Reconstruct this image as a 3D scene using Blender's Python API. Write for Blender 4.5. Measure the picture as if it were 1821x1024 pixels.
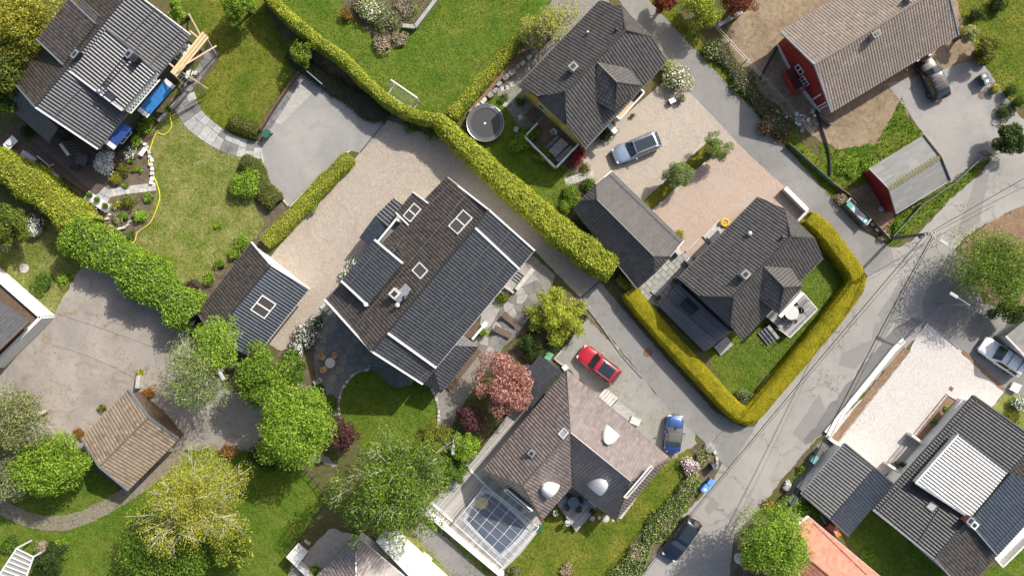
import bpy, bmesh, math, random
import numpy as np
from mathutils import Vector, Matrix

scene = bpy.context.scene
C = bpy.context.collection
for o in list(bpy.data.objects):
    bpy.data.objects.remove(o)

# ---------------------------------------------------------------- camera, sky, sun, exposure
H = 80.0            # drone height in metres
GSD = 0.055         # metres of ground per photograph pixel
CX, CY = 910.5, 512.0
cam_d = bpy.data.cameras.new('camera'); cam = bpy.data.objects.new('camera', cam_d); C.objects.link(cam)
cam.location = (0, 0, H); cam.rotation_euler = (0, 0, 0)
cam_d.sensor_fit = 'HORIZONTAL'; cam_d.angle = 2 * math.atan(CX * GSD / H)
cam_d.clip_start = 0.5; cam_d.clip_end = 2000
scene.camera = cam

SUN_EL, SUN_AZ = 43.0, 46.0      # elevation; azimuth counted from +X towards +Y (sun stands upper right)
world = bpy.data.worlds.new('World'); scene.world = world; world.use_nodes = True
wn = world.node_tree; wn.nodes.clear()
wo = wn.nodes.new('ShaderNodeOutputWorld'); wb = wn.nodes.new('ShaderNodeBackground')
ws = wn.nodes.new('ShaderNodeTexSky'); ws.sky_type = 'NISHITA'; ws.sun_disc = False
ws.sun_elevation = math.radians(SUN_EL); ws.sun_rotation = math.radians(90 - SUN_AZ)
ws.air_density = 1.0; ws.dust_density = 4.0; ws.ozone_density = 1.0
wb.inputs['Strength'].default_value = 0.13
wn.links.new(ws.outputs[0], wb.inputs[0]); wn.links.new(wb.outputs[0], wo.inputs[0])
sun_d = bpy.data.lights.new('sun', 'SUN'); sun = bpy.data.objects.new('sun', sun_d); C.objects.link(sun)
sun_d.energy = 4.4; sun_d.angle = math.radians(0.7); sun_d.color = (1.0, 0.945, 0.86)
_el, _az = math.radians(SUN_EL), math.radians(SUN_AZ)
sun.rotation_euler = Vector((math.cos(_el)*math.cos(_az), math.cos(_el)*math.sin(_az), math.sin(_el))).to_track_quat('Z', 'Y').to_euler()
sun.location = (0, 0, 60)
vs = scene.view_settings
vs.view_transform = 'Standard'; vs.look = 'None'; vs.gamma = 1.0; vs.use_curve_mapping = False
vs.exposure = 0.5

# ---------------------------------------------------------------- helpers
rng = np.random.default_rng(7); random.seed(7)

def W(px, py, z=0.0):
    """the place in metres that the photograph shows at a pixel, for something z metres above the ground"""
    s = GSD * (H - z) / H
    return Vector(((px - CX) * s, -(py - CY) * s, z))
def WW(pts, z=0.0): return [W(p[0], p[1], p[2] if len(p) > 2 else z) for p in pts]
def ang(dx, dy): return math.atan2(-dy, dx)        # picture direction -> rotation about Z

ORG = {}
def tag(o, label=None, cat=None, group=None, kind=None):
    if label: o['label'] = label
    if cat: o['category'] = cat
    if group: o['group'] = group
    if kind: o['kind'] = kind
    return o
def thing(name, label, cat, loc=(0, 0, 0), rz=0.0, group=None):
    o = bpy.data.objects.new(name, None); C.objects.link(o)
    o.empty_display_size = 0.3
    o.location = loc; o.rotation_euler = (0, 0, rz)
    ORG[o.name] = Vector(loc)
    return tag(o, label, cat, group)
def rename_part(o): return o
def copy_tree(o, parent=None):
    c = o.copy(); C.objects.link(c)
    if parent is not None: c.parent = parent
    for ch in list(o.children): copy_tree(ch, c)
    return c

class MB:
    """collects vertices and faces, then links them as ONE mesh object"""
    def __init__(s): s.v = []; s.f = []; s.m = []; s.cm = 0
    def add(s, vs_, fs_):
        b = len(s.v); s.v.extend([tuple(x) for x in vs_])
        for f in fs_: s.f.append(tuple(b + i for i in f)); s.m.append(s.cm)
        return s
    def box(s, c, sx, sy, sz, rz=0.0):
        """box with its base centre at c"""
        ca, sa = math.cos(rz), math.sin(rz); out = []
        for z in (0, sz):
            for x, y in ((-1, -1), (1, -1), (1, 1), (-1, 1)):
                X, Y = x*sx/2, y*sy/2
                out.append((c[0]+X*ca-Y*sa, c[1]+X*sa+Y*ca, c[2]+z))
        return s.add(out, [(3,2,1,0),(4,5,6,7),(0,1,5,4),(1,2,6,5),(2,3,7,6),(3,0,4,7)])
    def beam(s, p, q, w, h, up=(0, 0, 1)):
        """box along p-q, w wide and h deep, centred on the line"""
        p, q = Vector(p), Vector(q); d = q - p
        if d.length < 1e-5: return s
        d.normalize(); up = Vector(up)
        if abs(d.dot(up)) > 0.98: up = Vector((1, 0, 0))
        a = d.cross(up).normalized(); b = a.cross(d).normalized(); out = []
        for e in (p, q):
            for x, y in ((-1, -1), (1, -1), (1, 1), (-1, 1)): out.append(e + a*x*w/2 + b*y*h/2)
        return s.add(out, [(0,1,2,3),(7,6,5,4),(0,4,5,1),(1,5,6,2),(2,6,7,3),(3,7,4,0)])
    def prism(s, pts, z0, z1):
        n = len(pts)
        A = sum(pts[i][0]*pts[(i+1) % n][1] - pts[(i+1) % n][0]*pts[i][1] for i in range(n))
        if A < 0: pts = list(pts)[::-1]
        out = [(p[0], p[1], z0) for p in pts] + [(p[0], p[1], z1) for p in pts]
        fs = [tuple(range(n))[::-1], tuple(range(n, 2*n))]
        for i in range(n): j = (i+1) % n; fs.append((i, j, n+j, n+i))
        return s.add(out, fs)
    def tube(s, pts, rads, n=8, cap=True):
        pts = [Vector(p) for p in pts]
        if not hasattr(rads, '__len__'): rads = [rads]*len(pts)
        rings = []; a = None
        for i, p in enumerate(pts):
            d = (pts[min(i+1, len(pts)-1)] - pts[max(i-1, 0)])
            d = d.normalized() if d.length > 1e-9 else Vector((0, 0, 1))
            if a is None:
                a = d.cross(Vector((0, 0, 1)) if abs(d.z) < 0.95 else Vector((1, 0, 0))).normalized()
            else:
                a = (a - d*a.dot(d)).normalized()
            b = d.cross(a)
            rings.append([p + (a*math.cos(2*math.pi*k/n) + b*math.sin(2*math.pi*k/n))*rads[i] for k in range(n)])
        fs = []
        for i in range(len(pts)-1):
            for k in range(n): fs.append((i*n+k, i*n+(k+1) % n, (i+1)*n+(k+1) % n, (i+1)*n+k))
        if cap: fs.append(tuple(range(n))[::-1]); fs.append(tuple((len(pts)-1)*n+k for k in range(n)))
        return s.add([v for r in rings for v in r], fs)
    def lathe(s, c, prof, n=16):
        fs = []; out = []
        for r, z in prof:
            for k in range(n): out.append((c[0]+r*math.cos(2*math.pi*k/n), c[1]+r*math.sin(2*math.pi*k/n), c[2]+z))
        for i in range(len(prof)-1):
            for k in range(n): fs.append((i*n+k, i*n+(k+1) % n, (i+1)*n+(k+1) % n, (i+1)*n+k))
        fs.append(tuple(range(n))[::-1]); fs.append(tuple((len(prof)-1)*n+k for k in range(n)))
        return s.add(out, fs)
    def ring(s, c, R, r, n=28, m=8):
        pts = [(c[0]+R*math.cos(2*math.pi*k/n), c[1]+R*math.sin(2*math.pi*k/n), c[2]) for k in range(n)]
        out = []; fs = []
        for k in range(n):
            t = 2*math.pi*k/n
            for j in range(m):
                q = 2*math.pi*j/m
                out.append((c[0]+(R+r*math.cos(q))*math.cos(t), c[1]+(R+r*math.cos(q))*math.sin(t), c[2]+r*math.sin(q)))
        for k in range(n):
            for j in range(m): fs.append((k*m+j, ((k+1) % n)*m+j, ((k+1) % n)*m+(j+1) % m, k*m+(j+1) % m))
        return s.add(out, fs)
    def build(s, name, mat, parent=None, smooth=False, origin=None, bevel=0.0):
        org = origin if origin is not None else (ORG.get(root_of(parent).name, Vector((0, 0, 0))) if parent is not None else Vector((0, 0, 0)))
        me = bpy.data.meshes.new(name)
        me.from_pydata([(v[0]-org[0], v[1]-org[1], v[2]-org[2]) for v in s.v], [], s.f)
        for m in (mat if isinstance(mat, (list, tuple)) else [mat]): me.materials.append(m)
        if s.cm or any(s.m): me.polygons.foreach_set('material_index', s.m)
        if smooth:
            me.polygons.foreach_set('use_smooth', [True]*len(me.polygons)); me.set_sharp_from_angle(angle=math.radians(40))
        me.validate(); me.update()
        o = bpy.data.objects.new(name, me); C.objects.link(o)
        if parent is not None: o.parent = parent
        else: o.location = org
        if bevel:
            md = o.modifiers.new('bevel', 'BEVEL'); md.width = bevel; md.segments = 2; md.limit_method = 'ANGLE'
        return o
def root_of(o):
    while o.parent is not None: o = o.parent
    return o
def single(name, mb, mat, label, cat, origin, group=None, smooth=False, bevel=0.0):
    return tag(mb.build(name, mat, None, smooth, Vector(origin), bevel), label, cat, group)
def np_obj(name, V, Fq, mats, midx=None, parent=None, origin=(0, 0, 0), smooth=False):
    """mesh from numpy arrays; Fq is (n,3) or (n,4)"""
    me = bpy.data.meshes.new(name); n, k = Fq.shape
    me.vertices.add(len(V)); me.vertices.foreach_set('co', (V - np.asarray(origin)).astype(np.float32).ravel())
    me.loops.add(n*k); me.loops.foreach_set('vertex_index', Fq.astype(np.int32).ravel())
    me.polygons.add(n); me.polygons.foreach_set('loop_start', np.arange(0, n*k, k, dtype=np.int32))
    for m in mats: me.materials.append(m)
    if midx is not None: me.polygons.foreach_set('material_index', midx.astype(np.int32))
    me.update(calc_edges=True)
    if smooth: me.polygons.foreach_set('use_smooth', [True]*n)
    o = bpy.data.objects.new(name, me); C.objects.link(o)
    if parent is not None: o.parent = parent
    else: o.location = origin
    return o

# ---------------------------------------------------------------- polygons
def area2(P): return sum(P[i][0]*P[(i+1) % len(P)][1] - P[(i+1) % len(P)][0]*P[i][1] for i in range(len(P)))/2
def clip_half(P, a, n):
    """keep the part of polygon P (2D) with (p-a).n <= 0"""
    out = []
    for i in range(len(P)):
        p, q = P[i], P[(i+1) % len(P)]
        dp = (p[0]-a[0])*n[0] + (p[1]-a[1])*n[1]; dq = (q[0]-a[0])*n[0] + (q[1]-a[1])*n[1]
        if dp <= 0: out.append(p)
        if (dp < 0 < dq) or (dq < 0 < dp):
            t = dp/(dp-dq); out.append((p[0]+(q[0]-p[0])*t, p[1]+(q[1]-p[1])*t))
    return out
def inset(P, d):
    """move every edge of a closed 2D polygon inwards by d"""
    if area2(P) < 0: P = P[::-1]
    n = len(P); out = []
    for i in range(n):
        a, b, c = Vector(P[i-1][:2]), Vector(P[i][:2]), Vector(P[(i+1) % n][:2])
        e1, e2 = (b-a), (c-b)
        if e1.length < 1e-6 or e2.length < 1e-6: out.append(tuple(b)); continue
        n1 = Vector((-e1.y, e1.x)).normalized(); n2 = Vector((-e2.y, e2.x)).normalized()
        m = n1 + n2
        if m.length < 1e-4: out.append(tuple(b + n1*d)); continue
        m.normalize(); out.append(tuple(b + m*(d/max(0.35, m.dot(n1)))))
    return out
def hull2(P):
    P = sorted(set((round(p[0], 5), round(p[1], 5)) for p in P))
    def half(Q):
        h = []
        for p in Q:
            while len(h) > 1 and (h[-1][0]-h[-2][0])*(p[1]-h[-2][1]) - (h[-1][1]-h[-2][1])*(p[0]-h[-2][0]) <= 0: h.pop()
            h.append(p)
        return h[:-1]
    return half(P) + half(P[::-1])
def smooth_path(pts, k=6, closed=False):
    """Catmull-Rom through pixel points"""
    P = [np.array(p, float) for p in pts]; n = len(P); out = []
    segs = n if closed else n-1
    for i in range(segs):
        p0 = P[(i-1) % n] if (closed or i > 0) else P[0]*2-P[1]
        p1, p2 = P[i], P[(i+1) % n]
        p3 = P[(i+2) % n] if (closed or i+2 < n) else P[-1]*2-P[-2]
        for j in range(k):
            t = j/k
            out.append(tuple(0.5*((2*p1)+(-p0+p2)*t+(2*p0-5*p1+4*p2-p3)*t*t+(-p0+3*p1-3*p2+p3)*t**3)))
    if not closed: out.append(tuple(P[-1]))
    return out
def rough_edge(P, step=0.5, amp=0.06):
    out = []
    for i in range(len(P)):
        a, b = np.array(P[i][:2]), np.array(P[(i+1) % len(P)][:2]); L = np.linalg.norm(b-a); m = max(1, int(L/step))
        nn = np.array([-(b-a)[1], (b-a)[0]])/max(L, 1e-6)
        for j in range(m):
            out.append(tuple(a+(b-a)*j/m + nn*rng.normal(0, amp)))
    return out
def inside(P, X, Y):
    r = np.zeros(X.shape, bool); n = len(P)
    for i in range(n):
        x1, y1 = P[i][0], P[i][1]; x2, y2 = P[(i+1) % n][0], P[(i+1) % n][1]
        if y1 == y2: continue
        c = ((y1 > Y) != (y2 > Y)) & (X < (x2-x1)*(Y-y1)/(y2-y1)+x1); r ^= c
    return r
def sample_poly(P, dens):
    xs = [p[0] for p in P]; ys = [p[1] for p in P]
    A = (max(xs)-min(xs))*(max(ys)-min(ys)); n = int(A*dens)
    X = rng.uniform(min(xs), max(xs), n); Y = rng.uniform(min(ys), max(ys), n); k = inside(P, X, Y)
    return X[k], Y[k]

# ---------------------------------------------------------------- materials
MATS = {}
def nodes_of(name):
    m = bpy.data.materials.new(name); m.use_nodes = True; nt = m.node_tree; nt.nodes.clear()
    out = nt.nodes.new('ShaderNodeOutputMaterial'); bs = nt.nodes.new('ShaderNodeBsdfPrincipled')
    nt.links.new(bs.outputs[0], out.inputs[0]); return m, nt, bs, out
def noise(nt, co, scale, detail=5, rough=0.6, dist=0.0):
    n = nt.nodes.new('ShaderNodeTexNoise'); n.inputs['Scale'].default_value = scale; n.inputs['Detail'].default_value = detail
    n.inputs['Roughness'].default_value = rough; n.inputs['Distortion'].default_value = dist
    if co is not None: nt.links.new(co, n.inputs['Vector'])
    return n
def ramp(nt, fac, stops):
    r = nt.nodes.new('ShaderNodeValToRGB'); e = r.color_ramp.elements
    while len(e) < len(stops): e.new(0.5)
    for i, (p, c) in enumerate(stops): e[i].position = p; e[i].color = (*c, 1)
    nt.links.new(fac, r.inputs[0]); return r
def mix(nt, fac, a, b, mode='MIX'):
    m = nt.nodes.new('ShaderNodeMix'); m.data_type = 'RGBA'; m.blend_type = mode
    for s_, v in ((m.inputs[0], fac), (m.inputs[6], a), (m.inputs[7], b)):
        if isinstance(v, (int, float)): s_.default_value = v
        elif isinstance(v, tuple): s_.default_value = (*v, 1)
        else: nt.links.new(v, s_)
    return m.outputs[2]
def bumpn(nt, h, bs, strength, dist):
    b = nt.nodes.new('ShaderNodeBump'); b.inputs['Strength'].default_value = strength; b.inputs['Distance'].default_value = dist
    nt.links.new(h, b.inputs['Height']); nt.links.new(b.outputs[0], bs.inputs['Normal']); return b
def worldco(nt):
    g = nt.nodes.new('ShaderNodeNewGeometry'); return g.outputs['Position']
def objco(nt):
    g = nt.nodes.new('ShaderNodeTexCoord'); return g.outputs['Object']
def M(name, c1, c2=None, scale=4.0, rough=0.75, bump=0.0, bscale=None, metallic=0.0, spec=0.5, big=None, bigscale=0.25, coat=0.0, lo=0.35, hi=0.68):
    """plain surface: two colours mixed by noise, optional large weathering tone, fine bump"""
    if name in MATS: return MATS[name]
    m, nt, bs, out = nodes_of(name); co = worldco(nt)
    if c2 is None: c2 = tuple(x*0.82 for x in c1)
    n = noise(nt, co, scale); r = ramp(nt, n.outputs[0], [(lo, c2), (hi, c1)]); col = r.outputs[0]
    if big:
        n2 = noise(nt, co, bigscale, 4); r2 = ramp(nt, n2.outputs[0], [(0.4, (0, 0, 0)), (0.62, (1, 1, 1))])
        col = mix(nt, r2.outputs[0], col, big)
    nt.links.new(col, bs.inputs['Base Color'])
    bs.inputs['Roughness'].default_value = rough; bs.inputs['Metallic'].default_value = metallic
    bs.inputs['Specular IOR Level'].default_value = spec
    if coat: bs.inputs['Coat Weight'].default_value = coat; bs.inputs['Coat Roughness'].default_value = 0.06
    if bump:
        nb = noise(nt, co, bscale or scale*6, 3); bumpn(nt, nb.outputs[0], bs, bump, 0.03)
    MATS[name] = m; return m
def glass_mat(name, col=(0.02, 0.03, 0.035), rough=0.05, alpha=1.0):
    if name in MATS: return MATS[name]
    m, nt, bs, out = nodes_of(name)
    bs.inputs['Base Color'].default_value = (*col, 1); bs.inputs['Roughness'].default_value = rough
    bs.inputs['Specular IOR Level'].default_value = 0.9; bs.inputs['Coat Weight'].default_value = 0.6
    if alpha < 1: bs.inputs['Alpha'].default_value = alpha
    MATS[name] = m; return m
def leaf_mat(name, dark, mid, light, trans=0.35, patch=None, pscale=0.5):
    if name in MATS: return MATS[name]
    m, nt, bs, out = nodes_of(name)
    g = nt.nodes.new('ShaderNodeNewGeometry')
    r = ramp(nt, g.outputs['Random Per Island'], [(0.0, dark), (0.5, mid), (1.0, light)]); col = r.outputs[0]
    if patch:
        n = noise(nt, g.outputs['Position'], pscale, 4); r2 = ramp(nt, n.outputs[0], [(0.42, (0, 0, 0)), (0.6, (1, 1, 1))])
        col = mix(nt, r2.outputs[0], col, mix(nt, 0.6, col, patch)); n3 = noise(nt, g.outputs['Position'], pscale*5, 4); col = mix(nt, 1.0, col, ramp(nt, n3.outputs[0], [(0.3, (0.65, 0.7, 0.6)), (0.5, (1, 1, 1)), (0.7, (1.3, 1.25, 1.3))]).outputs[0], 'MULTIPLY')
    if not patch:   # noise lightens and darkens the leaf colour in clumps
        n4 = noise(nt, g.outputs['Position'], 1.1, 3); col = mix(nt, 1.0, col, ramp(nt, n4.outputs[0], [(0.32, (0.62, 0.66, 0.6)), (0.52, (1, 1, 1)), (0.7, (1.18, 1.14, 1.1))]).outputs[0], 'MULTIPLY')
    nt.links.new(col, bs.inputs['Base Color']); bs.inputs['Roughness'].default_value = 0.55
    bs.inputs['Specular IOR Level'].default_value = 0.25
    tr = nt.nodes.new('ShaderNodeBsdfTranslucent'); nt.links.new(col, tr.inputs[0])
    mx = nt.nodes.new('ShaderNodeMixShader'); mx.inputs[0].default_value = trans
    nt.links.new(bs.outputs[0], mx.inputs[1]); nt.links.new(tr.outputs[0], mx.inputs[2]); nt.links.new(mx.outputs[0], out.inputs[0])
    MATS[name] = m; return m
def asphalt_mat(name, base, var, patch, crack=0.5, stain=None):
    if name in MATS: return MATS[name]
    m, nt, bs, out = nodes_of(name); co = worldco(nt)
    n = noise(nt, co, 9.0, 8, 0.75); c = ramp(nt, n.outputs[0], [(0.3, tuple(x*0.85 for x in base)), (0.7, tuple(x*1.15 for x in base))]).outputs[0]
    n2 = noise(nt, co, 0.22, 5, 0.6, 0.6); c = mix(nt, ramp(nt, n2.outputs[0], [(0.38, (0, 0, 0)), (0.66, (1, 1, 1))]).outputs[0], c, var)
    n3 = noise(nt, co, 1.1, 6, 0.65); c = mix(nt, ramp(nt, n3.outputs[0], [(0.52, (0, 0, 0)), (0.75, (0.7, 0.7, 0.7))]).outputs[0], c, patch)
    if stain:
        n5 = noise(nt, co, 0.55, 7, 0.7, 1.0); c = mix(nt, ramp(nt, n5.outputs[0], [(0.54, (0, 0, 0)), (0.68, (0.75, 0.75, 0.75))]).outputs[0], c, stain)
    if crack:
        v = nt.nodes.new('ShaderNodeTexVoronoi'); v.feature = 'DISTANCE_TO_EDGE'; v.inputs['Scale'].default_value = 0.28
        nw = noise(nt, co, 0.9, 4); ad = nt.nodes.new('ShaderNodeMix'); ad.data_type = 'VECTOR'; ad.inputs[0].default_value = 0.18
        nt.links.new(co, ad.inputs[4]); vs_ = nt.nodes.new('ShaderNodeVectorMath'); vs_.operation = 'SCALE'; vs_.inputs['Scale'].default_value = 14
        nt.links.new(nw.outputs['Color'], vs_.inputs[0]); nt.links.new(vs_.outputs[0], ad.inputs[5]); nt.links.new(ad.outputs[1], v.inputs['Vector'])
        nm = noise(nt, co, 0.13, 2); gate = ramp(nt, nm.outputs[0], [(0.44, (0, 0, 0)), (0.52, (1, 1, 1))]).outputs[0]
        cr = ramp(nt, v.outputs['Distance'], [(0.0, (crack, crack, crack)), (0.018, (0, 0, 0))]).outputs[0]
        c = mix(nt, mix(nt, 1.0, cr, gate, 'MULTIPLY'), c, tuple(x*0.3 for x in base))
    nt.links.new(c, bs.inputs['Base Color']); bs.inputs['Roughness'].default_value = 0.85; bs.inputs['Specular IOR Level'].default_value = 0.3
    n4 = noise(nt, co, 40, 3); bumpn(nt, n4.outputs[0], bs, 0.4, 0.02)
    MATS[name] = m; return m
def paver_mat(name, c1, c2, joint, w, h, rot, stain=None, stain2=None, dirt=None):
    """small laid stones: brick texture in metres"""
    if name in MATS: return MATS[name]
    m, nt, bs, out = nodes_of(name); co = worldco(nt)
    mp = nt.nodes.new('ShaderNodeMapping'); mp.inputs['Rotation'].default_value = (0, 0, math.radians(rot)); nt.links.new(co, mp.inputs[0])
    b = nt.nodes.new('ShaderNodeTexBrick'); nt.links.new(mp.outputs[0], b.inputs['Vector'])
    b.inputs['Scale'].default_value = 1.0; b.inputs['Brick Width'].default_value = w; b.inputs['Row Height'].default_value = h
    b.inputs['Mortar Size'].default_value = min(w, h)*0.09; b.inputs['Mortar Smooth'].default_value = 0.3; b.inputs['Bias'].default_value = 0.0
    b.inputs['Color1'].default_value = (*c1, 1); b.inputs['Color2'].default_value = (*c2, 1); b.inputs['Mortar'].default_value = (*joint, 1)
    c = b.outputs['Color']
    n = noise(nt, co, 6, 6, 0.7); c = mix(nt, 0.35, c, mix(nt, 1.0, c, ramp(nt, n.outputs[0], [(0.3, (0.55, 0.55, 0.55)), (0.7, (1.25, 1.25, 1.25))]).outputs[0], 'MULTIPLY'))
    if stain:
        n2 = noise(nt, co, 0.3, 5, 0.6, 0.5); c = mix(nt, ramp(nt, n2.outputs[0], [(0.42, (0, 0, 0)), (0.64, (0.7, 0.7, 0.7))]).outputs[0], c, mix(nt, 0.5, c, stain))
    if stain2:
        n3 = noise(nt, co, 0.8, 7, 0.75, 0.8); c = mix(nt, ramp(nt, n3.outputs[0], [(0.54, (0, 0, 0)), (0.7, (0.8, 0.8, 0.8))]).outputs[0], c, stain2)
    nt.links.new(c, bs.inputs['Base Color']); bs.inputs['Roughness'].default_value = 0.85; bs.inputs['Specular IOR Level'].default_value = 0.3
    inv = nt.nodes.new('ShaderNodeMath'); inv.operation = 'SUBTRACT'; inv.inputs[0].default_value = 1; nt.links.new(b.outputs['Fac'], inv.inputs[1])
    bumpn(nt, inv.outputs[0], bs, 0.5, 0.02)
    MATS[name] = m; return m
def ground_mat(name, cols, s1=1.2, s2=12.0, bump=0.6, rough=0.95):
    """cols: four colours, from fine noise and from broad noise"""
    if name in MATS: return MATS[name]
    m, nt, bs, out = nodes_of(name); co = worldco(nt)
    n = noise(nt, co, s2, 7, 0.75); a = ramp(nt, n.outputs[0], [(0.32, cols[0]), (0.68, cols[1])]).outputs[0]
    b = ramp(nt, n.outputs[0], [(0.32, cols[2]), (0.68, cols[3])]).outputs[0]
    n2 = noise(nt, co, s1, 6, 0.65, 0.4); f = ramp(nt, n2.outputs[0], [(0.4, (0, 0, 0)), (0.62, (1, 1, 1))]).outputs[0]
    n3 = noise(nt, co, s1*5.5, 5, 0.7); k3 = ramp(nt, n3.outputs[0], [(0.3, (0.62, 0.66, 0.6)), (0.5, (1, 1, 1)), (0.7, (1.3, 1.25, 1.3))]).outputs[0]
    nt.links.new(mix(nt, 1.0, mix(nt, f, a, b), k3, 'MULTIPLY'), bs.inputs['Base Color']); bs.inputs['Roughness'].default_value = rough; bs.inputs['Specular IOR Level'].default_value = 0.15
    nb = noise(nt, co, s2*2.5, 4); bumpn(nt, nb.outputs[0], bs, bump, 0.05)
    MATS[name] = m; return m
def wood_mat(name, c1, c2, rot, rough=0.8, stretch=18):
    if name in MATS: return MATS[name]
    m, nt, bs, out = nodes_of(name); co = worldco(nt)
    mp = nt.nodes.new('ShaderNodeMapping'); mp.vector_type = 'TEXTURE'; mp.inputs['Rotation'].default_value = (0, 0, rot); mp.inputs['Scale'].default_value = (stretch, 1, 1); nt.links.new(co, mp.inputs[0])
    n = noise(nt, mp.outputs[0], 9, 5, 0.7); g = nt.nodes.new('ShaderNodeNewGeometry')
    c = ramp(nt, n.outputs[0], [(0.3, c2), (0.7, c1)]).outputs[0]
    rr = ramp(nt, g.outputs['Random Per Island'], [(0, (0.68, 0.68, 0.68)), (1, (1.12, 1.12, 1.12))]).outputs[0]
    nt.links.new(mix(nt, 1.0, c, rr, 'MULTIPLY'), bs.inputs['Base Color']); bs.inputs['Roughness'].default_value = rough
    MATS[name] = m; return m
def tile_mat(name, c1, c2, rough, moss=None, mossamt=0.6, spec=0.5, big=None):
    """roof tiles: the tone differs from tile to tile, with weathering"""
    if name in MATS: return MATS[name]
    m, nt, bs, out = nodes_of(name); co = worldco(nt)
    v = nt.nodes.new('ShaderNodeAttribute'); v.attribute_name = 'tone'
    c = ramp(nt, v.outputs['Fac'], [(0.0, c2), (1.0, c1)]).outputs[0]
    n = noise(nt, co, 3.0, 6, 0.7)
    if moss: c = mix(nt, ramp(nt, n.outputs[0], [(0.5, (0, 0, 0)), (0.68, (mossamt,)*3)]).outputs[0], c, moss)
    if big:
        n2 = noise(nt, co, 0.35, 4); c = mix(nt, ramp(nt, n2.outputs[0], [(0.42, (0, 0, 0)), (0.62, (0.8, 0.8, 0.8))]).outputs[0], c, big)
    nt.links.new(c, bs.inputs['Base Color'])
    rr = nt.nodes.new('ShaderNodeMapRange'); rr.inputs[3].default_value = rough*0.8; rr.inputs[4].default_value = min(1, rough*1.3)
    nt.links.new(n.outputs[0], rr.inputs[0]); nt.links.new(rr.outputs[0], bs.inputs['Roughness'])
    bs.inputs['Specular IOR Level'].default_value = spec
    nb = noise(nt, co, 45, 3); bumpn(nt, nb.outputs[0], bs, 0.15, 0.01)
    MATS[name] = m; return m

white = M('white_paint', (0.68, 0.68, 0.66), (0.58, 0.58, 0.56), 3, 0.5)
offwhite = M('weathered_white', (0.66, 0.65, 0.62), (0.5, 0.49, 0.46), 5, 0.6)
black = M('black_paint', (0.02, 0.02, 0.022), (0.012, 0.012, 0.013), 4, 0.5)
darkwall = M('charcoal_cladding', (0.028, 0.028, 0.03), (0.018, 0.018, 0.02), 3, 0.6)
zinc = M('zinc', (0.42, 0.43, 0.45), (0.3, 0.31, 0.33), 6, 0.4, metallic=0.7)
steel = M('steel', (0.55, 0.56, 0.58), (0.42, 0.43, 0.45), 8, 0.3, metallic=0.9)
darkmetal = M('dark_metal', (0.03, 0.032, 0.036), (0.02, 0.02, 0.022), 6, 0.35)
gutter = M('gutter_grey', (0.11, 0.115, 0.125), (0.08, 0.08, 0.085), 5, 0.4)
rubber = M('rubber', (0.018, 0.018, 0.018), (0.012, 0.012, 0.012), 8, 0.8)
concrete = M('concrete', (0.36, 0.35, 0.32), (0.26, 0.25, 0.23), 2.5, 0.9, 0.2, 30)
palestone = M('pale_stone', (0.5, 0.48, 0.44), (0.33, 0.31, 0.28), 3, 0.9, 0.3, 20)
greystone = M('grey_stone', (0.3, 0.29, 0.27), (0.17, 0.165, 0.155), 3, 0.9, 0.3, 20)
rawwood = wood_mat('raw_timber', (0.62, 0.47, 0.27), (0.5, 0.36, 0.2), 0.0)
brownwood = M('brown_timber', (0.13, 0.085, 0.055), (0.08, 0.052, 0.035), 5, 0.75)
bark = M('bark', (0.17, 0.14, 0.11), (0.09, 0.07, 0.055), 6, 0.95, 0.4)
palebark = M('pale_bark', (0.55, 0.51, 0.44), (0.36, 0.32, 0.27), 5, 0.85, 0.3)
pane = glass_mat('window_glass', (0.03, 0.04, 0.045))
skyglass = glass_mat('roof_window_glass', (0.055, 0.045, 0.028), 0.08)

# ================================================================ THE GROUND
rough_ground = ground_mat('rough_ground', [(0.045, 0.055, 0.015), (0.10, 0.12, 0.03), (0.075, 0.055, 0.03), (0.14, 0.11, 0.065)], 0.5, 9)
soil = ground_mat('garden_soil', [(0.06, 0.045, 0.032), (0.13, 0.10, 0.07), (0.10, 0.08, 0.055), (0.2, 0.165, 0.12)], 1.2, 14)
mulch = ground_mat('bark_mulch', [(0.12, 0.075, 0.045), (0.34, 0.23, 0.15), (0.09, 0.06, 0.04), (0.26, 0.18, 0.12)], 1.0, 16)
dirt = ground_mat('bare_dirt', [(0.19, 0.145, 0.095), (0.29, 0.225, 0.15), (0.13, 0.095, 0.062), (0.23, 0.175, 0.115)], 0.45, 11)
lawnA = ground_mat('lawn_fresh', [(0.035, 0.075, 0.006), (0.085, 0.15, 0.012), (0.07, 0.10, 0.012), (0.16, 0.19, 0.03)], 0.45, 16)
lawnB = ground_mat('lawn_dry', [(0.065, 0.10, 0.012), (0.14, 0.18, 0.025), (0.15, 0.16, 0.045), (0.27, 0.25, 0.095)], 0.5, 14)
lawnC = ground_mat('lawn_moss', [(0.04, 0.075, 0.006), (0.10, 0.15, 0.012), (0.11, 0.12, 0.015), (0.20, 0.19, 0.03)], 0.4, 15)
asphalt = asphalt_mat('road_asphalt', (0.235, 0.226, 0.21), (0.28, 0.268, 0.248), (0.20, 0.193, 0.18), 0.75)
asphalt2 = asphalt_mat('lane_asphalt', (0.17, 0.166, 0.158), (0.215, 0.208, 0.197), (0.14, 0.137, 0.131), 0.3)
asphalt3 = asphalt_mat('drive_asphalt', (0.22, 0.216, 0.205), (0.275, 0.267, 0.248), (0.185, 0.182, 0.175), 0.0)
asphalt_patch = asphalt_mat('road_patch', (0.19, 0.184, 0.173), (0.205, 0.198, 0.186), (0.17, 0.165, 0.155), 0.0)
yard_m = asphalt_mat('old_yard', (0.215, 0.198, 0.175), (0.29, 0.262, 0.225), (0.165, 0.15, 0.132), 0.35, stain=(0.20, 0.135, 0.08))
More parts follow.
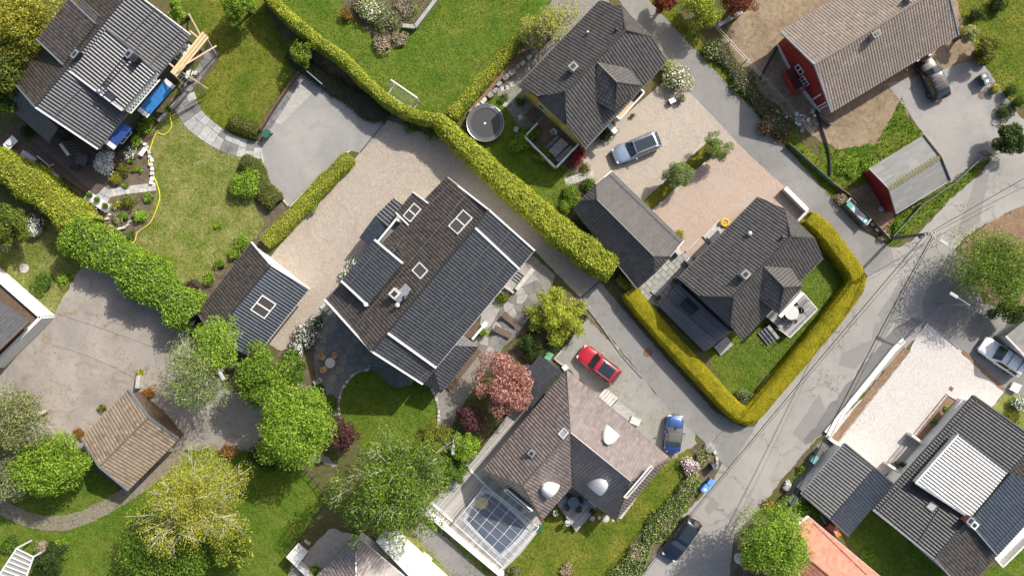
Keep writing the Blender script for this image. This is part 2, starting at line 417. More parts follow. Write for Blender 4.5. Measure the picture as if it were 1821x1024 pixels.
gravel = asphalt_mat('gravel', (0.20, 0.195, 0.18), (0.25, 0.24, 0.215), (0.16, 0.155, 0.145), 0.0, stain=(0.17, 0.165, 0.10))
edge_gravel = asphalt_mat('edge_gravel', (0.13, 0.128, 0.125), (0.16, 0.155, 0.15), (0.10, 0.10, 0.10), 0.0)
pav_main = paver_mat('cobble_drive', (0.40, 0.345, 0.28), (0.31, 0.27, 0.225), (0.20, 0.17, 0.14), 0.24, 0.16, 42, (0.30, 0.27, 0.235), (0.27, 0.205, 0.14))
pav_pink = paver_mat('pink_pavers', (0.44, 0.325, 0.255), (0.35, 0.285, 0.235), (0.19, 0.155, 0.125), 0.30, 0.2, 42, (0.36, 0.31, 0.26), (0.40, 0.27, 0.185))
pav_grey = paver_mat('grey_pavers', (0.26, 0.245, 0.215), (0.19, 0.18, 0.16), (0.12, 0.11, 0.095), 0.26, 0.18, 40, (0.2, 0.19, 0.16), (0.17, 0.165, 0.10))
pav_white = paver_mat('pale_setts', (0.56, 0.53, 0.49), (0.46, 0.435, 0.41), (0.30, 0.28, 0.265), 0.2, 0.16, 40, (0.46, 0.44, 0.42))
pav_path = paver_mat('path_setts', (0.25, 0.21, 0.175), (0.19, 0.16, 0.14), (0.12, 0.10, 0.085), 0.2, 0.16, 30, (0.27, 0.225, 0.18), (0.15, 0.15, 0.06))
slab_m = M('paving_slab', (0.32, 0.31, 0.285), (0.24, 0.23, 0.215), 1.8, 0.85, 0.2, 25)
flag_m = M('flagstone', (0.165, 0.165, 0.165), (0.105, 0.107, 0.11), 1.3, 0.8, 0.25, 18, big=(0.2, 0.19, 0.17), bigscale=0.6)
flag_pale = M('pale_flagstone', (0.40, 0.40, 0.39), (0.29, 0.29, 0.285), 1.5, 0.85, 0.25, 18)

def struct(o, label=None): o['kind'] = 'structure'; return o
KC = {}
def sheet(name, pts, k, mat, edge=None, curve=False, z=None):
    """a flat piece of ground; k is its layer, 4 mm apart"""
    if curve: pts = smooth_path(pts, 5, True)
    P = [tuple(W(p[0], p[1])[:2]) for p in pts]
    if edge: P = rough_edge(P, 0.4, edge)
    if area2(P) < 0: P = P[::-1]
    KC[k] = KC.get(k, 0)+1; zz = z if z is not None else 0.004*k+0.00018*KC[k]
    mb = MB().add([(p[0], p[1], zz) for p in P], [tuple(range(len(P)))])
    o = struct(mb.build(name, mat)); return o, P

S = 260
g = MB().add([(-S, -S, 0), (S, -S, 0), (S, S, 0), (-S, S, 0)], [(0, 1, 2, 3)]); struct(g.build('ground', rough_ground))

LAWNS = []
def lawn(pts, k, mat, look, curve=True, dens=26, h=0.09, edge=0.07):
    o, P = sheet('lawn', pts, k, mat, edge, curve); LAWNS.append((P, mat.name, look, dens, h, 0.004*k))

# lawns and planted ground -----------------------------------------------------------------
lawn([(470,-60),(720,-60),(980,-60),(950,25),(870,110),(800,200),(770,203),(720,190),(650,140),(570,80),(505,28)], 3, lawnA, 'bright mown lawn with a football goal', False)
lawn([(300,-60),(460,-50),(500,40),(540,92),(520,135),(466,215),(462,235),(420,245),(372,225),(345,192),(352,160),(392,98),(345,48)], 3, lawnC, 'lawn between timber scaffold and asphalt drive')
lawn([(296,206),(325,212),(362,236),(420,268),(438,296),(450,345),(478,392),(462,432),(410,480),(365,500),(330,528),(285,500),(225,450),(232,425),(258,395),(276,345),(275,318),(268,285),(262,268),(280,228)], 3, lawnB, 'dry patchy lawn crossed by the yellow hose')
lawn([(-50,380),(60,385),(110,410),(150,462),(125,500),(98,555),(60,530),(0,480),(-50,470)], 3, lawnB, 'weedy rough grass left of the yard', dens=22, h=0.16)
lawn([(-60,880),(60,850),(140,830),(200,860),(240,878),(330,805),(420,790),(510,815),(560,860),(578,890),(545,950),(480,1080),(-60,1080)], 2, lawnA, 'lawn round the curved sett path')
lawn([(606,705),(618,680),(650,660),(700,655),(745,668),(772,700),(782,745),(770,800),(720,815),(650,800),(612,750)], 3, lawnA, 'round dark lawn inside stone edging', dens=34)
lawn([(960,930),(1010,880),(1100,900),(1185,815),(1225,800),(1238,820),(1215,870),(1150,930),(1090,1010),(1060,1080),(870,1080),(900,1015)], 3, lawnC, 'lawn south of the roof with white shell dormers', False)
lawn([(1240,560),(1330,560),(1440,455),(1500,470),(1520,500),(1480,590),(1345,730),(1310,720),(1262,640)], 3, lawnA, 'lawn inside the clipped hedge corner', False, 34)
lawn([(838,205),(880,160),(925,200),(968,262),(1000,300),(1040,312),(1000,352),(990,385),(930,330),(845,258)], 3, lawnA, 'shaded lawn with stepping slabs and trampoline', False, 30)
lawn([(1690,-60),(1960,-60),(1960,210),(1800,180),(1760,130),(1712,50)], 3, lawnC, 'bright lawn in the top right corner', False)
lawn([(1500,945),(1552,905),(1670,1000),(1710,1080),(1590,1080)], 3, lawnA, 'dark shaded lawn between red and navy roofs', False)
lawn([(1700,1060),(1790,985),(1880,930),(1960,960),(1960,1080),(1690,1080)], 3, lawnA, 'bright lawn in the bottom right corner', False)
lawn([(1153,0),(1180,-40),(1215,40),(1290,110),(1360,180),(1420,245),(1475,300),(1510,340),(1495,360),(1478,352),(1391,257),(1322,181),(1251,107)], 2, lawnC, 'weedy verge along the upper lane', False, 16, 0.2)
lawn([(1455,255),(1490,268),(1560,255),(1605,170),(1612,205),(1642,240),(1560,300),(1552,330),(1500,330),(1470,300)], 4, lawnA, 'rough grass strip beside the bare dirt', False, 22, 0.2)
lawn([(1590,385),(1650,350),(1690,322),(1760,272),(1768,280),(1690,355),(1620,420),(1585,440),(1560,420)], 4, lawnA, 'long grass between grey shed and main road', False, 24, 0.22)
lawn([(700,960),(720,950),(760,965),(830,1030),(850,1080),(790,1080),(740,1010)], 3, lawnB, 'dry strip beside the white terrace', False)
lawn([(800,955),(812,940),(880,1024),(900,1080),(860,1070)], 3, lawnB, 'narrow strip below the pool terrace', False)
lawn([(1500,780),(1450,800),(1400,870),(1390,900),(1410,895),(1450,840)], 4, lawnB, 'thin weeds beside the road and the garage', False, 12, 0.15)

sheet('flower_bed', [(596,-60),(790,-60),(752,40),(738,52),(700,52),(716,70),(690,92),(664,75),(640,40),(612,22)], 4, soil, 0.1)
sheet('flower_bed', [(165,262),(215,250),(262,238),(276,300),(278,335),(265,395),(240,432),(205,420),(160,392),(148,365),(178,335)], 5, soil, 0.1)
sheet('flower_bed', [(425,270),(470,272),(470,300),(485,345),(512,372),(470,432),(445,440),(470,395),(455,370),(450,320)], 4, soil, 0.08)
sheet('flower_bed', [(330,505),(365,495),(455,420),(490,405),(470,445),(370,540),(345,560),(300,520)], 4, soil, 0.1)
sheet('flower_bed', [(1240,785),(1262,790),(1276,832),(1252,866),(1212,915),(1138,1026),(1105,1075),(1065,1075),(1150,930),(1222,852),(1232,812)], 5, soil, 0.1)
sheet('bark_strip', [(930,75),(952,92),(900,150),(842,205),(812,206),(850,160)], 4, mulch, 0.06)
sheet('flower_bed', [(935,55),(1000,0),(1020,20),(955,100),(930,85)], 5, soil, 0.1)
sheet('soil_bank', [(985,520),(1032,532),(1060,560),(1108,635),(1092,622),(1045,590),(1010,640),(930,660),(890,640),(930,590)], 3, soil, 0.1)
sheet('flower_bed', [(1040,270),(1050,312),(1005,330),(1000,290)], 5, soil, 0.06)
sheet('soil_bank', [(470,10),(560,72),(640,140),(700,192),(780,215),(790,250),(740,232),(690,215),(600,165),(545,125),(500,60)], 5, soil, 0.15)
sheet('soil_bank', [(505,620),(575,548),(562,600),(555,660),(580,740),(620,760),(600,810),(540,700),(480,640)], 4, soil, 0.1)
sheet('soil_bank', [(1510,340),(1560,310),(1590,385),(1575,430),(1540,410),(1495,365)], 5, mulch, 0.08)
sheet('soil_bank', [(1760,392),(1821,362),(1960,330),(1960,560),(1800,560),(1700,480),(1720,425)], 3, mulch, 0.12)
sheet('soil_bank', [(1770,600),(1790,560),(1960,560),(1960,640),(1800,600)], 4, soil, 0.1)
sheet('soil_bank', [(1290,1060),(1306,955),(1345,905),(1425,885),(1450,960),(1460,1080)], 4, soil, 0.1)
sheet('garden_ground', [(1760,725),(1790,695),(1960,660),(1960,820),(1821,765)], 3, lawnB, 0.1)
sheet('garden_ground', [(820,0),(870,-60),(1010,-60),(940,70)], 2, lawnA, 0.1)

# red house lot ----------------------------------------------------------------------------
sheet('dirt_yard', [(1276,75),(1320,20),(1390,-60),(1760,-60),(1745,110),(1620,190),(1600,260),(1540,292),(1490,268),(1430,232),(1350,160)], 2, dirt, 0.12)
sheet('driveway', [(1578,150),(1690,120),(1742,105),(1800,190),(1830,225),(1830,270),(1770,272),(1690,325),(1642,240),(1605,185)], 5, asphalt3, 0.05)

# roads --------------------------------------------------------------------------------------
sheet('main_road', [(1960,190),(1821,250),(1768,278),(1737,315),(1700,345),(1665,382),(1625,425),(1600,440),(1578,440),(1543,491),(1500,560),(1440,635),(1385,705),(1340,757),(1300,790),(1280,830),(1261,867),(1216,915),(1140,1024),(1100,1080),(1290,1080),(1306,954),(1348,904),(1362,891),(1394,846),(1452,780),(1478,762),(1575,655),(1640,590),(1640,534),(1660,490),(1718,419),(1773,387),(1821,365),(1960,320)], 6, asphalt, 0.05)
sheet('side_drive', [(1585,610),(1600,560),(1630,515),(1690,440),(1720,460),(1750,540),(1800,555),(1775,600),(1800,625),(1960,640),(1960,720),(1790,700),(1705,622),(1648,574)], 5, asphalt2, 0.05)
sheet('upper_lane', [(1060,-60),(1111,16),(1170,85),(1230,169),(1327,270),(1395,333),(1438,374),(1486,424),(1543,491),(1592,472),(1585,440),(1560,425),(1531,408),(1481,355),(1391,255),(1380,240),(1322,179),(1251,105),(1153,0),(1110,-60)], 7, asphalt2, 0.03)
sheet('middle_lane', [(1066,500),(1130,575),(1200,655),(1270,730),(1322,760),(1345,757),(1295,835),(1274,812),(1256,788),(1232,767),(1195,732),(1143,671),(1085,598),(1032,530)], 8, asphalt2, 0.03)
sheet('cobbled_drive', [(688,213),(740,232),(795,252),(850,300),(960,400),(1066,500),(1032,530),(952,447),(880,385),(800,450),(620,560),(560,600),(500,624),(455,600),(470,470),(540,385),(640,272)], 6, pav_main, 0.02)
sheet('asphalt_drive', [(543,124),(600,168),(688,213),(680,240),(660,258),(640,272),(620,268),(570,312),(513,367),(498,352),(478,330),(468,300),(464,262),(470,240)], 7, asphalt3, 0.02)
sheet('concrete_strip', [(532,148),(556,166),(500,222),(480,216)], 9, concrete)
sheet('old_yard', [(-60,650),(92,565),(150,465),(235,488),(330,580),(400,690),(490,730),(600,830),(520,812),(410,800),(320,800),(240,880),(150,800),(80,780),(-60,790)], 4, yard_m, 0.08)
sheet('gravel_yard', [(1000,600),(1036,560),(1090,612),(1143,671),(1195,732),(1232,767),(1240,788),(1190,818),(1120,765),(1015,660),(985,645)], 7, gravel, 0.08)
sheet('paver_forecourt', [(1030,275),(1100,215),(1190,138),(1232,170),(1327,270),(1395,333),(1440,376),(1420,398),(1300,500),(1180,470),(1120,480),(1060,330)], 6, pav_pink, 0.02)
sheet('paver_court', [(1030,275),(1100,215),(1190,138),(1232,170),(1308,250),(1140,368),(1060,330)], 7, paver_mat('beige_pavers', (0.42, 0.365, 0.30), (0.345, 0.30, 0.255), (0.20, 0.17, 0.14), 0.30, 0.2, 42, (0.33, 0.295, 0.255), (0.37, 0.28, 0.20)), 0.02)
sheet('slab_terrace', [(1128,520),(1195,455),(1215,448),(1245,472),(1175,545),(1150,540)], 8, paver_mat('slab_terrace', (0.34, 0.34, 0.31), (0.27, 0.27, 0.25), (0.16, 0.155, 0.14), 0.75, 0.55, 44))
sheet('paver_yard', [(1010,-60),(1075,-60),(1085,20),(940,165),(975,215),(1010,262),(985,270),(920,222),(880,160),(940,90)], 5, pav_grey, 0.03)
sheet('paver_yard', [(945,452),(988,490),(970,530),(930,560),(880,640),(815,730),(790,790),(770,800),(782,740),(768,690),(850,600),(880,530)], 6, pav_grey, 0.03)
sheet('slab_strip', [(862,528),(925,462),(960,500),(880,575),(850,595)], 8, slab_m)
sheet('pale_forecourt', [(1648,573),(1705,620),(1788,694),(1760,728),(1731,712),(1680,790),(1560,850),(1498,790),(1465,775),(1617,625),(1622,612)], 7, pav_white, 0.02)
sheet('edge_gravel', [(1640,573),(1625,565),(1612,570),(1585,590),(1530,655),(1452,752),(1430,790),(1462,772),(1530,690),(1600,612)], 8, edge_gravel, 0.1, True)
sheet('planter_strip', [(1606,617),(1618,624),(1490,785),(1478,778)], 9, mulch, 0.03)
sheet('verge_strip', [(1708,626),(1714,622),(1788,690),(1784,697)], 9, mulch, 0.03)
sheet('gravel_side', [(1498,790),(1425,885),(1395,890),(1452,790),(1475,775)], 7, edge_gravel, 0.05)
sheet('concrete_yard', [(515,1010),(588,938),(625,950),(640,985),(560,1080),(500,1080)], 5, concrete, 0.05)
sheet('side_path', [(733,946),(757,928),(800,960),(890,1050),(860,1080),(835,1060)], 5, asphalt2, 0.04)
sheet('yard_path', [(735,922),(768,894),(782,905),(745,935)], 5, concrete, 0.05)
sett = smooth_path([(-40,880),(10,905),(60,925),(120,928),(180,905),(235,872),(290,832),(330,805)], 6)
def ribbon(name, path, w, k, mat, edge=None):
    L, R = [], []
    for i, p in enumerate(path):
        a, b = np.array(path[max(i-1, 0)]), np.array(path[min(i+1, len(path)-1)]); d = (b-a)/np.linalg.norm(b-a); n = np.array([-d[1], d[0]])
        ww = w[0]+(w[1]-w[0])*i/(len(path)-1) if isinstance(w, tuple) else w
        L.append(tuple(np.array(p)+n*ww/2)); R.append(tuple(np.array(p)-n*ww/2))
    return sheet(name, L+R[::-1], k, mat, edge)
ribbon('sett_path', sett, 26, 6, pav_path, 0.04)
# darker repair patches in the road
for pts in ([(1556,575),(1584,560),(1586,580),(1572,600),(1550,608)],[(1495,630),(1530,612),(1560,600),(1545,625),(1520,655),(1490,650)],
            [(1252,905),(1266,882),(1280,896),(1262,915)],[(1290,918),(1308,900),(1324,915),(1305,936)],[(1560,560),(1600,500),(1625,490),(1600,560),(1580,585)],
            [(1735,318),(1760,305),(1745,380),(1742,395),(1700,420)],[(1430,790),(1470,730),(1455,700),(1410,770)]):
    sheet('road_patch', pts, 7, asphalt_patch, 0.04)
for p, r in (((1152,627), 8), ((1746,170), 7)):
    sheet('manhole_ring', [(p[0]+r*math.cos(t*0.4), p[1]+r*math.sin(t*0.4)) for t in range(16)], 10, M('rusty_iron', (0.17, 0.09, 0.065), (0.11, 0.065, 0.05), 6, 0.8))
sheet('drain_cover', [(1690,686),(1696,690),(1692,696),(1686,692)], 10, MATS['rusty_iron'])
# joint lines
jm = M('joint_dark', (0.06, 0.06, 0.058), None, 3, 0.9)
for a, b in (((688,213),(640,272)), ((1066,500),(1032,530)), ((860,478),(845,500))):
    ribbon('paving_joint', [a, b], 2.2, 10, jm)

# ---------------------------------------------------------------- stones laid one by one
def crazy_paving(name, pts, cell, mats, k, z=0.035, base=None, gap=0.02, piece='flagstone'):
    base_o, P = sheet(name, pts, k, base or soil)
    xs = [p[0] for p in P]; ys = [p[1] for p in P]; seeds = []
    y = min(ys)-cell; row = 0
    while y < max(ys)+cell:
        x = min(xs)-cell + (cell/2 if row % 2 else 0)
        while x < max(xs)+cell:
            seeds.append((x+rng.uniform(-.32, .32)*cell, y+rng.uniform(-.32, .32)*cell)); x += cell
        y += cell*0.88; row += 1
    for i, s in enumerate(seeds):
        if not (min(xs)-cell < s[0] < max(xs)+cell): continue
        Q = list(P)
        for j, t in enumerate(seeds):
            if i == j or abs(t[0]-s[0]) > 2.6*cell or abs(t[1]-s[1]) > 2.6*cell: continue
            Q = clip_half(Q, ((s[0]+t[0])/2, (s[1]+t[1])/2), (t[0]-s[0], t[1]-s[1]))
            if len(Q) < 3: break
        if len(Q) < 3 or abs(area2(Q)) < cell*cell*0.12: continue
        Q = inset(Q, gap)
        if area2(Q) < 0.02: continue
        MB().prism(Q, 0.004*k-0.01, 0.004*k+z*rng.uniform(0.75, 1.1)).build(piece, mats[i % len(mats)], base_o)
    return base_o
flagA = M('flagstone_blue', (0.14, 0.145, 0.155), (0.095, 0.1, 0.108), 1.7, 0.75, 0.25, 18)
flagB = M('flagstone_brown', (0.19, 0.175, 0.155), (0.12, 0.112, 0.10), 1.4, 0.85, 0.25, 18)
crazy_paving('flagstone_patio', smooth_path([(572,548),(600,535),(668,632),(662,652),(632,665),(612,688),(603,722),(604,748),(588,738),(574,705),(562,670),(558,628),(563,590)], 3, True), 1.0, [flag_m, flagA, flagB], 8)
crazy_paving('flagstone_terrace', [(352,118),(372,78),(392,95),(362,135),(345,160),(330,172),(318,165)], 0.95, [flagA, flag_m], 8)
crazy_paving('lounger_patio', [(905,520),(955,498),(975,530),(945,560),(915,600),(880,630),(855,640),(838,620),(870,585)], 1.0, [flag_m, flagB, slab_m], 9)
flag2 = M('flagstone_light', (0.33, 0.335, 0.335), (0.24, 0.243, 0.245), 1.7, 0.8, 0.25, 18)
# slab path curving from the scaffold to the drive
def slab_path(name, path, w, n, mats, k, gap=0.012):
    base_o, _ = ribbon(name, path, w, k, soil)
    P = [np.array(W(p[0], p[1])[:2]) for p in smooth_path(path, 8)]
    L = np.concatenate([[0], np.cumsum([np.linalg.norm(P[i+1]-P[i]) for i in range(len(P)-1)])])
    def at(s):
        x = np.interp(s, L, [p[0] for p in P]); y = np.interp(s, L, [p[1] for p in P])
        s2 = min(s+0.05, L[-1]); s1 = max(s-0.05, 0)
        d = np.array([np.interp(s2, L, [p[0] for p in P])-np.interp(s1, L, [p[0] for p in P]), np.interp(s2, L, [p[1] for p in P])-np.interp(s1, L, [p[1] for p in P])])
        d /= np.linalg.norm(d); return np.array([x, y]), np.array([-d[1], d[0]])
    wm = (w[0]*GSD, w[1]*GSD) if isinstance(w, tuple) else (w*GSD, w*GSD)
    for i in range(n):
        s0, s1 = L[-1]*i/n+gap, L[-1]*(i+1)/n-gap
        a, na = at(s0); b, nb = at(s1); h0 = wm[0]+(wm[1]-wm[0])*i/n; h1 = wm[0]+(wm[1]-wm[0])*(i+1)/n
        cut = rng.uniform(-.15, .2); 
        for lo, hi in ((-.5, cut-.012), (cut+.012, .5)):
            Q = [tuple(a+na*h0*lo), tuple(b+nb*h1*lo), tuple(b+nb*h1*hi), tuple(a+na*h0*hi)]
            MB().prism(Q, 0.004*k-0.01, 0.004*k+0.03*rng.uniform(.7, 1.2)).build('slab', mats[rng.integers(len(mats))], base_o)
    return base_o
slab_path('slab_path', [(325,170),(332,190),(345,212),(368,232),(395,250),(425,262),(466,268)], (44, 30), 13, [flag2, flag_pale, flag_m], 6)
slab_path('plank_walk', [(192,345),(215,340),(245,336),(278,332)], 14, 11, [flag_pale, palestone], 7)
slab_path('slab_landing', [(168,335),(182,345),(196,352)], 26, 3, [flag2, slab_m], 8)
slab_path('paver_walk', [(1005,325),(1025,318),(1042,312),(1055,312)], 14, 8, [palestone, flag_pale], 6)
slab_path('slab_edge', [(470,235),(490,205),(515,165),(536,130)], 13, 10, [flagA, flag_m], 9)

# ================================================================ FOLIAGE
def rand_dirs(n):
    v = rng.normal(size=(n, 3)); return v/np.linalg.norm(v, axis=1)[:, None]
def leaf_quads(P, N, size, jit=0.9, aspect=0.55):
    """a folded lozenge at every point, facing roughly along N"""
    n = len(P); nn = N + rng.normal(size=(n, 3))*jit; nn /= np.linalg.norm(nn, axis=1)[:, None]
    r = rng.normal(size=(n, 3)); t = np.cross(nn, r); t /= np.linalg.norm(t, axis=1)[:, None]; b = np.cross(nn, t)
    s = (size*rng.uniform(0.6, 1.35, n))[:, None]
    V = np.empty((n, 4, 3)); V[:, 0] = P-t*s; V[:, 1] = P+b*s*aspect+nn*s*0.15; V[:, 2] = P+t*s; V[:, 3] = P-b*s*aspect+nn*s*0.15
    F = np.arange(4*n).reshape(n, 4); return V.reshape(-1, 3), F
def sphere_core(c, rx, ry, rz, lump=0.12, n=10, m=7):
    V = []; F = []
    for i in range(m+1):
        a = math.pi*i/m
        for k in range(n):
            t = 2*math.pi*k/n; q = 1+rng.uniform(-lump, lump)
            V.append((c[0]+rx*q*math.sin(a)*math.cos(t), c[1]+ry*q*math.sin(a)*math.sin(t), c[2]+rz*q*math.cos(a)))
    for i in range(m):
        for k in range(n): F.append((i*n+k, i*n+(k+1) % n, (i+1)*n+(k+1) % n, (i+1)*n+k))
    return np.array(V), np.array(F)
class Fol:
    def __init__(s): s.V = []; s.F = []; s.I = []; s.n = 0
    def add(s, V, F, mi=0):
        s.V.append(V); s.F.append(F+s.n); s.I.append(np.full(len(F), mi)); s.n += len(V)
    def build(s, name, mats, parent=None, origin=(0, 0, 0)):
        return np_obj(name, np.concatenate(s.V), np.concatenate(s.F), mats, np.concatenate(s.I), parent, origin)

lf = {
 'fresh':  leaf_mat('leaf_fresh', (0.10, 0.19, 0.012), (0.20, 0.32, 0.025), (0.33, 0.44, 0.06)),
 'bright': leaf_mat('leaf_bright', (0.13, 0.25, 0.012), (0.24, 0.39, 0.03), (0.38, 0.50, 0.08)),
 'mid':    leaf_mat('leaf_mid', (0.055, 0.115, 0.012), (0.11, 0.20, 0.02), (0.19, 0.28, 0.045)),
 'dark':   leaf_mat('leaf_dark', (0.025, 0.05, 0.010), (0.05, 0.09, 0.015), (0.10, 0.15, 0.03)),
 'olive':  leaf_mat('leaf_olive', (0.09, 0.115, 0.012), (0.17, 0.19, 0.02), (0.29, 0.28, 0.045)),
 'yellow': leaf_mat('leaf_yellow', (0.23, 0.25, 0.02), (0.40, 0.39, 0.04), (0.55, 0.50, 0.09)),
 'hedge':  leaf_mat('leaf_hedge', (0.20, 0.26, 0.015), (0.37, 0.42, 0.035), (0.58, 0.60, 0.10), 0.35),
 'trim':   leaf_mat('leaf_trim', (0.27, 0.255, 0.005), (0.40, 0.36, 0.008), (0.54, 0.46, 0.02), 0.35),
 'pale':   leaf_mat('leaf_pale', (0.22, 0.26, 0.07), (0.36, 0.40, 0.13), (0.52, 0.54, 0.25)),
 'grey':   leaf_mat('leaf_grey', (0.13, 0.155, 0.06), (0.24, 0.27, 0.12), (0.38, 0.40, 0.21)),
 'birch':  leaf_mat('leaf_birch', (0.055, 0.105, 0.01), (0.125, 0.205, 0.022), (0.25, 0.34, 0.06)),
 'red':    leaf_mat('leaf_red', (0.13, 0.008, 0.018), (0.26, 0.015, 0.035), (0.40, 0.05, 0.08)),
 'purple': leaf_mat('leaf_purple', (0.055, 0.022, 0.025), (0.11, 0.045, 0.045), (0.20, 0.095, 0.085)),
 'pink':   leaf_mat('blossom_pink', (0.40, 0.15, 0.17), (0.64, 0.32, 0.34), (0.82, 0.54, 0.55)),
 'bronze': leaf_mat('leaf_bronze', (0.20, 0.075, 0.025), (0.36, 0.15, 0.05), (0.50, 0.25, 0.10)),
 'white':  leaf_mat('petal_white', (0.62, 0.62, 0.58), (0.76, 0.76, 0.73), (0.86, 0.86, 0.84), 0.2),
 'rust':   leaf_mat('leaf_rust', (0.20, 0.09, 0.02), (0.34, 0.17, 0.04), (0.46, 0.26, 0.08)),
 'straw':  leaf_mat('dry_stems', (0.24, 0.19, 0.12), (0.38, 0.31, 0.21), (0.52, 0.44, 0.32), 0.2),
 'maple':  leaf_mat('leaf_maple', (0.12, 0.03, 0.02), (0.24, 0.06, 0.035), (0.36, 0.11, 0.06)),
}
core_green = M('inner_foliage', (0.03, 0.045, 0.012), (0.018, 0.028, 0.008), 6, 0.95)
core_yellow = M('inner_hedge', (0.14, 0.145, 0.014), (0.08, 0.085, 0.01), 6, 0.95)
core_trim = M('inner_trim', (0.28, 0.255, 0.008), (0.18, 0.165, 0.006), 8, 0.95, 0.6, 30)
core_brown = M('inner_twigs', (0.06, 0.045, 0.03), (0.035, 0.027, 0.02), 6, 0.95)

def shrub(px, py, r, h, kind, label, name='shrub', cat='shrub', flower=None, ff=0.4, size=0.11, dens=70, ry=None, rot=0.0, core=None, lob=7, grp=None, z0=0.0):
    """a low bush: several leafy lobes round a dark twiggy middle"""
    size *= 0.7; dens *= 1.9
    R = r*GSD; Ry = (ry or r)*GSD; hc = z0+h*0.5
    c = W(px, py, hc); base = Vector((c.x, c.y, z0)); f = Fol()
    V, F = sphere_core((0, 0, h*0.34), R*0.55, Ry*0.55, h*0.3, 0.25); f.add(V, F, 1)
    for i in range(lob):
        a = rng.uniform(0, 2*math.pi); q = math.sqrt(rng.uniform(0, 1))*0.58
        lc = np.array([R*q*math.cos(a), Ry*q*math.sin(a), h*(0.45+0.2*(1-q)+rng.uniform(-.08, .1))])
        lr = np.array([R, Ry, h*0.62])*rng.uniform(0.38, 0.55)
        n = max(24, int(dens*4*lr[0]*lr[1])); d = rand_dirs(n); d[:, 2] = np.where(d[:, 2] < -0.3, -d[:, 2], d[:, 2])
        P = lc + d*lr*rng.uniform(0.82, 1.12, n)[:, None]; P[:, 2] = np.maximum(P[:, 2], 0.03)
        V, F = leaf_quads(P, d, size); f.add(V, F, 0)
        if flower:
            k = rng.random(n) < ff; k &= d[:, 2] > -0.1
            if k.any(): V, F = leaf_quads(P[k]+d[k]*0.06, d[k], size*0.95, 0.5, 0.8); f.add(V, F, 2)
    ca, sa = math.cos(rot), math.sin(rot)
    for i, V in enumerate(f.V):
        X = V[:, 0]*ca-V[:, 1]*sa; Y = V[:, 0]*sa+V[:, 1]*ca; f.V[i] = np.stack([X, Y, V[:, 2]], 1)
    o = f.build(name, [lf[kind], core or core_green]+([lf[flower]] if flower else [])); o.location = base
    return tag(o, label, cat, grp)

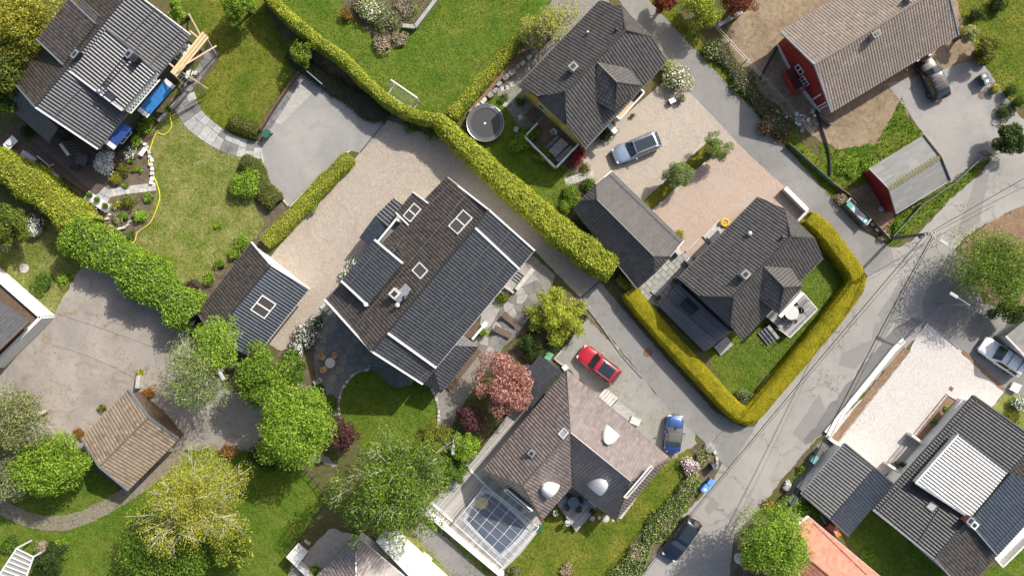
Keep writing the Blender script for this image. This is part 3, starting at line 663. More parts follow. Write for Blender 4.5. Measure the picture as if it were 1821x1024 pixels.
def hedge(path, w, h, kind, label, size=0.10, dens=90, core=None, wob=0.12, jit=0.8, grp=None, flower=None, ff=0.1, name='hedge', round_=0.25):
    """a long clipped or loose hedge: solid inner body under a skin of leaves"""
    size *= 0.66; dens *= 2.1
    P = smooth_path(path, 5); n = len(P); pts = [np.array(W(p[0], p[1], h)[:2]) for p in P]
    ww = [(w[0]+(w[1]-w[0])*i/(n-1) if isinstance(w, tuple) else w)*GSD*(H-h)/H for i in range(n)]
    org = Vector((pts[0][0], pts[0][1], 0)); f = Fol(); o2 = np.array([org.x, org.y])
    prof = [(-.46, 0.0), (-.5, 0.35), (-.49, 1-round_), (-.49+round_*0.8, 0.985), (0, 1.0), (.49-round_*0.8, 0.985), (.49, 1-round_), (.5, 0.35), (.46, 0.0)]
    rings = []
    # even spacing
    L = np.concatenate([[0], np.cumsum([np.linalg.norm(pts[i+1]-pts[i]) for i in range(n-1)])]); m = max(3, int(L[-1]/0.45)); ss = np.linspace(0, L[-1], m)
    X = np.interp(ss, L, [p[0] for p in pts]); Y = np.interp(ss, L, [p[1] for p in pts]); Wd = np.interp(ss, L, ww)
    wobv = np.convolve(rng.normal(0, 1, m+6), np.ones(3)/3, 'same')[3:m+3]; hob = np.convolve(rng.normal(0, 1, m+6), np.ones(3)/3, 'same')[3:m+3]
    ringsV = []
    for i in range(m):
        d = np.array([X[min(i+1, m-1)]-X[max(i-1, 0)], Y[min(i+1, m-1)]-Y[max(i-1, 0)]]); d /= np.linalg.norm(d); nn = np.array([-d[1], d[0]])
        wi = Wd[i]*(1+wob*wobv[i]*0.7); hi = h*(1+wob*0.35*hob[i])
        if i in (0, m-1): wi *= 0.8; hi *= 0.94
        ringsV.append([[X[i]-o2[0]+nn[0]*a*wi, Y[i]-o2[1]+nn[1]*a*wi, b*hi] for a, b in prof])
    R = np.array(ringsV); k = len(prof)
    cV = R.copy(); mid = R.mean(axis=1, keepdims=True); mid[:, :, 2] = 0; ctr = (R[:, :1]+R[:, -1:])/2
    cV = ctr+(R-ctr)*np.array([0.93, 0.93, 0.965]); cV = cV.reshape(-1, 3)
    F = []
    for i in range(m-1):
        for j in range(k-1): F.append((i*k+j, (i+1)*k+j, (i+1)*k+j+1, i*k+j+1))
    nv = len(cV); e = []
    for i in (0, m-1):
        for j in range(k//2): 
            a, b, c2, d2 = i*k+j, i*k+j+1, i*k+k-2-j, i*k+k-1-j
            F.append((a, b, c2, d2) if b != c2 else (a, b, d2, d2))
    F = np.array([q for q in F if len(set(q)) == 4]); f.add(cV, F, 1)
    # leaves over every patch of the surface
    for i in range(m-1):
        for j in range(k-1):
            a, b, c, d = R[i, j], R[i+1, j], R[i+1, j+1], R[i, j+1]
            nrm = np.cross(b-a, d-a); A = np.linalg.norm(nrm); cnt = rng.poisson(A*dens)
            if cnt == 0 or A < 1e-6: continue
            nrm = nrm/A; outw = (a+b+c+d)/4-ctr[i, 0]; 
            if np.dot(nrm, outw) < 0: nrm = -nrm
            u, v = rng.random((2, cnt)); Q = (a*((1-u)*(1-v))[:, None]+b*(u*(1-v))[:, None]+c*(u*v)[:, None]+d*((1-u)*v)[:, None])
            Q = Q + nrm*rng.normal(0.0, 0.25*size+0.22*wob, cnt)[:, None]
            V, FF = leaf_quads(Q, np.tile(nrm, (cnt, 1)), size, jit); f.add(V, FF, 0)
            if flower:
                kk = rng.random(cnt) < ff
                if kk.any(): V, FF = leaf_quads(Q[kk]+nrm*0.08, np.tile(nrm, (kk.sum(), 1)), size*0.8, 0.5, 0.8); f.add(V, FF, 2)
    o = f.build(name, [lf[kind], core or core_yellow]+([lf[flower]] if flower else [])); o.location = org
    return tag(o, label, 'hedge', grp)

def tree(px, py, r, h, kind, label, name='tree', base=0.3, K=34, leaves=7000, size=0.17, trunk_m=None, tr=0.2, kind2=None, f2=0.3, inner=0.42, open_=0.0, lobr=(0.24, 0.4), squash=0.85, trunk_px=None, limb=0.05, twigs=0, grp=None, flat=0.55, lean=0.0):
    """trunk and limbs as one mesh, crown of leaf clumps as another; the crown is seen at px,py"""
    size *= 0.62; leaves = int(leaves*1.9)
    zc = h*(base+1)/2; R = r*GSD*(H-zc)/H; Rz = h*(1-base)/2
    c = W(px, py, zc)
    if trunk_px is not None: b0 = W(trunk_px[0], trunk_px[1], 0)
    else: b0 = Vector((c.x+rng.uniform(-.3, .3), c.y+rng.uniform(-.3, .3), 0))
    t = thing(name, label, 'tree', b0, 0, grp); cl = np.array([c.x-b0.x, c.y-b0.y, zc])
    wood = MB(); top = cl+np.array([0, 0, Rz*0.25]); zb = h*base*0.75
    fork = np.array([top[0]*0.35, top[1]*0.35, zb]); 
    wood.tube([(0, 0, -0.05), (fork[0]*0.4, fork[1]*0.4, zb*0.5), tuple(fork), tuple((fork+top)/2+rng.normal(0, .15, 3)), tuple(top)], [tr*1.25, tr, tr*0.85, tr*0.55, tr*0.22], 8)
    lobes = []; f = Fol(); ph = rng.uniform(0, 6.28, 4)
    for i in range(K):
        d = rand_dirs(1)[0]
        if d[2] < -flat: d[2] = -d[2]
        q = rng.uniform(inner, 0.86)
        lr = rng.uniform(*lobr)*R*(1.15-0.35*q)
        lc = cl + d*np.array([R-lr*0.75, R-lr*0.75, Rz*0.86])*q/0.8
        hr = math.hypot(lc[0]-cl[0], lc[1]-cl[1])
        if hr > R*0.92: lc[:2] = cl[:2]+(lc[:2]-cl[:2])*R*0.92/hr
        az = math.atan2(lc[1]-cl[1], lc[0]-cl[0]); lc[:2] = cl[:2]+(lc[:2]-cl[:2])*(0.96+0.13*math.sin(2*az+ph[0])+0.09*math.sin(3*az+ph[1])+0.07*math.sin(5*az+ph[2])); lr *= rng.uniform(0.75, 1.1)
        lobes.append((lc, lr))
        st = fork+(top-fork)*rng.uniform(0.0, 0.8); mid = st+(lc-st)*0.5+rng.normal(0, 0.12*R*0.4, 3)
        r0 = max(0.02, limb*(0.6+0.8*rng.random()))
        wood.tube([tuple(st), tuple(mid), tuple(lc+(lc-mid)*0.25)], [r0*1.3, r0*0.8, r0*0.25], 5, False)
        for _ in range(twigs):
            e = lc+rand_dirs(1)[0]*lr*np.array([1.1, 1.1, 0.9]); s2 = mid+(lc-mid)*rng.uniform(0.2, 1)
            wood.tube([tuple(s2), tuple((s2+e)/2+rng.normal(0, .12, 3)), tuple(e)], [r0*0.55, r0*0.35, r0*0.12], 4, False)
    tot = sum(l[1]**2 for l in lobes)
    for lc, lr in lobes:
        n = int(leaves*lr*lr/tot); 
        if n < 4: continue
        d = rand_dirs(n); rad = np.where(rng.random(n) < 0.72, rng.uniform(0.78, 1.15, n), rng.uniform(0.35, 0.9, n))
        P = lc + d*rad[:, None]*lr*np.array([1, 1, squash])
        if open_: 
            ph = np.sin(P[:, 0]*5.1+lc[0])*np.sin(P[:, 1]*4.7+lc[1]*2)*np.sin(P[:, 2]*5.3); k = ph > -0.25+open_*0.5; P, d = P[k], d[k]
        k2 = rng.random(len(P)) < f2 if kind2 else np.zeros(len(P), bool)
        if (~k2).any(): V, F = leaf_quads(P[~k2], d[~k2]*0.6+np.array([0, 0, 0.55]), size); f.add(V, F, 0)
        if k2.any(): V, F = leaf_quads(P[k2], d[k2]*0.6+np.array([0, 0, 0.55]), size); f.add(V, F, 1)
    wo_ = wood.build('trunk', trunk_m or bark, t, origin=(0, 0, 0)); wo_.data.polygons.foreach_set('use_smooth', [True]*len(wo_.data.polygons))
    f.build('crown', [lf[kind]]+([lf[kind2]] if kind2 else []), t)
    return t

def conifer(px, py, r, h, kind, label, n=16, sprays=420, size=0.16, name='conifer', droop=0.5):
    """bushy juniper: many upward arching plumes"""
    size *= 0.7; sprays = int(sprays*1.7)
    zc = h*0.5; R = r*GSD*(H-zc)/H; c = W(px, py, zc); b0 = Vector((c.x, c.y, 0)); t = thing(name, label, 'tree', b0)
    wood = MB(); f = Fol(); wood.tube([(0, 0, -0.05), (0, 0, h*0.8)], [0.16, 0.04], 7)
    for i in range(n):
        a = 2*math.pi*(i+rng.uniform(-.3, .3))*0.618*2; q = math.sqrt((i+0.5)/n)
        e = np.array([R*q*math.cos(a), R*q*math.sin(a), h*(1-0.62*q)+rng.uniform(-.3, .3)]); s = np.array([e[0]*0.15, e[1]*0.15, e[2]*0.45])
        mid = (s+e)/2+np.array([0, 0, 0.35])
        wood.tube([tuple(s), tuple(mid), tuple(e)], [0.05, 0.035, 0.012], 4, False)
        m = sprays; tt = rng.random(m)**0.7; bz = ((1-tt)**2)[:, None]*s+(2*tt*(1-tt))[:, None]*mid+(tt**2)[:, None]*e
        wd = (0.62*R*0.42*(1.15-tt*0.85)+0.1)[:, None]; P = bz+rng.normal(size=(m, 3))*wd*np.array([.55, .55, .35]); P[:, 2] = np.maximum(P[:, 2], 0.05)
        dirv = (e-s)/np.linalg.norm(e-s); V, F = leaf_quads(P, np.tile(np.array([0, 0, 0.9])+dirv*0.3, (m, 1)), size, 0.7, 0.3); f.add(V, F, 0)
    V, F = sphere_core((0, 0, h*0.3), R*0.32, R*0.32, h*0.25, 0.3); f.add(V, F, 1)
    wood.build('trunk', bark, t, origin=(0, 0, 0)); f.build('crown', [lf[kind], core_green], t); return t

gb = {
 'lawn_fresh': leaf_mat('grass_fresh', (0.035, 0.085, 0.004), (0.085, 0.16, 0.008), (0.15, 0.23, 0.02), 0.3, (0.20, 0.21, 0.03), 0.4),
 'lawn_dry': leaf_mat('grass_dry', (0.07, 0.115, 0.008), (0.14, 0.19, 0.02), (0.26, 0.27, 0.08), 0.3, (0.32, 0.29, 0.12), 0.45),
 'lawn_moss': leaf_mat('grass_moss', (0.045, 0.085, 0.004), (0.10, 0.155, 0.008), (0.18, 0.22, 0.02), 0.3, (0.22, 0.19, 0.03), 0.35),
}
def grow_grass(P, mname, look, dens, h, z):
    X, Y = sample_poly(P, dens*2.4); n = len(X); a = rng.uniform(0, 2*math.pi, n); hh = h*0.65*rng.uniform(0.5, 1.5, n); wd = rng.uniform(0.02, 0.05, n); ln = rng.uniform(0.04, 0.16, n)
    B = np.stack([X, Y, np.full(n, z)], 1); u = np.stack([np.cos(a), np.sin(a), np.zeros(n)], 1); v = np.stack([-np.sin(a), np.cos(a), np.zeros(n)], 1)
    V = np.empty((n, 4, 3)); V[:, 0] = B-v*wd[:, None]; V[:, 1] = B+v*wd[:, None]
    V[:, 2] = B+u*(ln*0.55)[:, None]+v*wd[:, None]*0.9+np.stack([0*hh, 0*hh, hh*0.8], 1); V[:, 3] = B+u*ln[:, None]-v*wd[:, None]*0.3+np.stack([0*hh, 0*hh, hh], 1)
    o = np_obj('grass', V.reshape(-1, 3), np.arange(4*n).reshape(n, 4), [gb[mname]])
    return tag(o, 'short grass of the '+look, 'grass', kind='stuff')

def litter(P, dens, mat, label, z=.05, size=.07, name='leaf_litter'):
    """fallen leaves and grit lying about"""
    Q = [tuple(W(p[0], p[1])[:2]) for p in P]; X, Y = sample_poly(Q, dens)
    k = np.sin(X*.9+1.3*np.sin(Y*.7))*np.sin(Y*1.1+np.sin(X*.6)) > rng.uniform(-.6, 1.0, len(X)); X, Y = X[k], Y[k]
    V, F = leaf_quads(np.stack([X, Y, np.full(len(X), z)], 1), np.tile(np.array([0, 0, 3.0]), (len(X), 1)), size); return tag(np_obj(name, V, F, [mat]), label, 'leaf litter', kind='stuff')

# ================================================================ HOUSES
t_black = tile_mat('black_glazed_tiles', (0.036, 0.037, 0.041), (0.018, 0.019, 0.022), 0.40, spec=0.9)
t_brown = tile_mat('dusty_shaded_tiles', (0.060, 0.048, 0.040), (0.026, 0.022, 0.019), 0.4, (0.085, 0.07, 0.05), 0.5)  # black tiles on duller slopes: dust, shade and lost sheen in the colour
t_char = tile_mat('charcoal_tiles', (0.062, 0.057, 0.054), (0.034, 0.032, 0.031), 0.44, (0.085, 0.075, 0.06), 0.4)
t_grey = tile_mat('mauve_grey_tiles', (0.19, 0.153, 0.142), (0.105, 0.085, 0.079), 0.33, spec=1.0)
t_tan = tile_mat('tan_tiles', (0.235, 0.19, 0.155), (0.14, 0.113, 0.093), 0.7, (0.30, 0.255, 0.20), 0.6, big=(0.17, 0.14, 0.115))
t_moss = tile_mat('mossy_tiles', (0.25, 0.20, 0.15), (0.12, 0.095, 0.07), 0.85, (0.17, 0.10, 0.05), 0.8, big=(0.21, 0.17, 0.115))
t_red = tile_mat('terracotta_tiles', (0.50, 0.20, 0.13), (0.36, 0.135, 0.09), 0.75, (0.30, 0.14, 0.10), 0.4)
t_blue = tile_mat('glossy_blue_black_tiles', (0.034, 0.042, 0.056), (0.02, 0.026, 0.036), 0.34, spec=0.9)
t_felt = tile_mat('roofing_felt', (0.225, 0.225, 0.215), (0.17, 0.17, 0.165), 0.85, (0.20, 0.20, 0.13), 0.4)
under = M('roof_underlay', (0.03, 0.028, 0.026), None, 4, 0.9)
yellow_wall = M('ochre_cladding', (0.46, 0.34, 0.06), (0.40, 0.29, 0.05), 3, 0.6)
red_wall = M('red_cladding', (0.30, 0.022, 0.02), (0.24, 0.016, 0.016), 3, 0.6)
grey_wall = M('grey_render', (0.35, 0.35, 0.34), None, 2, 0.85)

class Plane:
    def __init__(s, pts):
        P = np.array([tuple(p) for p in pts]); s.c = P.mean(0); _, _, vt = np.linalg.svd(P-s.c); n = vt[2]
        if n[2] < 0: n = -n
        s.n = n
        if math.hypot(n[0], n[1]) < 0.02: e = P[1]-P[0]; u = np.array([e[0], e[1], 0])
        else: u = np.cross([0, 0, 1], n)
        s.u = u/np.linalg.norm(u); s.v = np.cross(n, s.u); s.pts = P
        s.uv = np.stack([(P-s.c)@s.u, (P-s.c)@s.v], 1)
    def z(s, x, y): return s.c[2]-(s.n[0]*(x-s.c[0])+s.n[1]*(y-s.c[1]))/s.n[2]
    def ray(s, px, py):
        d = np.array(W(px, py, 0))-np.array([0, 0, H]); o = np.array([0, 0, H]); t = ((s.c-o)@s.n)/(d@s.n); return o+d*t
    def at(s, u, v, h=0.0): return tuple(s.c+s.u*u+s.v*v+s.n*h)

def tiles(parent, pl, mat, tw=0.30, course=0.37, amp=0.06, step=0.022, name='roof_tiles'):
    """pantiles as real waves and steps over one roof slope, cut to its outline"""
    (u0, v0), (u1, v1) = pl.uv.min(0), pl.uv.max(0); q = 6
    nu = int((u1-u0)/tw)+2; nv = int((v1-v0)/course)+2
    prof = (0.5-0.5*np.cos(2*np.pi*np.arange(q)/q))*amp
    uu = u0-tw/2+np.arange(nu*q+1)*tw/q; hu = np.tile(prof, nu+1)[:nu*q+1]
    rows_v, rows_h = [], []
    for i in range(nv):
        rows_v += [v0+i*course, v0+(i+1)*course]; rows_h += [step, 0.0]
    rv, rh = np.array(rows_v), np.array(rows_h)
    jit = np.repeat(rng.normal(0, 0.0006, (nv, nu*q+1)), 2, axis=0)
    UU, VV = np.meshgrid(uu, rv); HH = hu[None, :]+rh[:, None]+jit+0.012
    V = pl.c+UU[..., None]*pl.u+VV[..., None]*pl.v+HH[..., None]*pl.n
    nr, ncol = UU.shape; idx = np.arange(nr*ncol).reshape(nr, ncol)
    F = np.stack([idx[:-1, :-1], idx[:-1, 1:], idx[1:, 1:], idx[1:, :-1]], -1).reshape(-1, 4)
    org = np.array(ORG[root_of(parent).name]); V = V.reshape(-1, 3)-org
    me = bpy.data.meshes.new(name); me.from_pydata(V.tolist(), [], F.tolist())
    tone = np.clip(rng.normal(0.5, 0.27, (nv, nu+1)), 0, 1); ri = np.minimum(np.repeat(np.arange(nr-1), ncol-1)//2, nv-1); ci = np.tile(np.arange(ncol-1), nr-1)//q
    me.attributes.new('tone', 'FLOAT', 'FACE').data.foreach_set('value', tone[ri, ci].astype(np.float32)); bm = bmesh.new(); bm.from_mesh(me)
    uvp = pl.uv if area2(pl.uv.tolist()) > 0 else pl.uv[::-1]; n = len(uvp)
    for i in range(n):
        a, b = uvp[i], uvp[(i+1) % n]; e = b-a
        if np.linalg.norm(e) < 0.02: continue
        o2 = np.array([e[1], -e[0]]); o3 = pl.u*o2[0]+pl.v*o2[1]
        bmesh.ops.bisect_plane(bm, geom=bm.verts[:]+bm.edges[:]+bm.faces[:], dist=1e-5, plane_co=pl.c+pl.u*a[0]+pl.v*a[1]-org, plane_no=o3, clear_outer=True)
    bm.to_mesh(me); bm.free(); me.materials.append(mat)
    me.polygons.foreach_set('use_smooth', [True]*len(me.polygons)); me.set_sharp_from_angle(angle=math.radians(50))
    o = bpy.data.objects.new(name, me); C.objects.link(o); o.parent = parent; o['kind'] = 'stuff'
    return o

class House:
    def __init__(s, name, label, px, py, cat='house'):
        s.t = thing(name, label, cat, W(px, py, 0)); s.cat = cat
    def P(s, p): return W(*p)
    def roof(s, planes, mat, thick=0.15, tw=0.30, amp=0.062, course=0.37, name='roof', step=0.03):
        """planes: outlines of slopes as (pixel x, pixel y, height)"""
        pls = [Plane([W(*p) for p in pts]) for pts in planes]; mb = MB()
        for pl in pls:
            n = len(pl.uv); top = [pl.at(a, b, -0.004) for a, b in pl.uv]; bot = [pl.at(a, b, -thick) for a, b in pl.uv]
            if area2(pl.uv.tolist()) < 0: top.reverse(); bot.reverse()
            mb.add(top+bot, [tuple(range(n)), tuple(range(n, 2*n))[::-1]]+[(i, n+i, n+(i+1) % n, (i+1) % n) for i in range(n)])
        r = mb.build(name, under, s.t)
        ms = mat if isinstance(mat, list) else [mat]*len(pls)
        for pl, m in zip(pls, ms): tiles(r, pl, m, tw, course, amp, step)
        s.r = r; return pls
    def walls(s, pls, mat, ins=0.4, z0=0.0, drop=0.16, outline=None, name='wall'):
        """upright walls set in from the eaves, reaching up under the roof"""
        if outline is None: hp = hull2([(p[0], p[1]) for pl in pls for p in pl.pts])
        else: hp = [tuple(W(*p)[:2]) for p in outline]
        Q = inset(hp, ins) if ins else hp; n = len(Q); mb = MB()
        for i in range(n):
            a, b = np.array(Q[i]), np.array(Q[(i+1) % n]); L = np.linalg.norm(b-a); m = max(1, int(L/0.3)); vs_ = []
            for j in range(m+1):
                p = a+(b-a)*j/m; zt = min(pl.z(p[0], p[1]) for pl in pls)-drop if not isinstance(pls, (int, float)) else pls
                vs_.append((p[0], p[1], z0)); vs_.append((p[0], p[1], zt))
            mb.add(vs_, [(2*j, 2*j+2, 2*j+3, 2*j+1) for j in range(m)])
        return mb.build(name, mat, s.t)
    def line(s, name, pts, w, h, mat, up=0.0, parent=None):
        mb = MB(); P = [W(*p)+Vector((0, 0, up)) for p in pts]
        for a, b in zip(P, P[1:]): mb.beam(a, b, w, h)
        return mb.build(name, mat, parent or s.t)
    def ridge(s, pts, mat, r=0.10, up=0.02):
        P = [W(*p)+Vector((0, 0, up)) for p in pts]; mb = MB()
        for a, b in zip(P, P[1:]):
            L = (b-a).length; n = max(2, int(L/0.4))
            for i in range(n):
                p, q = a+(b-a)*(i/n), a+(b-a)*((i+1.06)/n); mb.tube([p, q], [r, r*0.88], 8)
        return mb.build('ridge_cap', mat, s.r)
    def barge(s, pts, mat=None, w=0.13, h=0.24, up=0.03): return s.line('bargeboard', pts, w, h, mat or white, up)
    def gutter(s, pts, mat=None): return s.line('gutter', pts, 0.13, 0.11, mat or gutter, -0.10)
    def chimney(s, pl, px, py, a, b, h, mat, cap=None, rz=None, pipe=0):
        c = pl.ray(px, py); rz = math.atan2(pl.u[1], pl.u[0]) if rz is None else rz
        mb = MB().box((c[0], c[1], c[2]-0.6), a, b, h+0.6, rz); o = mb.build('chimney', mat, s.r)
        mc = MB().box((c[0], c[1], c[2]+h), a+0.05, b+0.05, 0.07, rz).build('chimney_cap', cap or zinc, s.t)
        fl = MB().box((c[0], c[1], c[2]+h+0.08), a*0.55, b*0.55, 0.05, rz).build('flue', black, s.t)
        for i in range(pipe):
            x = c[0]+(i-0.5)*0.4*a; MB().lathe((x, c[1], c[2]+h+0.05), [(0.11, 0), (0.11, 0.3), (0.15, 0.3), (0.15, 0.36)], 10).build('flue', black, s.t)
        return o
    def vent(s, pl, px, py, r=0.09, h=0.5, mat=None, hat=True):
        c = pl.ray(px, py); pr = [(r, -0.2), (r, h)]+([(r*1.7, h), (r*1.5, h+0.08), (0.02, h+0.16)] if hat else [])
        return MB().lathe(c, pr, 10).build('roof_vent', mat or darkmetal, s.t, True)
    def skylight(s, pl, px, py, w, h, panes=1, fm=None, gm=None, t=0.09, up=0.06, name='skylight', rot=0):
        c = pl.ray(px, py); d = c-pl.c; u0, v0 = d@pl.u, d@pl.v; f = MB(); fm = fm or offwhite
        up = up+0.05
        def b(p, q, wd): f.beam(p, q, wd, 0.12, tuple(pl.n))
        x0, x1, y0, y1 = u0-w/2, u0+w/2, v0-h/2, v0+h/2; hh = up
        b(pl.at(x0-t/2, y0, hh), pl.at(x1+t/2, y0, hh), t); b(pl.at(x0-t/2, y1, hh), pl.at(x1+t/2, y1, hh), t)
        b(pl.at(x0, y0+t/2, hh), pl.at(x0, y1-t/2, hh), t); b(pl.at(x1, y0+t/2, hh), pl.at(x1, y1-t/2, hh), t)
        for i in range(1, panes): xm = x0+(x1-x0)*i/panes; b(pl.at(xm, y0+t/2, hh), pl.at(xm, y1-t/2, hh), t*1.3)
        fr = f.build(name, fm, s.t)
        for i in range(panes):
            xa, xb = x0+(x1-x0)*i/panes+t*.55, x0+(x1-x0)*(i+1)/panes-t*.55
            MB().add([pl.at(xa, y0+t*.5, hh+.01), pl.at(xb, y0+t*.5, hh+.01), pl.at(xb, y1-t*.5, hh+.01), pl.at(xa, y1-t*.5, hh+.01)], [(0, 1, 2, 3)]).build('pane', gm or skyglass, fr)
        return fr
    def window(s, a, b, z0, z1, panes=2, off=0.03, fm=None):
        """upright window in a wall running from a to b (metres)"""
        a, b = Vector((a[0], a[1], 0)), Vector((b[0], b[1], 0)); d = (b-a).normalized(); n = Vector((d.y, -d.x, 0)); f = MB(); t = 0.08
        A, B = a+n*off, b+n*off; Z = lambda p, z: Vector((p.x, p.y, z))
        for z in (z0, z1): f.beam(Z(A, z), Z(B, z), 0.06, t)
        for i in range(panes+1): p = A+(B-A)*i/panes; f.beam(Z(p, z0+t/2), Z(p, z1-t/2), 0.06, t, up=tuple(d))
        fr = f.build('window', fm or white, s.t)
        for i in range(panes):
            p, q = A+(B-A)*(i/panes)+d*t/2-n*0.015, A+(B-A)*((i+1)/panes)-d*t/2-n*0.015
            MB().add([Z(p, z0+t/2), Z(q, z0+t/2), Z(q, z1-t/2), Z(p, z1-t/2)], [(0, 1, 2, 3)]).build('pane', pane, fr)
        return fr
    def clips(s, pl, p0, p1, step=0.35, mat=None):
        """snow rail along a slope"""
        a, b = pl.ray(*p0), pl.ray(*p1); n = pl.n; mb = MB(); mb.tube([a+n*0.14, b+n*0.14], 0.03, 6); L = np.linalg.norm(b-a)
        for i in range(int(L/0.9)+1): q = a+(b-a)*min(1, i*0.9/L); mb.beam(q, q+n*0.14, 0.03, 0.03)
        return mb.build('snow_rail', mat or gutter, s.r)
    def ladder(s, pl, p0, p1, w=0.42, mat=None, name='roof_ladder', up=0.11):
        a, b = pl.ray(*p0)+pl.n*up, pl.ray(*p1)+pl.n*up; d = (b-a)/np.linalg.norm(b-a); sd = np.cross(pl.n, d); mb = MB()
        for k in (-1, 1): mb.beam(a+sd*k*w/2, b+sd*k*w/2, 0.05, 0.05, tuple(pl.n))
        L = np.linalg.norm(b-a)
        for i in range(1, int(L/0.33)): q = a+d*i*0.33; mb.beam(q-sd*w/2, q+sd*w/2, 0.05, 0.04, tuple(pl.n))
        return mb.build(name, mat or darkmetal, s.r)
def vadd(p, dx=0, dy=0, dz=0): return (p[0]+dx, p[1]+dy, p[2]+dz)

# ---- top left house, under repair ---------------------------------------------------------
h = House('house', 'large house with bright ribbed black roof and timber scaffold at its corner', 190, 140)
R1, R2 = (63,191,8.3), (233,-18,8.3); E1, E2 = (174,265,5.0), (339,62,5.0); N1, N2 = (25,147,5.0), (187,-52,5.0)
pA = h.roof([[R2, R1, E1, E2], [R1, R2, N2, N1]], [t_black, t_brown]); h.walls(pA, darkwall, 0.55)
h.ridge([R1, R2], t_black); h.barge([R1, E1]); h.barge([R1, N1], zinc); h.barge([R2, E2], offwhite); h.gutter([E1, E2], zinc)
h.clips(pA[0], (100,205), (285,5)); h.clips(pA[0], (150,245), (330,45)); h.clips(pA[0], (170,180), (292,22))
h.chimney(pA[0], 142, 101, 0.75, 0.35, 0.8, darkmetal, zinc); h.ladder(pA[1], (143,5), (178,36), 0.5, zinc)
d1 = h.roof([[(190,52,8.1), (124,127,8.1), (218,197,6.5), (278,128,6.5)]], t_black, name='dormer_roof'); h.walls(d1, white, 0.12, 5.4, name='dormer_wall')
h.barge([(124,127,8.1), (218,197,6.5)]); h.barge([(190,52,8.1), (278,128,6.5)], gutter); h.gutter([(218,197,6.5), (278,128,6.5)], zinc)
h.chimney(d1[0], 247, 108, 0.55, 0.55, 0.9, black, darkmetal); h.chimney(d1[0], 232, 98, 0.7, 0.5, 0.35, zinc); h.vent(d1[0], 179, 164, 0.13, 0.4, zinc)
h.skylight(d1[0], 195, 172, 0.8, 0.8, 1, darkmetal, pane); h.ladder(d1[0], (228,100), (183,157), 0.4)
a_, b_ = W(224,196,6.1), W(276,136,6.1); tr_ = MB()
for i in range(12):
    p, q = a_+(b_-a_)*(i/12), a_+(b_-a_)*((i+1)/12); tr_.beam(p+Vector((.25, -.2, -.45)), q, 0.06, 0.06); tr_.beam(p, p+Vector((.25, -.2, -.45)), 0.06, 0.06)
tr_.beam(a_, b_, 0.09, 0.09); tr_.beam(a_+Vector((.25, -.2, -.45)), b_+Vector((.25, -.2, -.45)), 0.09, 0.09); tr_.build('window_lattice', white, h.t)
d2 = h.roof([[(113,116,8.15), (171,43,8.15), (124,-1,6.7), (66,71,6.7)]], t_brown, name='dormer_roof'); h.walls(d2, darkwall, 0.15, 5.2, name='dormer_wall')
h.barge([(113,116,8.15), (66,71,6.7)], zinc); h.barge([(171,43,8.15), (124,-1,6.7)], zinc)
d3 = h.roof([[(29,154,4.9), (66,192,4.9), (106,225,4.9), (88,254,3.0), (16,190,3.0)]], t_black, name='porch_roof'); h.walls(d3, darkwall, 0.5, 0.0, name='porch_wall'); h.gutter([(16,190,3.0), (88,254,3.0)], zinc)
a_, b_ = W(176,268,0), W(341,66,0)
awn = M('blue_awning', (0.02, 0.16, 0.42), (0.016, 0.13, 0.36), 2, 0.55); awn2 = M('navy_awning', (0.012, 0.05, 0.22), (0.01, 0.04, 0.18), 2, 0.55)
def awning(p, q, z, dep, m, ends):
    A, B = W(*p, z), W(*q, z); d = (B-A).normalized(); n = Vector((-d.y, d.x, 0))*(-1 if d.x*0+d.y > 0 else 1)
    if n.dot(Vector((1, -1, 0))) < 0: n = -n
    k = 4; o = None
    for i in range(k):
        P0, P1 = A+(B-A)*(i/k+.004), A+(B-A)*((i+1)/k-.004)
        mb = MB().add([P0, P1, P1+n*dep+Vector((0, 0, -.5)), P0+n*dep+Vector((0, 0, -.5)), P0+Vector((0, 0, -.05)), P1+Vector((0, 0, -.05)), P1+n*dep+Vector((0, 0, -.55)), P0+n*dep+Vector((0, 0, -.55))], [(0, 1, 2, 3), (7, 6, 5, 4), (0, 4, 5, 1), (1, 5, 6, 2), (2, 6, 7, 3), (3, 7, 4, 0)])
        mb.build('awning_panel', m, h.t)
    for e in ends:
        s_ = A if e == 0 else B; dd = -d if e == 0 else d
        MB().beam(s_+dd*0.22+n*0.02, s_+dd*0.22+n*dep+Vector((0, 0, -.52)), 0.42, 0.06).build('awning_cover', offwhite, h.t)
awning((249,190), (289,145), 3.2, 0.95, awn, (0, 1)); awning((190,247), (217,216), 4.4, 0.9, awn2, (0,))
nb = (W(340,64,5)-W(174,265,5)).normalized(); nn_ = Vector((nb.y, -nb.x, 0)); wa = W(178,262,5)-nn_*0.56
for s0, s1, z0, z1, pn in ((0.9, 2.3, 1.0, 2.2, 2), (10.6, 12.2, 2.6, 4.0, 2), (7.2, 8.4, 1.0, 2.1, 2)):
    p, q = wa+nb*s0, wa+nb*s1; h.window((p.x, p.y), (q.x, q.y), z0, z1, pn)
for dz, (px, py) in ((3.4, (312,82)), (3.0, (330,92))):
    c = W(px, py, dz); MB().box((c.x, c.y, dz), 1.5, 0.7, 0.1, ang(165, -203)).build('balcony_board', offwhite, h.t)

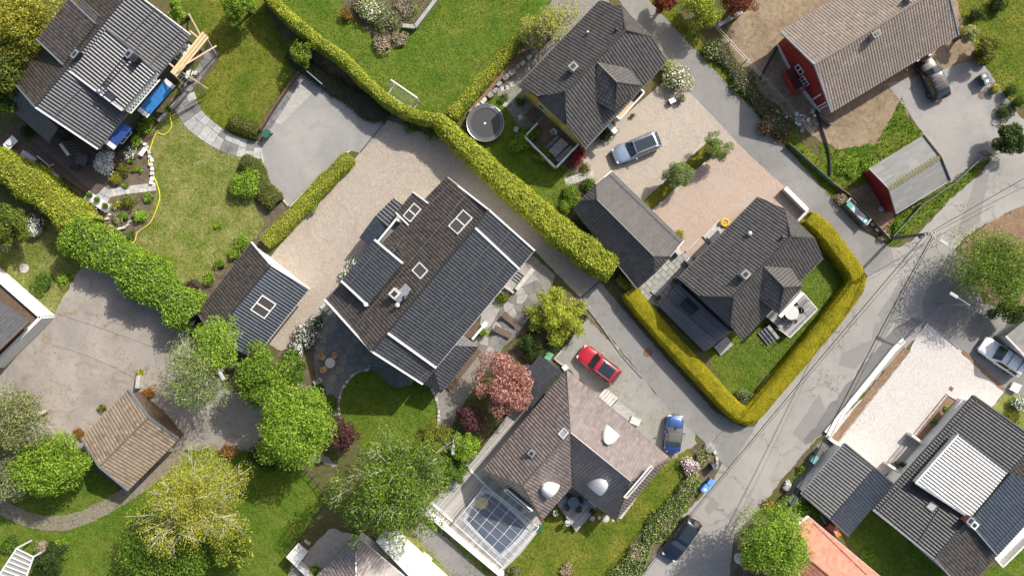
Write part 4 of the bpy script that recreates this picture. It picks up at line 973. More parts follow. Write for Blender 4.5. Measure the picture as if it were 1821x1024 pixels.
# ---- roof with jerkinhead ends and hipped dormer: two houses of the same build ------------------
def twin_house(label, NWa, NWb, J1a, J1b, J2a, J2b, Ra, Rb, SEa, SEb, D, wallm, px, py):
    h = House('house', label, px, py); e, r, j = 4.2, 7.2, 5.6; z = lambda p, q: (p[0], p[1], q)
    pls = h.roof([[z(NWa, e), z(J1a, j), z(Ra, r), z(Rb, r), z(J2a, j), z(NWb, e)], [z(Ra, r), z(J1b, j), z(SEa, e), z(SEb, e), z(J2b, j), z(Rb, r)],
                  [z(J1a, j), z(J1b, j), z(Ra, r)], [z(J2b, j), z(J2a, j), z(Rb, r)]], t_char)
    h.walls(pls, wallm, 0.5)
    h.ridge([z(Ra, r), z(Rb, r)], t_char, 0.11); 
    for a in (J1a, J1b): h.ridge([z(Ra, r), z(a, j)], t_char, 0.11)
    for a in (J2a, J2b): h.ridge([z(Rb, r), z(a, j)], t_char, 0.11)
    h.gutter([z(NWa, e), z(NWb, e)]); h.gutter([z(SEa, e), z(SEb, e)]); h.gutter([z(J1a, j), z(J1b, j)]); h.gutter([z(J2a, j), z(J2b, j)])
    bb, fp, eb, ef, sf, wb_ = D
    dp = h.roof([[z(bb, 7.05), z(eb, 5.75), z(ef, 5.45), z(fp, 6.9)], [z(fp, 6.9), z(ef, 5.45), z(sf, 5.45)], [z(bb, 7.05), z(fp, 6.9), z(sf, 5.45), z(wb_, 5.6)]], t_char, name='dormer_roof')
    h.walls(dp, wallm, 0.3, 4.0, name='dormer_wall')
    h.ridge([z(bb, 7.05), z(fp, 6.9)], t_char); h.ridge([z(fp, 6.9), z(ef, 5.45)], t_char); h.ridge([z(fp, 6.9), z(sf, 5.45)], t_char)
    for a, b in ((eb, ef), (ef, sf), (sf, wb_)): h.gutter([z(a, 5.45), z(b, 5.45)])
    return h, pls
hU, pU = twin_house('charcoal tiled house with hipped dormer and white balcony beside the upper lane', (1067,1), (920,152), (1105,14), (1161,67), (957,175), (1005,221), (1112,54), (1005,163), (1183,112), (1041,265),
    ((1062,112), (1097,147), (1117,121), (1139,153), (1093,198), (1057,179)), yellow_wall, 1050, 135)
hU.chimney(pU[0], 1018, 124, 0.65, 0.65, 1.1, grey_wall, greystone); hU.vent(pU[0], 1095, 55, 0.1, 0.4); hU.vent(pU[0], 1044, 60, 0.09, 0.4, zinc)
hL, pL = twin_house('charcoal tiled house with hipped dormer inside the clipped hedge', (1348,350), (1206,495), (1395,373), (1448,424), (1243,527), (1298,578), (1406.5,421), (1304,528), (1464,459), (1319,605),
    ((1358,474), (1394,511), (1406,476), (1426,509), (1384,556), (1348,531)), darkwall, 1335, 480)
hL.chimney(pL[0], 1320, 488, 0.65, 0.65, 1.1, grey_wall, greystone); hL.vent(pL[0], 1331, 416, 0.14, 0.4, zinc); hL.vent(pL[0], 1390, 422, 0.1, 0.4)
# balconies of the two
def balcony(h, P, z, rail, floor, glassy=False, skip=()):
    Q = [W(p[0], p[1], z) for p in P]; MB().prism([(q.x, q.y) for q in Q], z-0.15, z).build('balcony_floor', floor, h.t)
    for i in range(len(Q)):
        if i in skip: continue
        a, b = Q[i], Q[(i+1) % len(Q)]; MB().beam(a+Vector((0, 0, .5)), b+Vector((0, 0, .5)), 0.12, 1.0).build('balcony_rail', rail, h.t)
balcony(hU, [(1088,206),(1134,160),(1143,169),(1100,216)], 3.0, white, rawwood, skip=(0,))
MB().prism([tuple(W(p[0], p[1], 0)[:2]) for p in ((1092,196),(1132,156),(1138,164),(1098,208))], 0, 2.84).build('bay_wall', yellow_wall, hU.t)
hU.line('entrance_canopy', [(1083,222,2.6), (1096,236,2.6)], 0.5, 0.12, offwhite)
hL.line('white_beam', [(1386,563,3.4), (1426,521,3.4)], 0.35, 0.3, white)
for s0, s1 in ((2.0, 3.6), (5.2, 6.6)):
    a, b = W(925,160,3), W(1036,262,3); d = (b-a).normalized(); n = Vector((d.y, -d.x, 0)); n = n if n.dot(Vector((-1, -1, 0))) > 0 else -n; A = a+d*s0-n*0.4; B = a+d*s1-n*0.4
    hU.window((A.x, A.y), (B.x, B.y), 1.0, 2.2, 2)

# ---- charcoal garage between hedge and pavers ---------------------------------------------------
h = House('garage', 'long charcoal tiled garage between the thick hedge and the pink pavers', 1117, 405, 'garage'); e, j, r = 2.6, 3.6, 4.6
pl = h.roof([[(1061,355,r),(1058,329,j),(1087,305,e),(1215,429,e),(1191,457,j),(1162,456,r)], [(1061,355,r),(1162,456,r),(1164,486,j),(1133,514,e),(1020,371,e),(1032,357,j)],
             [(1058,329,j),(1061,355,r),(1032,357,j)], [(1191,457,j),(1164,486,j),(1162,456,r)]], t_char)
h.walls(pl, darkwall, 0.4); h.ridge([(1061,355,r),(1162,456,r)], t_char)
for a, b in (((1061,355,r),(1058,329,j)), ((1061,355,r),(1032,357,j)), ((1162,456,r),(1191,457,j)), ((1162,456,r),(1164,486,j))): h.ridge([a, b], t_char)
h.gutter([(1087,305,e),(1215,429,e)]); h.gutter([(1133,514,e),(1020,371,e)]); h.clips(pl[0], (1083,312), (1210,434)); h.barge([(1087,305,e),(1058,329,j)], offwhite, 0.08, 0.2); h.barge([(1215,429,e),(1191,457,j)], offwhite, 0.08, 0.2)

# ---- main house in the middle --------------------------------------------------------------------
h = hM = House('house', 'biggest house with roof windows, raised ribbed slope and flagstone patio', 760, 510); e, r = 4.5, 8.5
Ra, Rb, Na, Nb, Sa, Sb = (869,373,r), (662,625,r), (797,317,e), (578,533,e), (950,445,e), (751,682,e)
pM = h.roof([[Ra, Rb, Nb, Na], [Ra, Sa, Sb, Rb]], [t_brown, t_black]); h.walls(pM, white, 0.5); h.ridge([Ra, Rb], t_black)
for a, b in ((Ra, Na), (Ra, Sa), (Rb, Nb), (Rb, Sb)): h.barge([a, b], white, 0.16, 0.26)
h.gutter([Na, Nb]); h.gutter([Sa, Sb], offwhite)
rs = h.roof([[(846,406,8.62), (922,477,5.05), (775,653,5.05), (690,592,8.62)]], t_black, name='dormer_roof'); h.walls(rs, white, 0.1, 4.6, name='dormer_wall')
h.barge([(846,406,8.62), (922,477,5.05)], white, 0.2, 0.3); h.barge([(690,592,8.62), (775,653,5.05)], white, 0.2, 0.3); h.gutter([(922,477,5.05), (775,653,5.05)], offwhite)
h.clips(rs[0], (871,433), (720,611)); h.clips(rs[0], (902,462), (757,641)); h.clips(pM[1], (906,412), (885,436)); h.clips(pM[1], (930,435), (915,452)); h.clips(pM[1], (722,627), (705,650)); h.clips(pM[1], (770,650),(745,672))
h.clips(pM[0], (829,350), (633,582)); h.clips(pM[0], (803,327), (745,387)); h.clips(pM[0], (720,420), (700,450)); h.clips(pM[0], (632,535), (610,558))
h.skylight(pM[0], 820, 396, 1.9, 1.35, 2, offwhite); h.skylight(pM[0], 748, 482, 0.95, 1.3, 1, offwhite)
dn = h.roof([[(716,468,7.3), (654,543,7.3), (608,500,5.6), (667,427,5.6)]], t_black, name='dormer_roof'); h.walls(dn, white, 0.12, 4.3, name='dormer_wall')
h.barge([(716,468,7.3), (667,427,5.6)], white, 0.18, 0.28); h.barge([(654,543,7.3), (608,500,5.6)], white, 0.18, 0.28); h.clips(dn[0], (677,440), (622,507)); h.gutter([(608,500,5.6), (667,427,5.6)])
ds = h.roof([[(762,362,5.05), (727,401,5.05), (705,379,4.1), (735,342,4.1)]], t_brown, name='wing_roof'); h.walls(ds, white, 0.2, 0, name='wing_wall'); h.barge([(762,362,5.05), (735,342,4.1)], white); h.barge([(727,401,5.05), (705,379,4.1)], white)
h.skylight(ds[0], 734, 379, 1.5, 1.0, 2, offwhite)
pp = h.roof([[(716,365,3.3), (690,404,3.3), (666,386,3.0), (700,353,3.0)]], t_black, name='porch_roof', tw=0.34, amp=0.07); h.walls(pp, white, 0.4, name='porch_wall')
pq = h.roof([[(666,386,3.05), (692,406,3.05), (658,437,2.6), (639,423,2.6)]], t_blue, name='porch_roof'); h.walls(pq, white, 0.4, name='porch_wall')
Q = [W(p[0], p[1], 3.5) for p in ((707,391),(727,404),(692,443),(675,430))]; MB().prism([(q.x, q.y) for q in Q], 3.3, 3.5).build('balcony_floor', M('balcony_felt', (0.16, 0.165, 0.17), (0.12, 0.122, 0.125), 2, 0.7), h.t)
for a, b in ((0, 1), (0, 3)): MB().beam(Q[a]+Vector((0, 0, .45)), Q[b]+Vector((0, 0, .45)), 0.16, 0.9).build('balcony_rail', white, h.t)
MB().lathe(Q[0]*0.35+Q[1]*0.35+Q[2]*0.15+Q[3]*0.15, [(0.09, 0), (0.09, 0.25), (0.02, 0.3)], 8).build('roof_vent', white, h.t)
c = pM[0].ray(718, 524); u_ = math.atan2(pM[0].u[1], pM[0].u[0])
MB().box((c[0], c[1], c[2]-0.3), 1.7, 1.1, 0.55, u_).build('chimney_deck', zinc, h.t)
h.chimney(pM[0], 705, 522, 0.75, 0.75, 1.2, concrete, palestone); h.vent(pM[0], 722, 530, 0.14, 1.1, black); h.vent(pM[0], 709, 542, 0.13, 0.8, palestone); h.vent(pM[0], 654, 541, 0.12, 1.0, white)
h.ladder(pM[0], (722,505), (738,522)); h.ladder(pM[0], (700,440), (712,455), 0.45)
ap = (713,650,4.1); ring = [(661,628,2.9),(660,653,2.8),(702,688,2.8),(729,684,2.8),(740,668,2.9)]
oc = h.roof([[ap, ring[i], ring[i+1]] for i in range(4)], t_blue, name='conservatory_roof'); h.walls(2.7, white, 0.35, outline=ring, name='conservatory_wall')
for q in ring: h.ridge([ap, q], t_black, 0.07)
for i in range(4): h.gutter([ring[i], ring[i+1]])
lt = h.roof([[(808,614,3.8),(851,616,2.7),(784,698,2.7),(772,661,3.8)], [(824,597,3.0),(851,616,2.7),(808,614,3.8)], [(753,682,3.0),(772,661,3.8),(784,698,2.7)]], t_black, name='veranda_roof')
h.walls(2.6, white, 0.35, outline=[(824,597,3),(851,616,2.7),(784,698,2.7),(753,682,3)], name='veranda_wall'); h.ridge([(808,614,3.8),(851,616,2.7)], t_black, 0.07); h.ridge([(772,661,3.8),(784,698,2.7)], t_black, 0.07); h.gutter([(851,616,2.7),(784,698,2.7)])
h.line('white_beam', [(840,603,2.9), (862,577,2.9)], 0.22, 0.3, white); c = W(861,578,2.6); MB().box((c.x, c.y, 0), 0.42, 0.42, 3.1, 0.8).build('white_pillar', white, h.t)
MB().prism([tuple(W(p[0], p[1], 2.7)[:2]) for p in ((826,594),(846,570),(858,580),(840,603))], 2.6, 2.7).build('balcony_floor', brownwood, h.t)

# ---- garage of the main house --------------------------------------------------------------------
h = House('garage', 'black ribbed garage with a double roof window beside the cobbled drive', 450, 530, 'garage')
Ra, Rb, Na, Nb, Sa, Sb = (482,471,4.4), (379,597,4.4), (448,431,2.4), (352,556,2.4), (550,513,2.4), (452,636,2.4)
pl = h.roof([[Ra, Rb, Nb, Na], [Ra, Sa, Sb, Rb]], [t_brown, t_blue]); h.walls(pl, white, 0.35); h.ridge([Ra, Rb], t_black)
h.barge([Ra, Na], white); h.barge([Ra, Sa], white); h.barge([Rb, Nb], gutter); h.barge([Rb, Sb], gutter); h.gutter([Sa, Sb], offwhite); h.gutter([Na, Nb])
h.skylight(pl[1], 468, 545, 1.7, 1.5, 2, white)

# ---- house with shell dormers ---------------------------------------------------------------------
h = hS = House('house', 'hipped L-shaped house with three white shell dormers', 1020, 800); e, r = 3.2, 7.0
N, E, S1, V, S2, Wc, Pk, R1, R2 = (1008,658,e), (1190,814,e), (1095,925,e), (1016,864,e), (964,924,e), (859,836,e), (1015,769,r), (1121,855,r), (930,863,r)
pS = h.roof([[N, E, R1, Pk], [N, Pk, R2, Wc], [Pk, V, S2, R2], [Pk, R1, S1, V], [R1, E, S1], [R2, S2, Wc]], t_grey)
h.walls(3.05, white, 0.5, outline=[N, E, S1, V, S2, Wc])
h.ridge([N, Pk], t_grey); h.ridge([Pk, R1], t_grey); h.ridge([Pk, R2], t_grey)
for a, b in ((R1, E), (R1, S1), (R2, Wc), (R2, S2)): h.ridge([a, b], t_grey)
h.line('valley', [Pk, V], 0.25, 0.05, darkmetal, 0.05)
for a, b in ((N, E), (E, S1), (S1, V), (V, S2), (S2, Wc), (Wc, N)): h.gutter([a, b])
shellm = M('white_shell', (0.62, 0.63, 0.63), (0.54, 0.55, 0.55), 1.5, 0.35)
def shell(pl, px, py, a=0.85, L=2.1, hh=0.85):
    c = pl.ray(px, py)-pl.v*0; dn = -pl.v; f0 = c+dn*L*0.45; mb = MB(); k = 10; ns = 9; rows = []
    vh = np.array([pl.v[0], pl.v[1], 0]); vh /= np.linalg.norm(vh); tan = pl.v[2]/math.hypot(pl.v[0], pl.v[1])
    for i in range(ns+1):
        s_ = i/ns; rr = math.sqrt(max(0, 1-s_**2.2)); row = []
        for j in range(k+1):
            t = math.pi*j/k; off = f0+pl.v*L*s_+pl.u*a*rr*math.cos(t)+np.array([0, 0, 1])*hh*1.35*rr**0.8*math.sin(t); row.append(tuple(off+pl.n*0.03))
        rows.append(row)
    vs_ = [p for r_ in rows for p in r_]; mb.add(vs_, [(i*(k+1)+j, i*(k+1)+j+1, (i+1)*(k+1)+j+1, (i+1)*(k+1)+j) for i in range(ns) for j in range(k)])
    o = mb.build('shell_dormer', shellm, h.t, True)
    gm = MB().add([tuple(Vector(p)-Vector(pl.v)*0.02) for p in rows[0]], [tuple(range(k+1))]); gm.build('window', pane, o)
shell(pS[0], 1083, 774); shell(pS[2], 975, 868); shell(pS[3], 1066, 862)
h.skylight(pS[1], 1003, 771, 0.7, 0.7, 1, offwhite, glass_mat('pale_glass', (0.35, 0.38, 0.4), 0.15)); h.chimney(pS[1], 945, 803, 0.55, 0.55, 0.6, gutter, zinc)
for pl_, px, py, ln in ((pS[4], 1131, 852, 3.6), (pS[5], 925, 884, 3.0)):
    h.skylight(pl_, px, py, ln, 0.75, 1, white, pane, 0.16, 0.3, 'balcony_window')
pm = M('parapet_cheek', (0.6, 0.6, 0.58), None, 3, 0.6)
pb = h.roof([[(959,632,2.7), (1001,661,2.7), (947,723,2.5), (905,694,2.5)]], t_black, name='carport_roof', tw=0.25, amp=0.07); h.walls(pb, brownwood, 0.3, name='carport_wall')
for (a, b, n, w) in (((1064,690),(1090,716),5, 24), ):
    pass

# ---- house bottom right ---------------------------------------------------------------------------
h = House('house', 'modern house with a glare-whitened raised roof and blue-black rear slope', 1700, 880)
e, r = 2.8, 5.3
pl = h.roof([[(1845,783,r),(1731,703,e),(1552,906,e),(1661,993,r)], [(1661,993,r),(1713,1050,3.1),(1900,850,3.1),(1845,783,r)]], [tile_mat('graphite_tiles', (0.034, 0.035, 0.038), (0.018, 0.019, 0.021), 0.46, spec=0.35), t_brown]); h.walls(pl, white, 0.45); h.ridge([(1845,783,r),(1661,993,r)], t_black)
h.barge([(1661,993,r),(1552,906,e)], zinc); h.barge([(1845,783,r),(1731,703,e)], gutter); h.gutter([(1731,703,e),(1552,906,e)]); h.barge([(1661,993,r),(1713,1050,3.1)], zinc)
h.clips(pl[0], (1737,712), (1562,908)); h.clips(pl[0], (1670,905), (1632,965))
rb = h.roof([[(1793,838,5.5),(1704,771,4.0),(1627,858,4.0),(1726,922,5.5)]], tile_mat('glare_pale_tiles', (0.30, 0.29, 0.275), (0.20, 0.195, 0.185), 0.36, spec=1.0), name='dormer_roof', amp=0.07); h.walls(rb, white, 0.1, 3.0, name='dormer_wall')  # sun sheen of this low slope is painted in as a pale base colour
h.barge([(1704,771,4.0),(1627,858,4.0)], offwhite, 0.12, 0.2); h.barge([(1627,858,4.0),(1726,922,5.5)], zinc, 0.14, 0.25); h.barge([(1793,838,5.5),(1704,771,4.0)], gutter)
bl = h.roof([[(1797,841,5.7),(1722,928,5.7),(1773,987,4.0),(1880,870,4.0)]], t_blue, name='rear_roof'); h.walls(bl, white, 0.12, 2.8, name='dormer_wall'); h.barge([(1722,928,5.7),(1773,987,4.0)], zinc); h.clips(bl[0], (1768,972), (1830,905))
h.skylight(pl[0], 1657, 900, 0.8, 0.7, 1, brownwood, glass_mat('pale_glass', (0.35, 0.38, 0.4), 0.15)); h.chimney(pl[0], 1715, 920, 0.7, 0.5, 1.0, M('red_brick', (0.33, 0.12, 0.075), (0.24, 0.085, 0.055), 8, 0.85)); h.chimney(bl[0], 1727, 930, 0.6, 0.6, 0.5, white, white)
Q = [W(p[0], p[1], 1.5) for p in ((1747,972),(1774,1002),(1860,918),(1830,890))]; MB().prism([(q.x, q.y) for q in Q], 0.0, 1.5).build('terrace', white, h.t)
for a, b in ((0, 1), (1, 2)): MB().beam(Q[a]+Vector((0, 0, .45)), Q[b]+Vector((0, 0, .45)), 0.14, 0.9).build('balcony_rail', offwhite, h.t)
h = House('garage', 'black ribbed garage beside the pale forecourt and the red roof', 1507, 870, 'garage')
Ra, Rb, Na, Nb, Sa, Sb = (1556,832,4.6), (1477,923,4.6), (1502,788,2.8), (1425,878,2.8), (1588,859,2.8), (1508,952,2.8)
pl = h.roof([[Ra, Na, Nb, Rb], [Ra, Rb, Sb, Sa]], [tile_mat('ribbed_black_tiles', (0.075, 0.075, 0.075), (0.05, 0.05, 0.052), 0.42, spec=0.9), t_blue], amp=0.07); h.walls(pl, white, 0.35); h.ridge([Ra, Rb], t_black)
for a, b in ((Ra, Na), (Ra, Sa), (Rb, Nb), (Rb, Sb)): h.barge([a, b], gutter, 0.12, 0.2)
h.gutter([Na, Nb], offwhite); h.gutter([Sa, Sb])

# ---- terracotta roof, bottom edge -------------------------------------------------------------------
h = House('house', 'house with an orange terracotta roof behind the bottom birch', 1480, 1000)
pl = h.roof([[(1390,952,5.6),(1436,917,3.8),(1600,1054,3.8),(1555,1090,5.6)], [(1390,952,5.6),(1555,1090,5.6),(1500,1140,3.8),(1345,1005,3.8)]], t_red, tw=0.26, amp=0.045); h.walls(pl, white, 0.4); h.ridge([(1390,952,5.6),(1555,1090,5.6)], t_red); h.gutter([(1436,917,3.8),(1600,1054,3.8)], white); h.barge([(1390,952,5.6),(1436,917,3.8)]); h.clips(pl[0], (1445,930), (1540,1022))
# ---- house, bottom edge middle ------------------------------------------------------------------------
h = House('house', 'brown tiled hipped house below the big birch with a white flat terrace', 640, 1040)
pl = h.roof([[(632,952,3.5),(634,1085,6.8),(560,1170,6.8),(480,1110,3.5)], [(632,952,3.5),(790,1085,3.5),(720,1160,6.8),(634,1085,6.8)]], t_grey); h.walls(3.3, white, 0.5, outline=[(632,952,3.5),(790,1085,3.5),(640,1220,3.5),(480,1110,3.5)]); h.ridge([(632,952,3.5),(634,1085,6.8)], t_grey); h.gutter([(632,952,3.5),(790,1085,3.5)], white); h.gutter([(632,952,3.5),(480,1110,3.5)])
Q = [W(p[0], p[1], 3.0) for p in ((668,962),(694,954),(800,1050),(776,1075))]; MB().prism([(q.x, q.y) for q in Q], 0.0, 3.0).build('flat_terrace', white, h.t)
for f in (0.42, 0.58):
    c = Q[0]+(Q[3]-Q[0])*f+(Q[1]-Q[0])*0.5; MB().box((c.x, c.y, 3.0), 0.7, 0.25, 0.05, ang(1, .9)).build('roof_light', offwhite, h.t)
# ---- house, left edge -----------------------------------------------------------------------------------
h = House('house', 'striped roof house with white terrace walls at the left edge', -20, 580)
pl = h.roof([[(-130,575,5.2),(-40,510,3.4),(51,573,3.4),(-40,660,5.2)], [(-130,575,5.2),(-40,660,5.2),(-130,740,3.4),(-220,650,3.4)]], tile_mat('ribbed_black_tiles', (0.075, 0.075, 0.075), (0.05, 0.05, 0.052), 0.42, spec=0.9), amp=0.07)
h.gutter([(-40,510,3.4),(51,573,3.4)], gutter); h.barge([(51,573,3.4),(-40,660,5.2)], brownwood, 0.12, 0.25); h.walls(pl, brownwood, 0.8)
Q = [W(p[0], p[1], 2.3) for p in ((-60,448),(72,564),(-20,655),(-150,560))]; MB().prism(inset([(q.x, q.y) for q in Q], 0.1), 0.0, 1.9).build('terrace_floor', brownwood, h.t)
for a, b in ((0, 1), (1, 2)): MB().beam(Q[a]-Vector((0, 0, 1.15)), Q[b]-Vector((0, 0, 1.15)), 0.3, 2.3).build('terrace_wall', white, h.t)
# ---- mossy outbuilding bottom left ------------------------------------------------------------------------
h = House('outbuilding', 'mossy tan tiled outbuilding between the old yard and the yellow tree', 232, 780, 'outbuilding')
Ra, Rb, Na, Nb, Sa, Sb = (265,741,4.2), (177,829,4.2), (229,692,2.4), (146,780,2.4), (318,780,2.4), (228,871,2.4)
pl = h.roof([[Ra, Na, Nb, Rb], [Ra, Rb, Sb, Sa]], t_moss, tw=0.33, amp=0.06, course=0.4); h.walls(pl, brownwood, 0.35); h.ridge([Ra, Rb], t_moss)
for a, b in ((Ra, Na), (Ra, Sa), (Rb, Nb), (Rb, Sb)): h.barge([a, b], zinc, 0.16, 0.22)
h.gutter([Sa, Sb], brownwood)
# ---- red house top right ------------------------------------------------------------------------------------
h = House('house', 'red clad house with a weathered tan tiled roof and grey drive', 1540, 90)
Ra, Rb, Na, Nb, Sa, Sb = (1448,116,6.5), (1683,-27,6.5), (1388,57,3.5), (1613,-79,3.5), (1478,200,3.5), (1704,63,3.5)
pl = h.roof([[Ra, Rb, Nb, Na], [Ra, Sa, Sb, Rb]], t_tan, tw=0.28, amp=0.055); wR = h.walls(pl, red_wall, 0.55); h.ridge([Ra, Rb], t_tan)
for a, b in ((Ra, Na), (Ra, Sa), (Rb, Nb), (Rb, Sb)): h.barge([a, b], zinc, 0.14, 0.2)
h.gutter([Sa, Sb]); h.gutter([Na, Nb]); h.chimney(pl[1], 1551, 66, 0.75, 0.5, 0.9, greystone, gutter); h.chimney(pl[0], 1612, 2, 0.5, 0.5, 0.8, greystone, gutter)
a, b = W(1388,57,3.5), W(1478,200,3.5); d = (b-a).normalized(); n = Vector((d.y, -d.x, 0)); n = n if n.x < 0 else -n; a = a-n*0.55+d*0.55; Lw = (b-a).length-0.55; bow = lambda s_: n*(0.36*(1-abs(2*s_/Lw-1)))   # the ridge stands a little forward
for i in range(1, int(Lw/0.32)):
    p = a+d*i*0.32+bow(i*0.32); zt = min(q.z(p.x, p.y) for q in pl)-0.3; MB().beam(Vector((p.x, p.y, 0.6))+n*0.02, Vector((p.x, p.y, zt))+n*0.02, 0.05, 0.05, up=tuple(n)).build('batten', red_wall, wR)
m_ = a+d*Lw/2+bow(Lw/2); pl_ = MB(); zz = Vector((0, 0, 0.3-a.z))
pl_.beam(a+n*0.04+zz, m_+n*0.04+zz, 0.1, 0.6); pl_.beam(m_+n*0.04+zz, a+d*Lw+n*0.04+zz, 0.1, 0.6); pl_.build('plinth', offwhite, h.t)
for s0, s1, z0, z1, pn in ((2.9, 3.8, 1.7, 2.75, 2), (4.05, 5.0, 1.25, 2.3, 3)):
    p, q = a+d*s0+n*0.06+bow((s0+s1)/2), a+d*s1+n*0.06+bow((s0+s1)/2); h.window((p.x, p.y), (q.x, q.y), z0, z1, pn)
for s0 in (6.4, 7.3, 7.6): p = a+d*s0+n*0.06+bow(s0); MB().beam(Vector((p.x, p.y, 0.7)), Vector((p.x, p.y, 2.9)), 0.14, 0.06, up=tuple(n)).build('corner_trim', white, h.t)
MB().prism([tuple(W(p[0], p[1], 1.0)[:2]) for p in ((1394,128),(1416,116),(1430,152),(1412,160))], 0.1, 1.0).build('porch_deck', M('deck_red', (0.16, 0.04, 0.03), None, 4, 0.8), h.t)
MB().beam(W(1393,130,1.5), W(1412,167,1.5), 0.12, 1.0).build('porch_rail', red_wall, h.t); MB().beam(W(1412,167,1.5), W(1430,160,1.5), 0.12, 1.0).build('porch_rail', red_wall, h.t)
# ---- grey felt shed ----------------------------------------------------------------------------------------
h = House('shed', 'red shed with a grey felt roof and mossy ridge by the road junction', 1615, 315, 'shed')
Ra, Rb, Na, Nb, Sa, Sb = (1580,336,3.6), (1672,279,3.6), (1545,300,2.2), (1642,241,2.2), (1593,380,2.2), (1689,321,2.2)
pl = h.roof([[Ra, Rb, Nb, Na], [Ra, Sa, Sb, Rb]], t_felt, tw=0.9, amp=0.004, course=0.28, step=0.008); wS = h.walls(pl, red_wall, 0.25)
for a, b in ((Ra, Na), (Ra, Sa)): h.barge([a, b], zinc, 0.1, 0.16)
for a, b in ((Rb, Nb), (Rb, Sb)): h.barge([a, b], darkmetal, 0.12, 0.2)
h.gutter([Sa, Sb], zinc); h.line('ridge_cap', [Ra, Rb], 0.3, 0.04, M('mossy_felt', (0.17, 0.16, 0.07), (0.10, 0.10, 0.05), 5, 0.95), 0.03)
mm = MATS['mossy_felt']; A, B = W(*Ra), W(*Rb); mo = MB()
for i in range(17):
    for sgn, P_ in ((1, pl[0]), (-1, pl[1])):
        p = A+(B-A)*((i+.5)/17); u = P_.u*0.1; dn = -P_.v; q = np.array(p); mo.add([tuple(q+u+dn*0.15+P_.n*0.035), tuple(q-u+dn*0.15+P_.n*0.035), tuple(q+dn*0.42+P_.n*0.035)], [(0, 1, 2)])
o = mo.build('ridge_tab', mm, h.r); o['kind'] = 'stuff'
a, b = W(*Na), W(*Sa); d = (b-a).normalized(); n = Vector((d.y, -d.x, 0)); n = n if n.x < 0 else -n; a = a-n*0.25
for i in range(1, 15):
    p = a+d*i*0.3; zt = min(q.z(p.x, p.y) for q in pl)-0.2; MB().beam(Vector((p.x, p.y, 0.1))+n*0.07, Vector((p.x, p.y, zt))+n*0.07, 0.05, 0.05, up=tuple(n)).build('batten', red_wall, wS)
h = House('shed', 'small grey roofed shed at the right edge below the white car drive', 1825, 600, 'shed')
pl = h.roof([[(1788,598,2.2),(1840,555,2.2),(1866,582,3.2),(1814,625,3.2)], [(1814,625,3.2),(1866,582,3.2),(1895,615,2.2),(1840,655,2.2)]], [t_felt, t_red], tw=0.6, amp=0.004, step=0.008); h.walls(pl, grey_wall, 0.2); h.barge([(1788,598,2.2),(1814,625,3.2)], offwhite); h.barge([(1814,625,3.2),(1840,655,2.2)], offwhite)

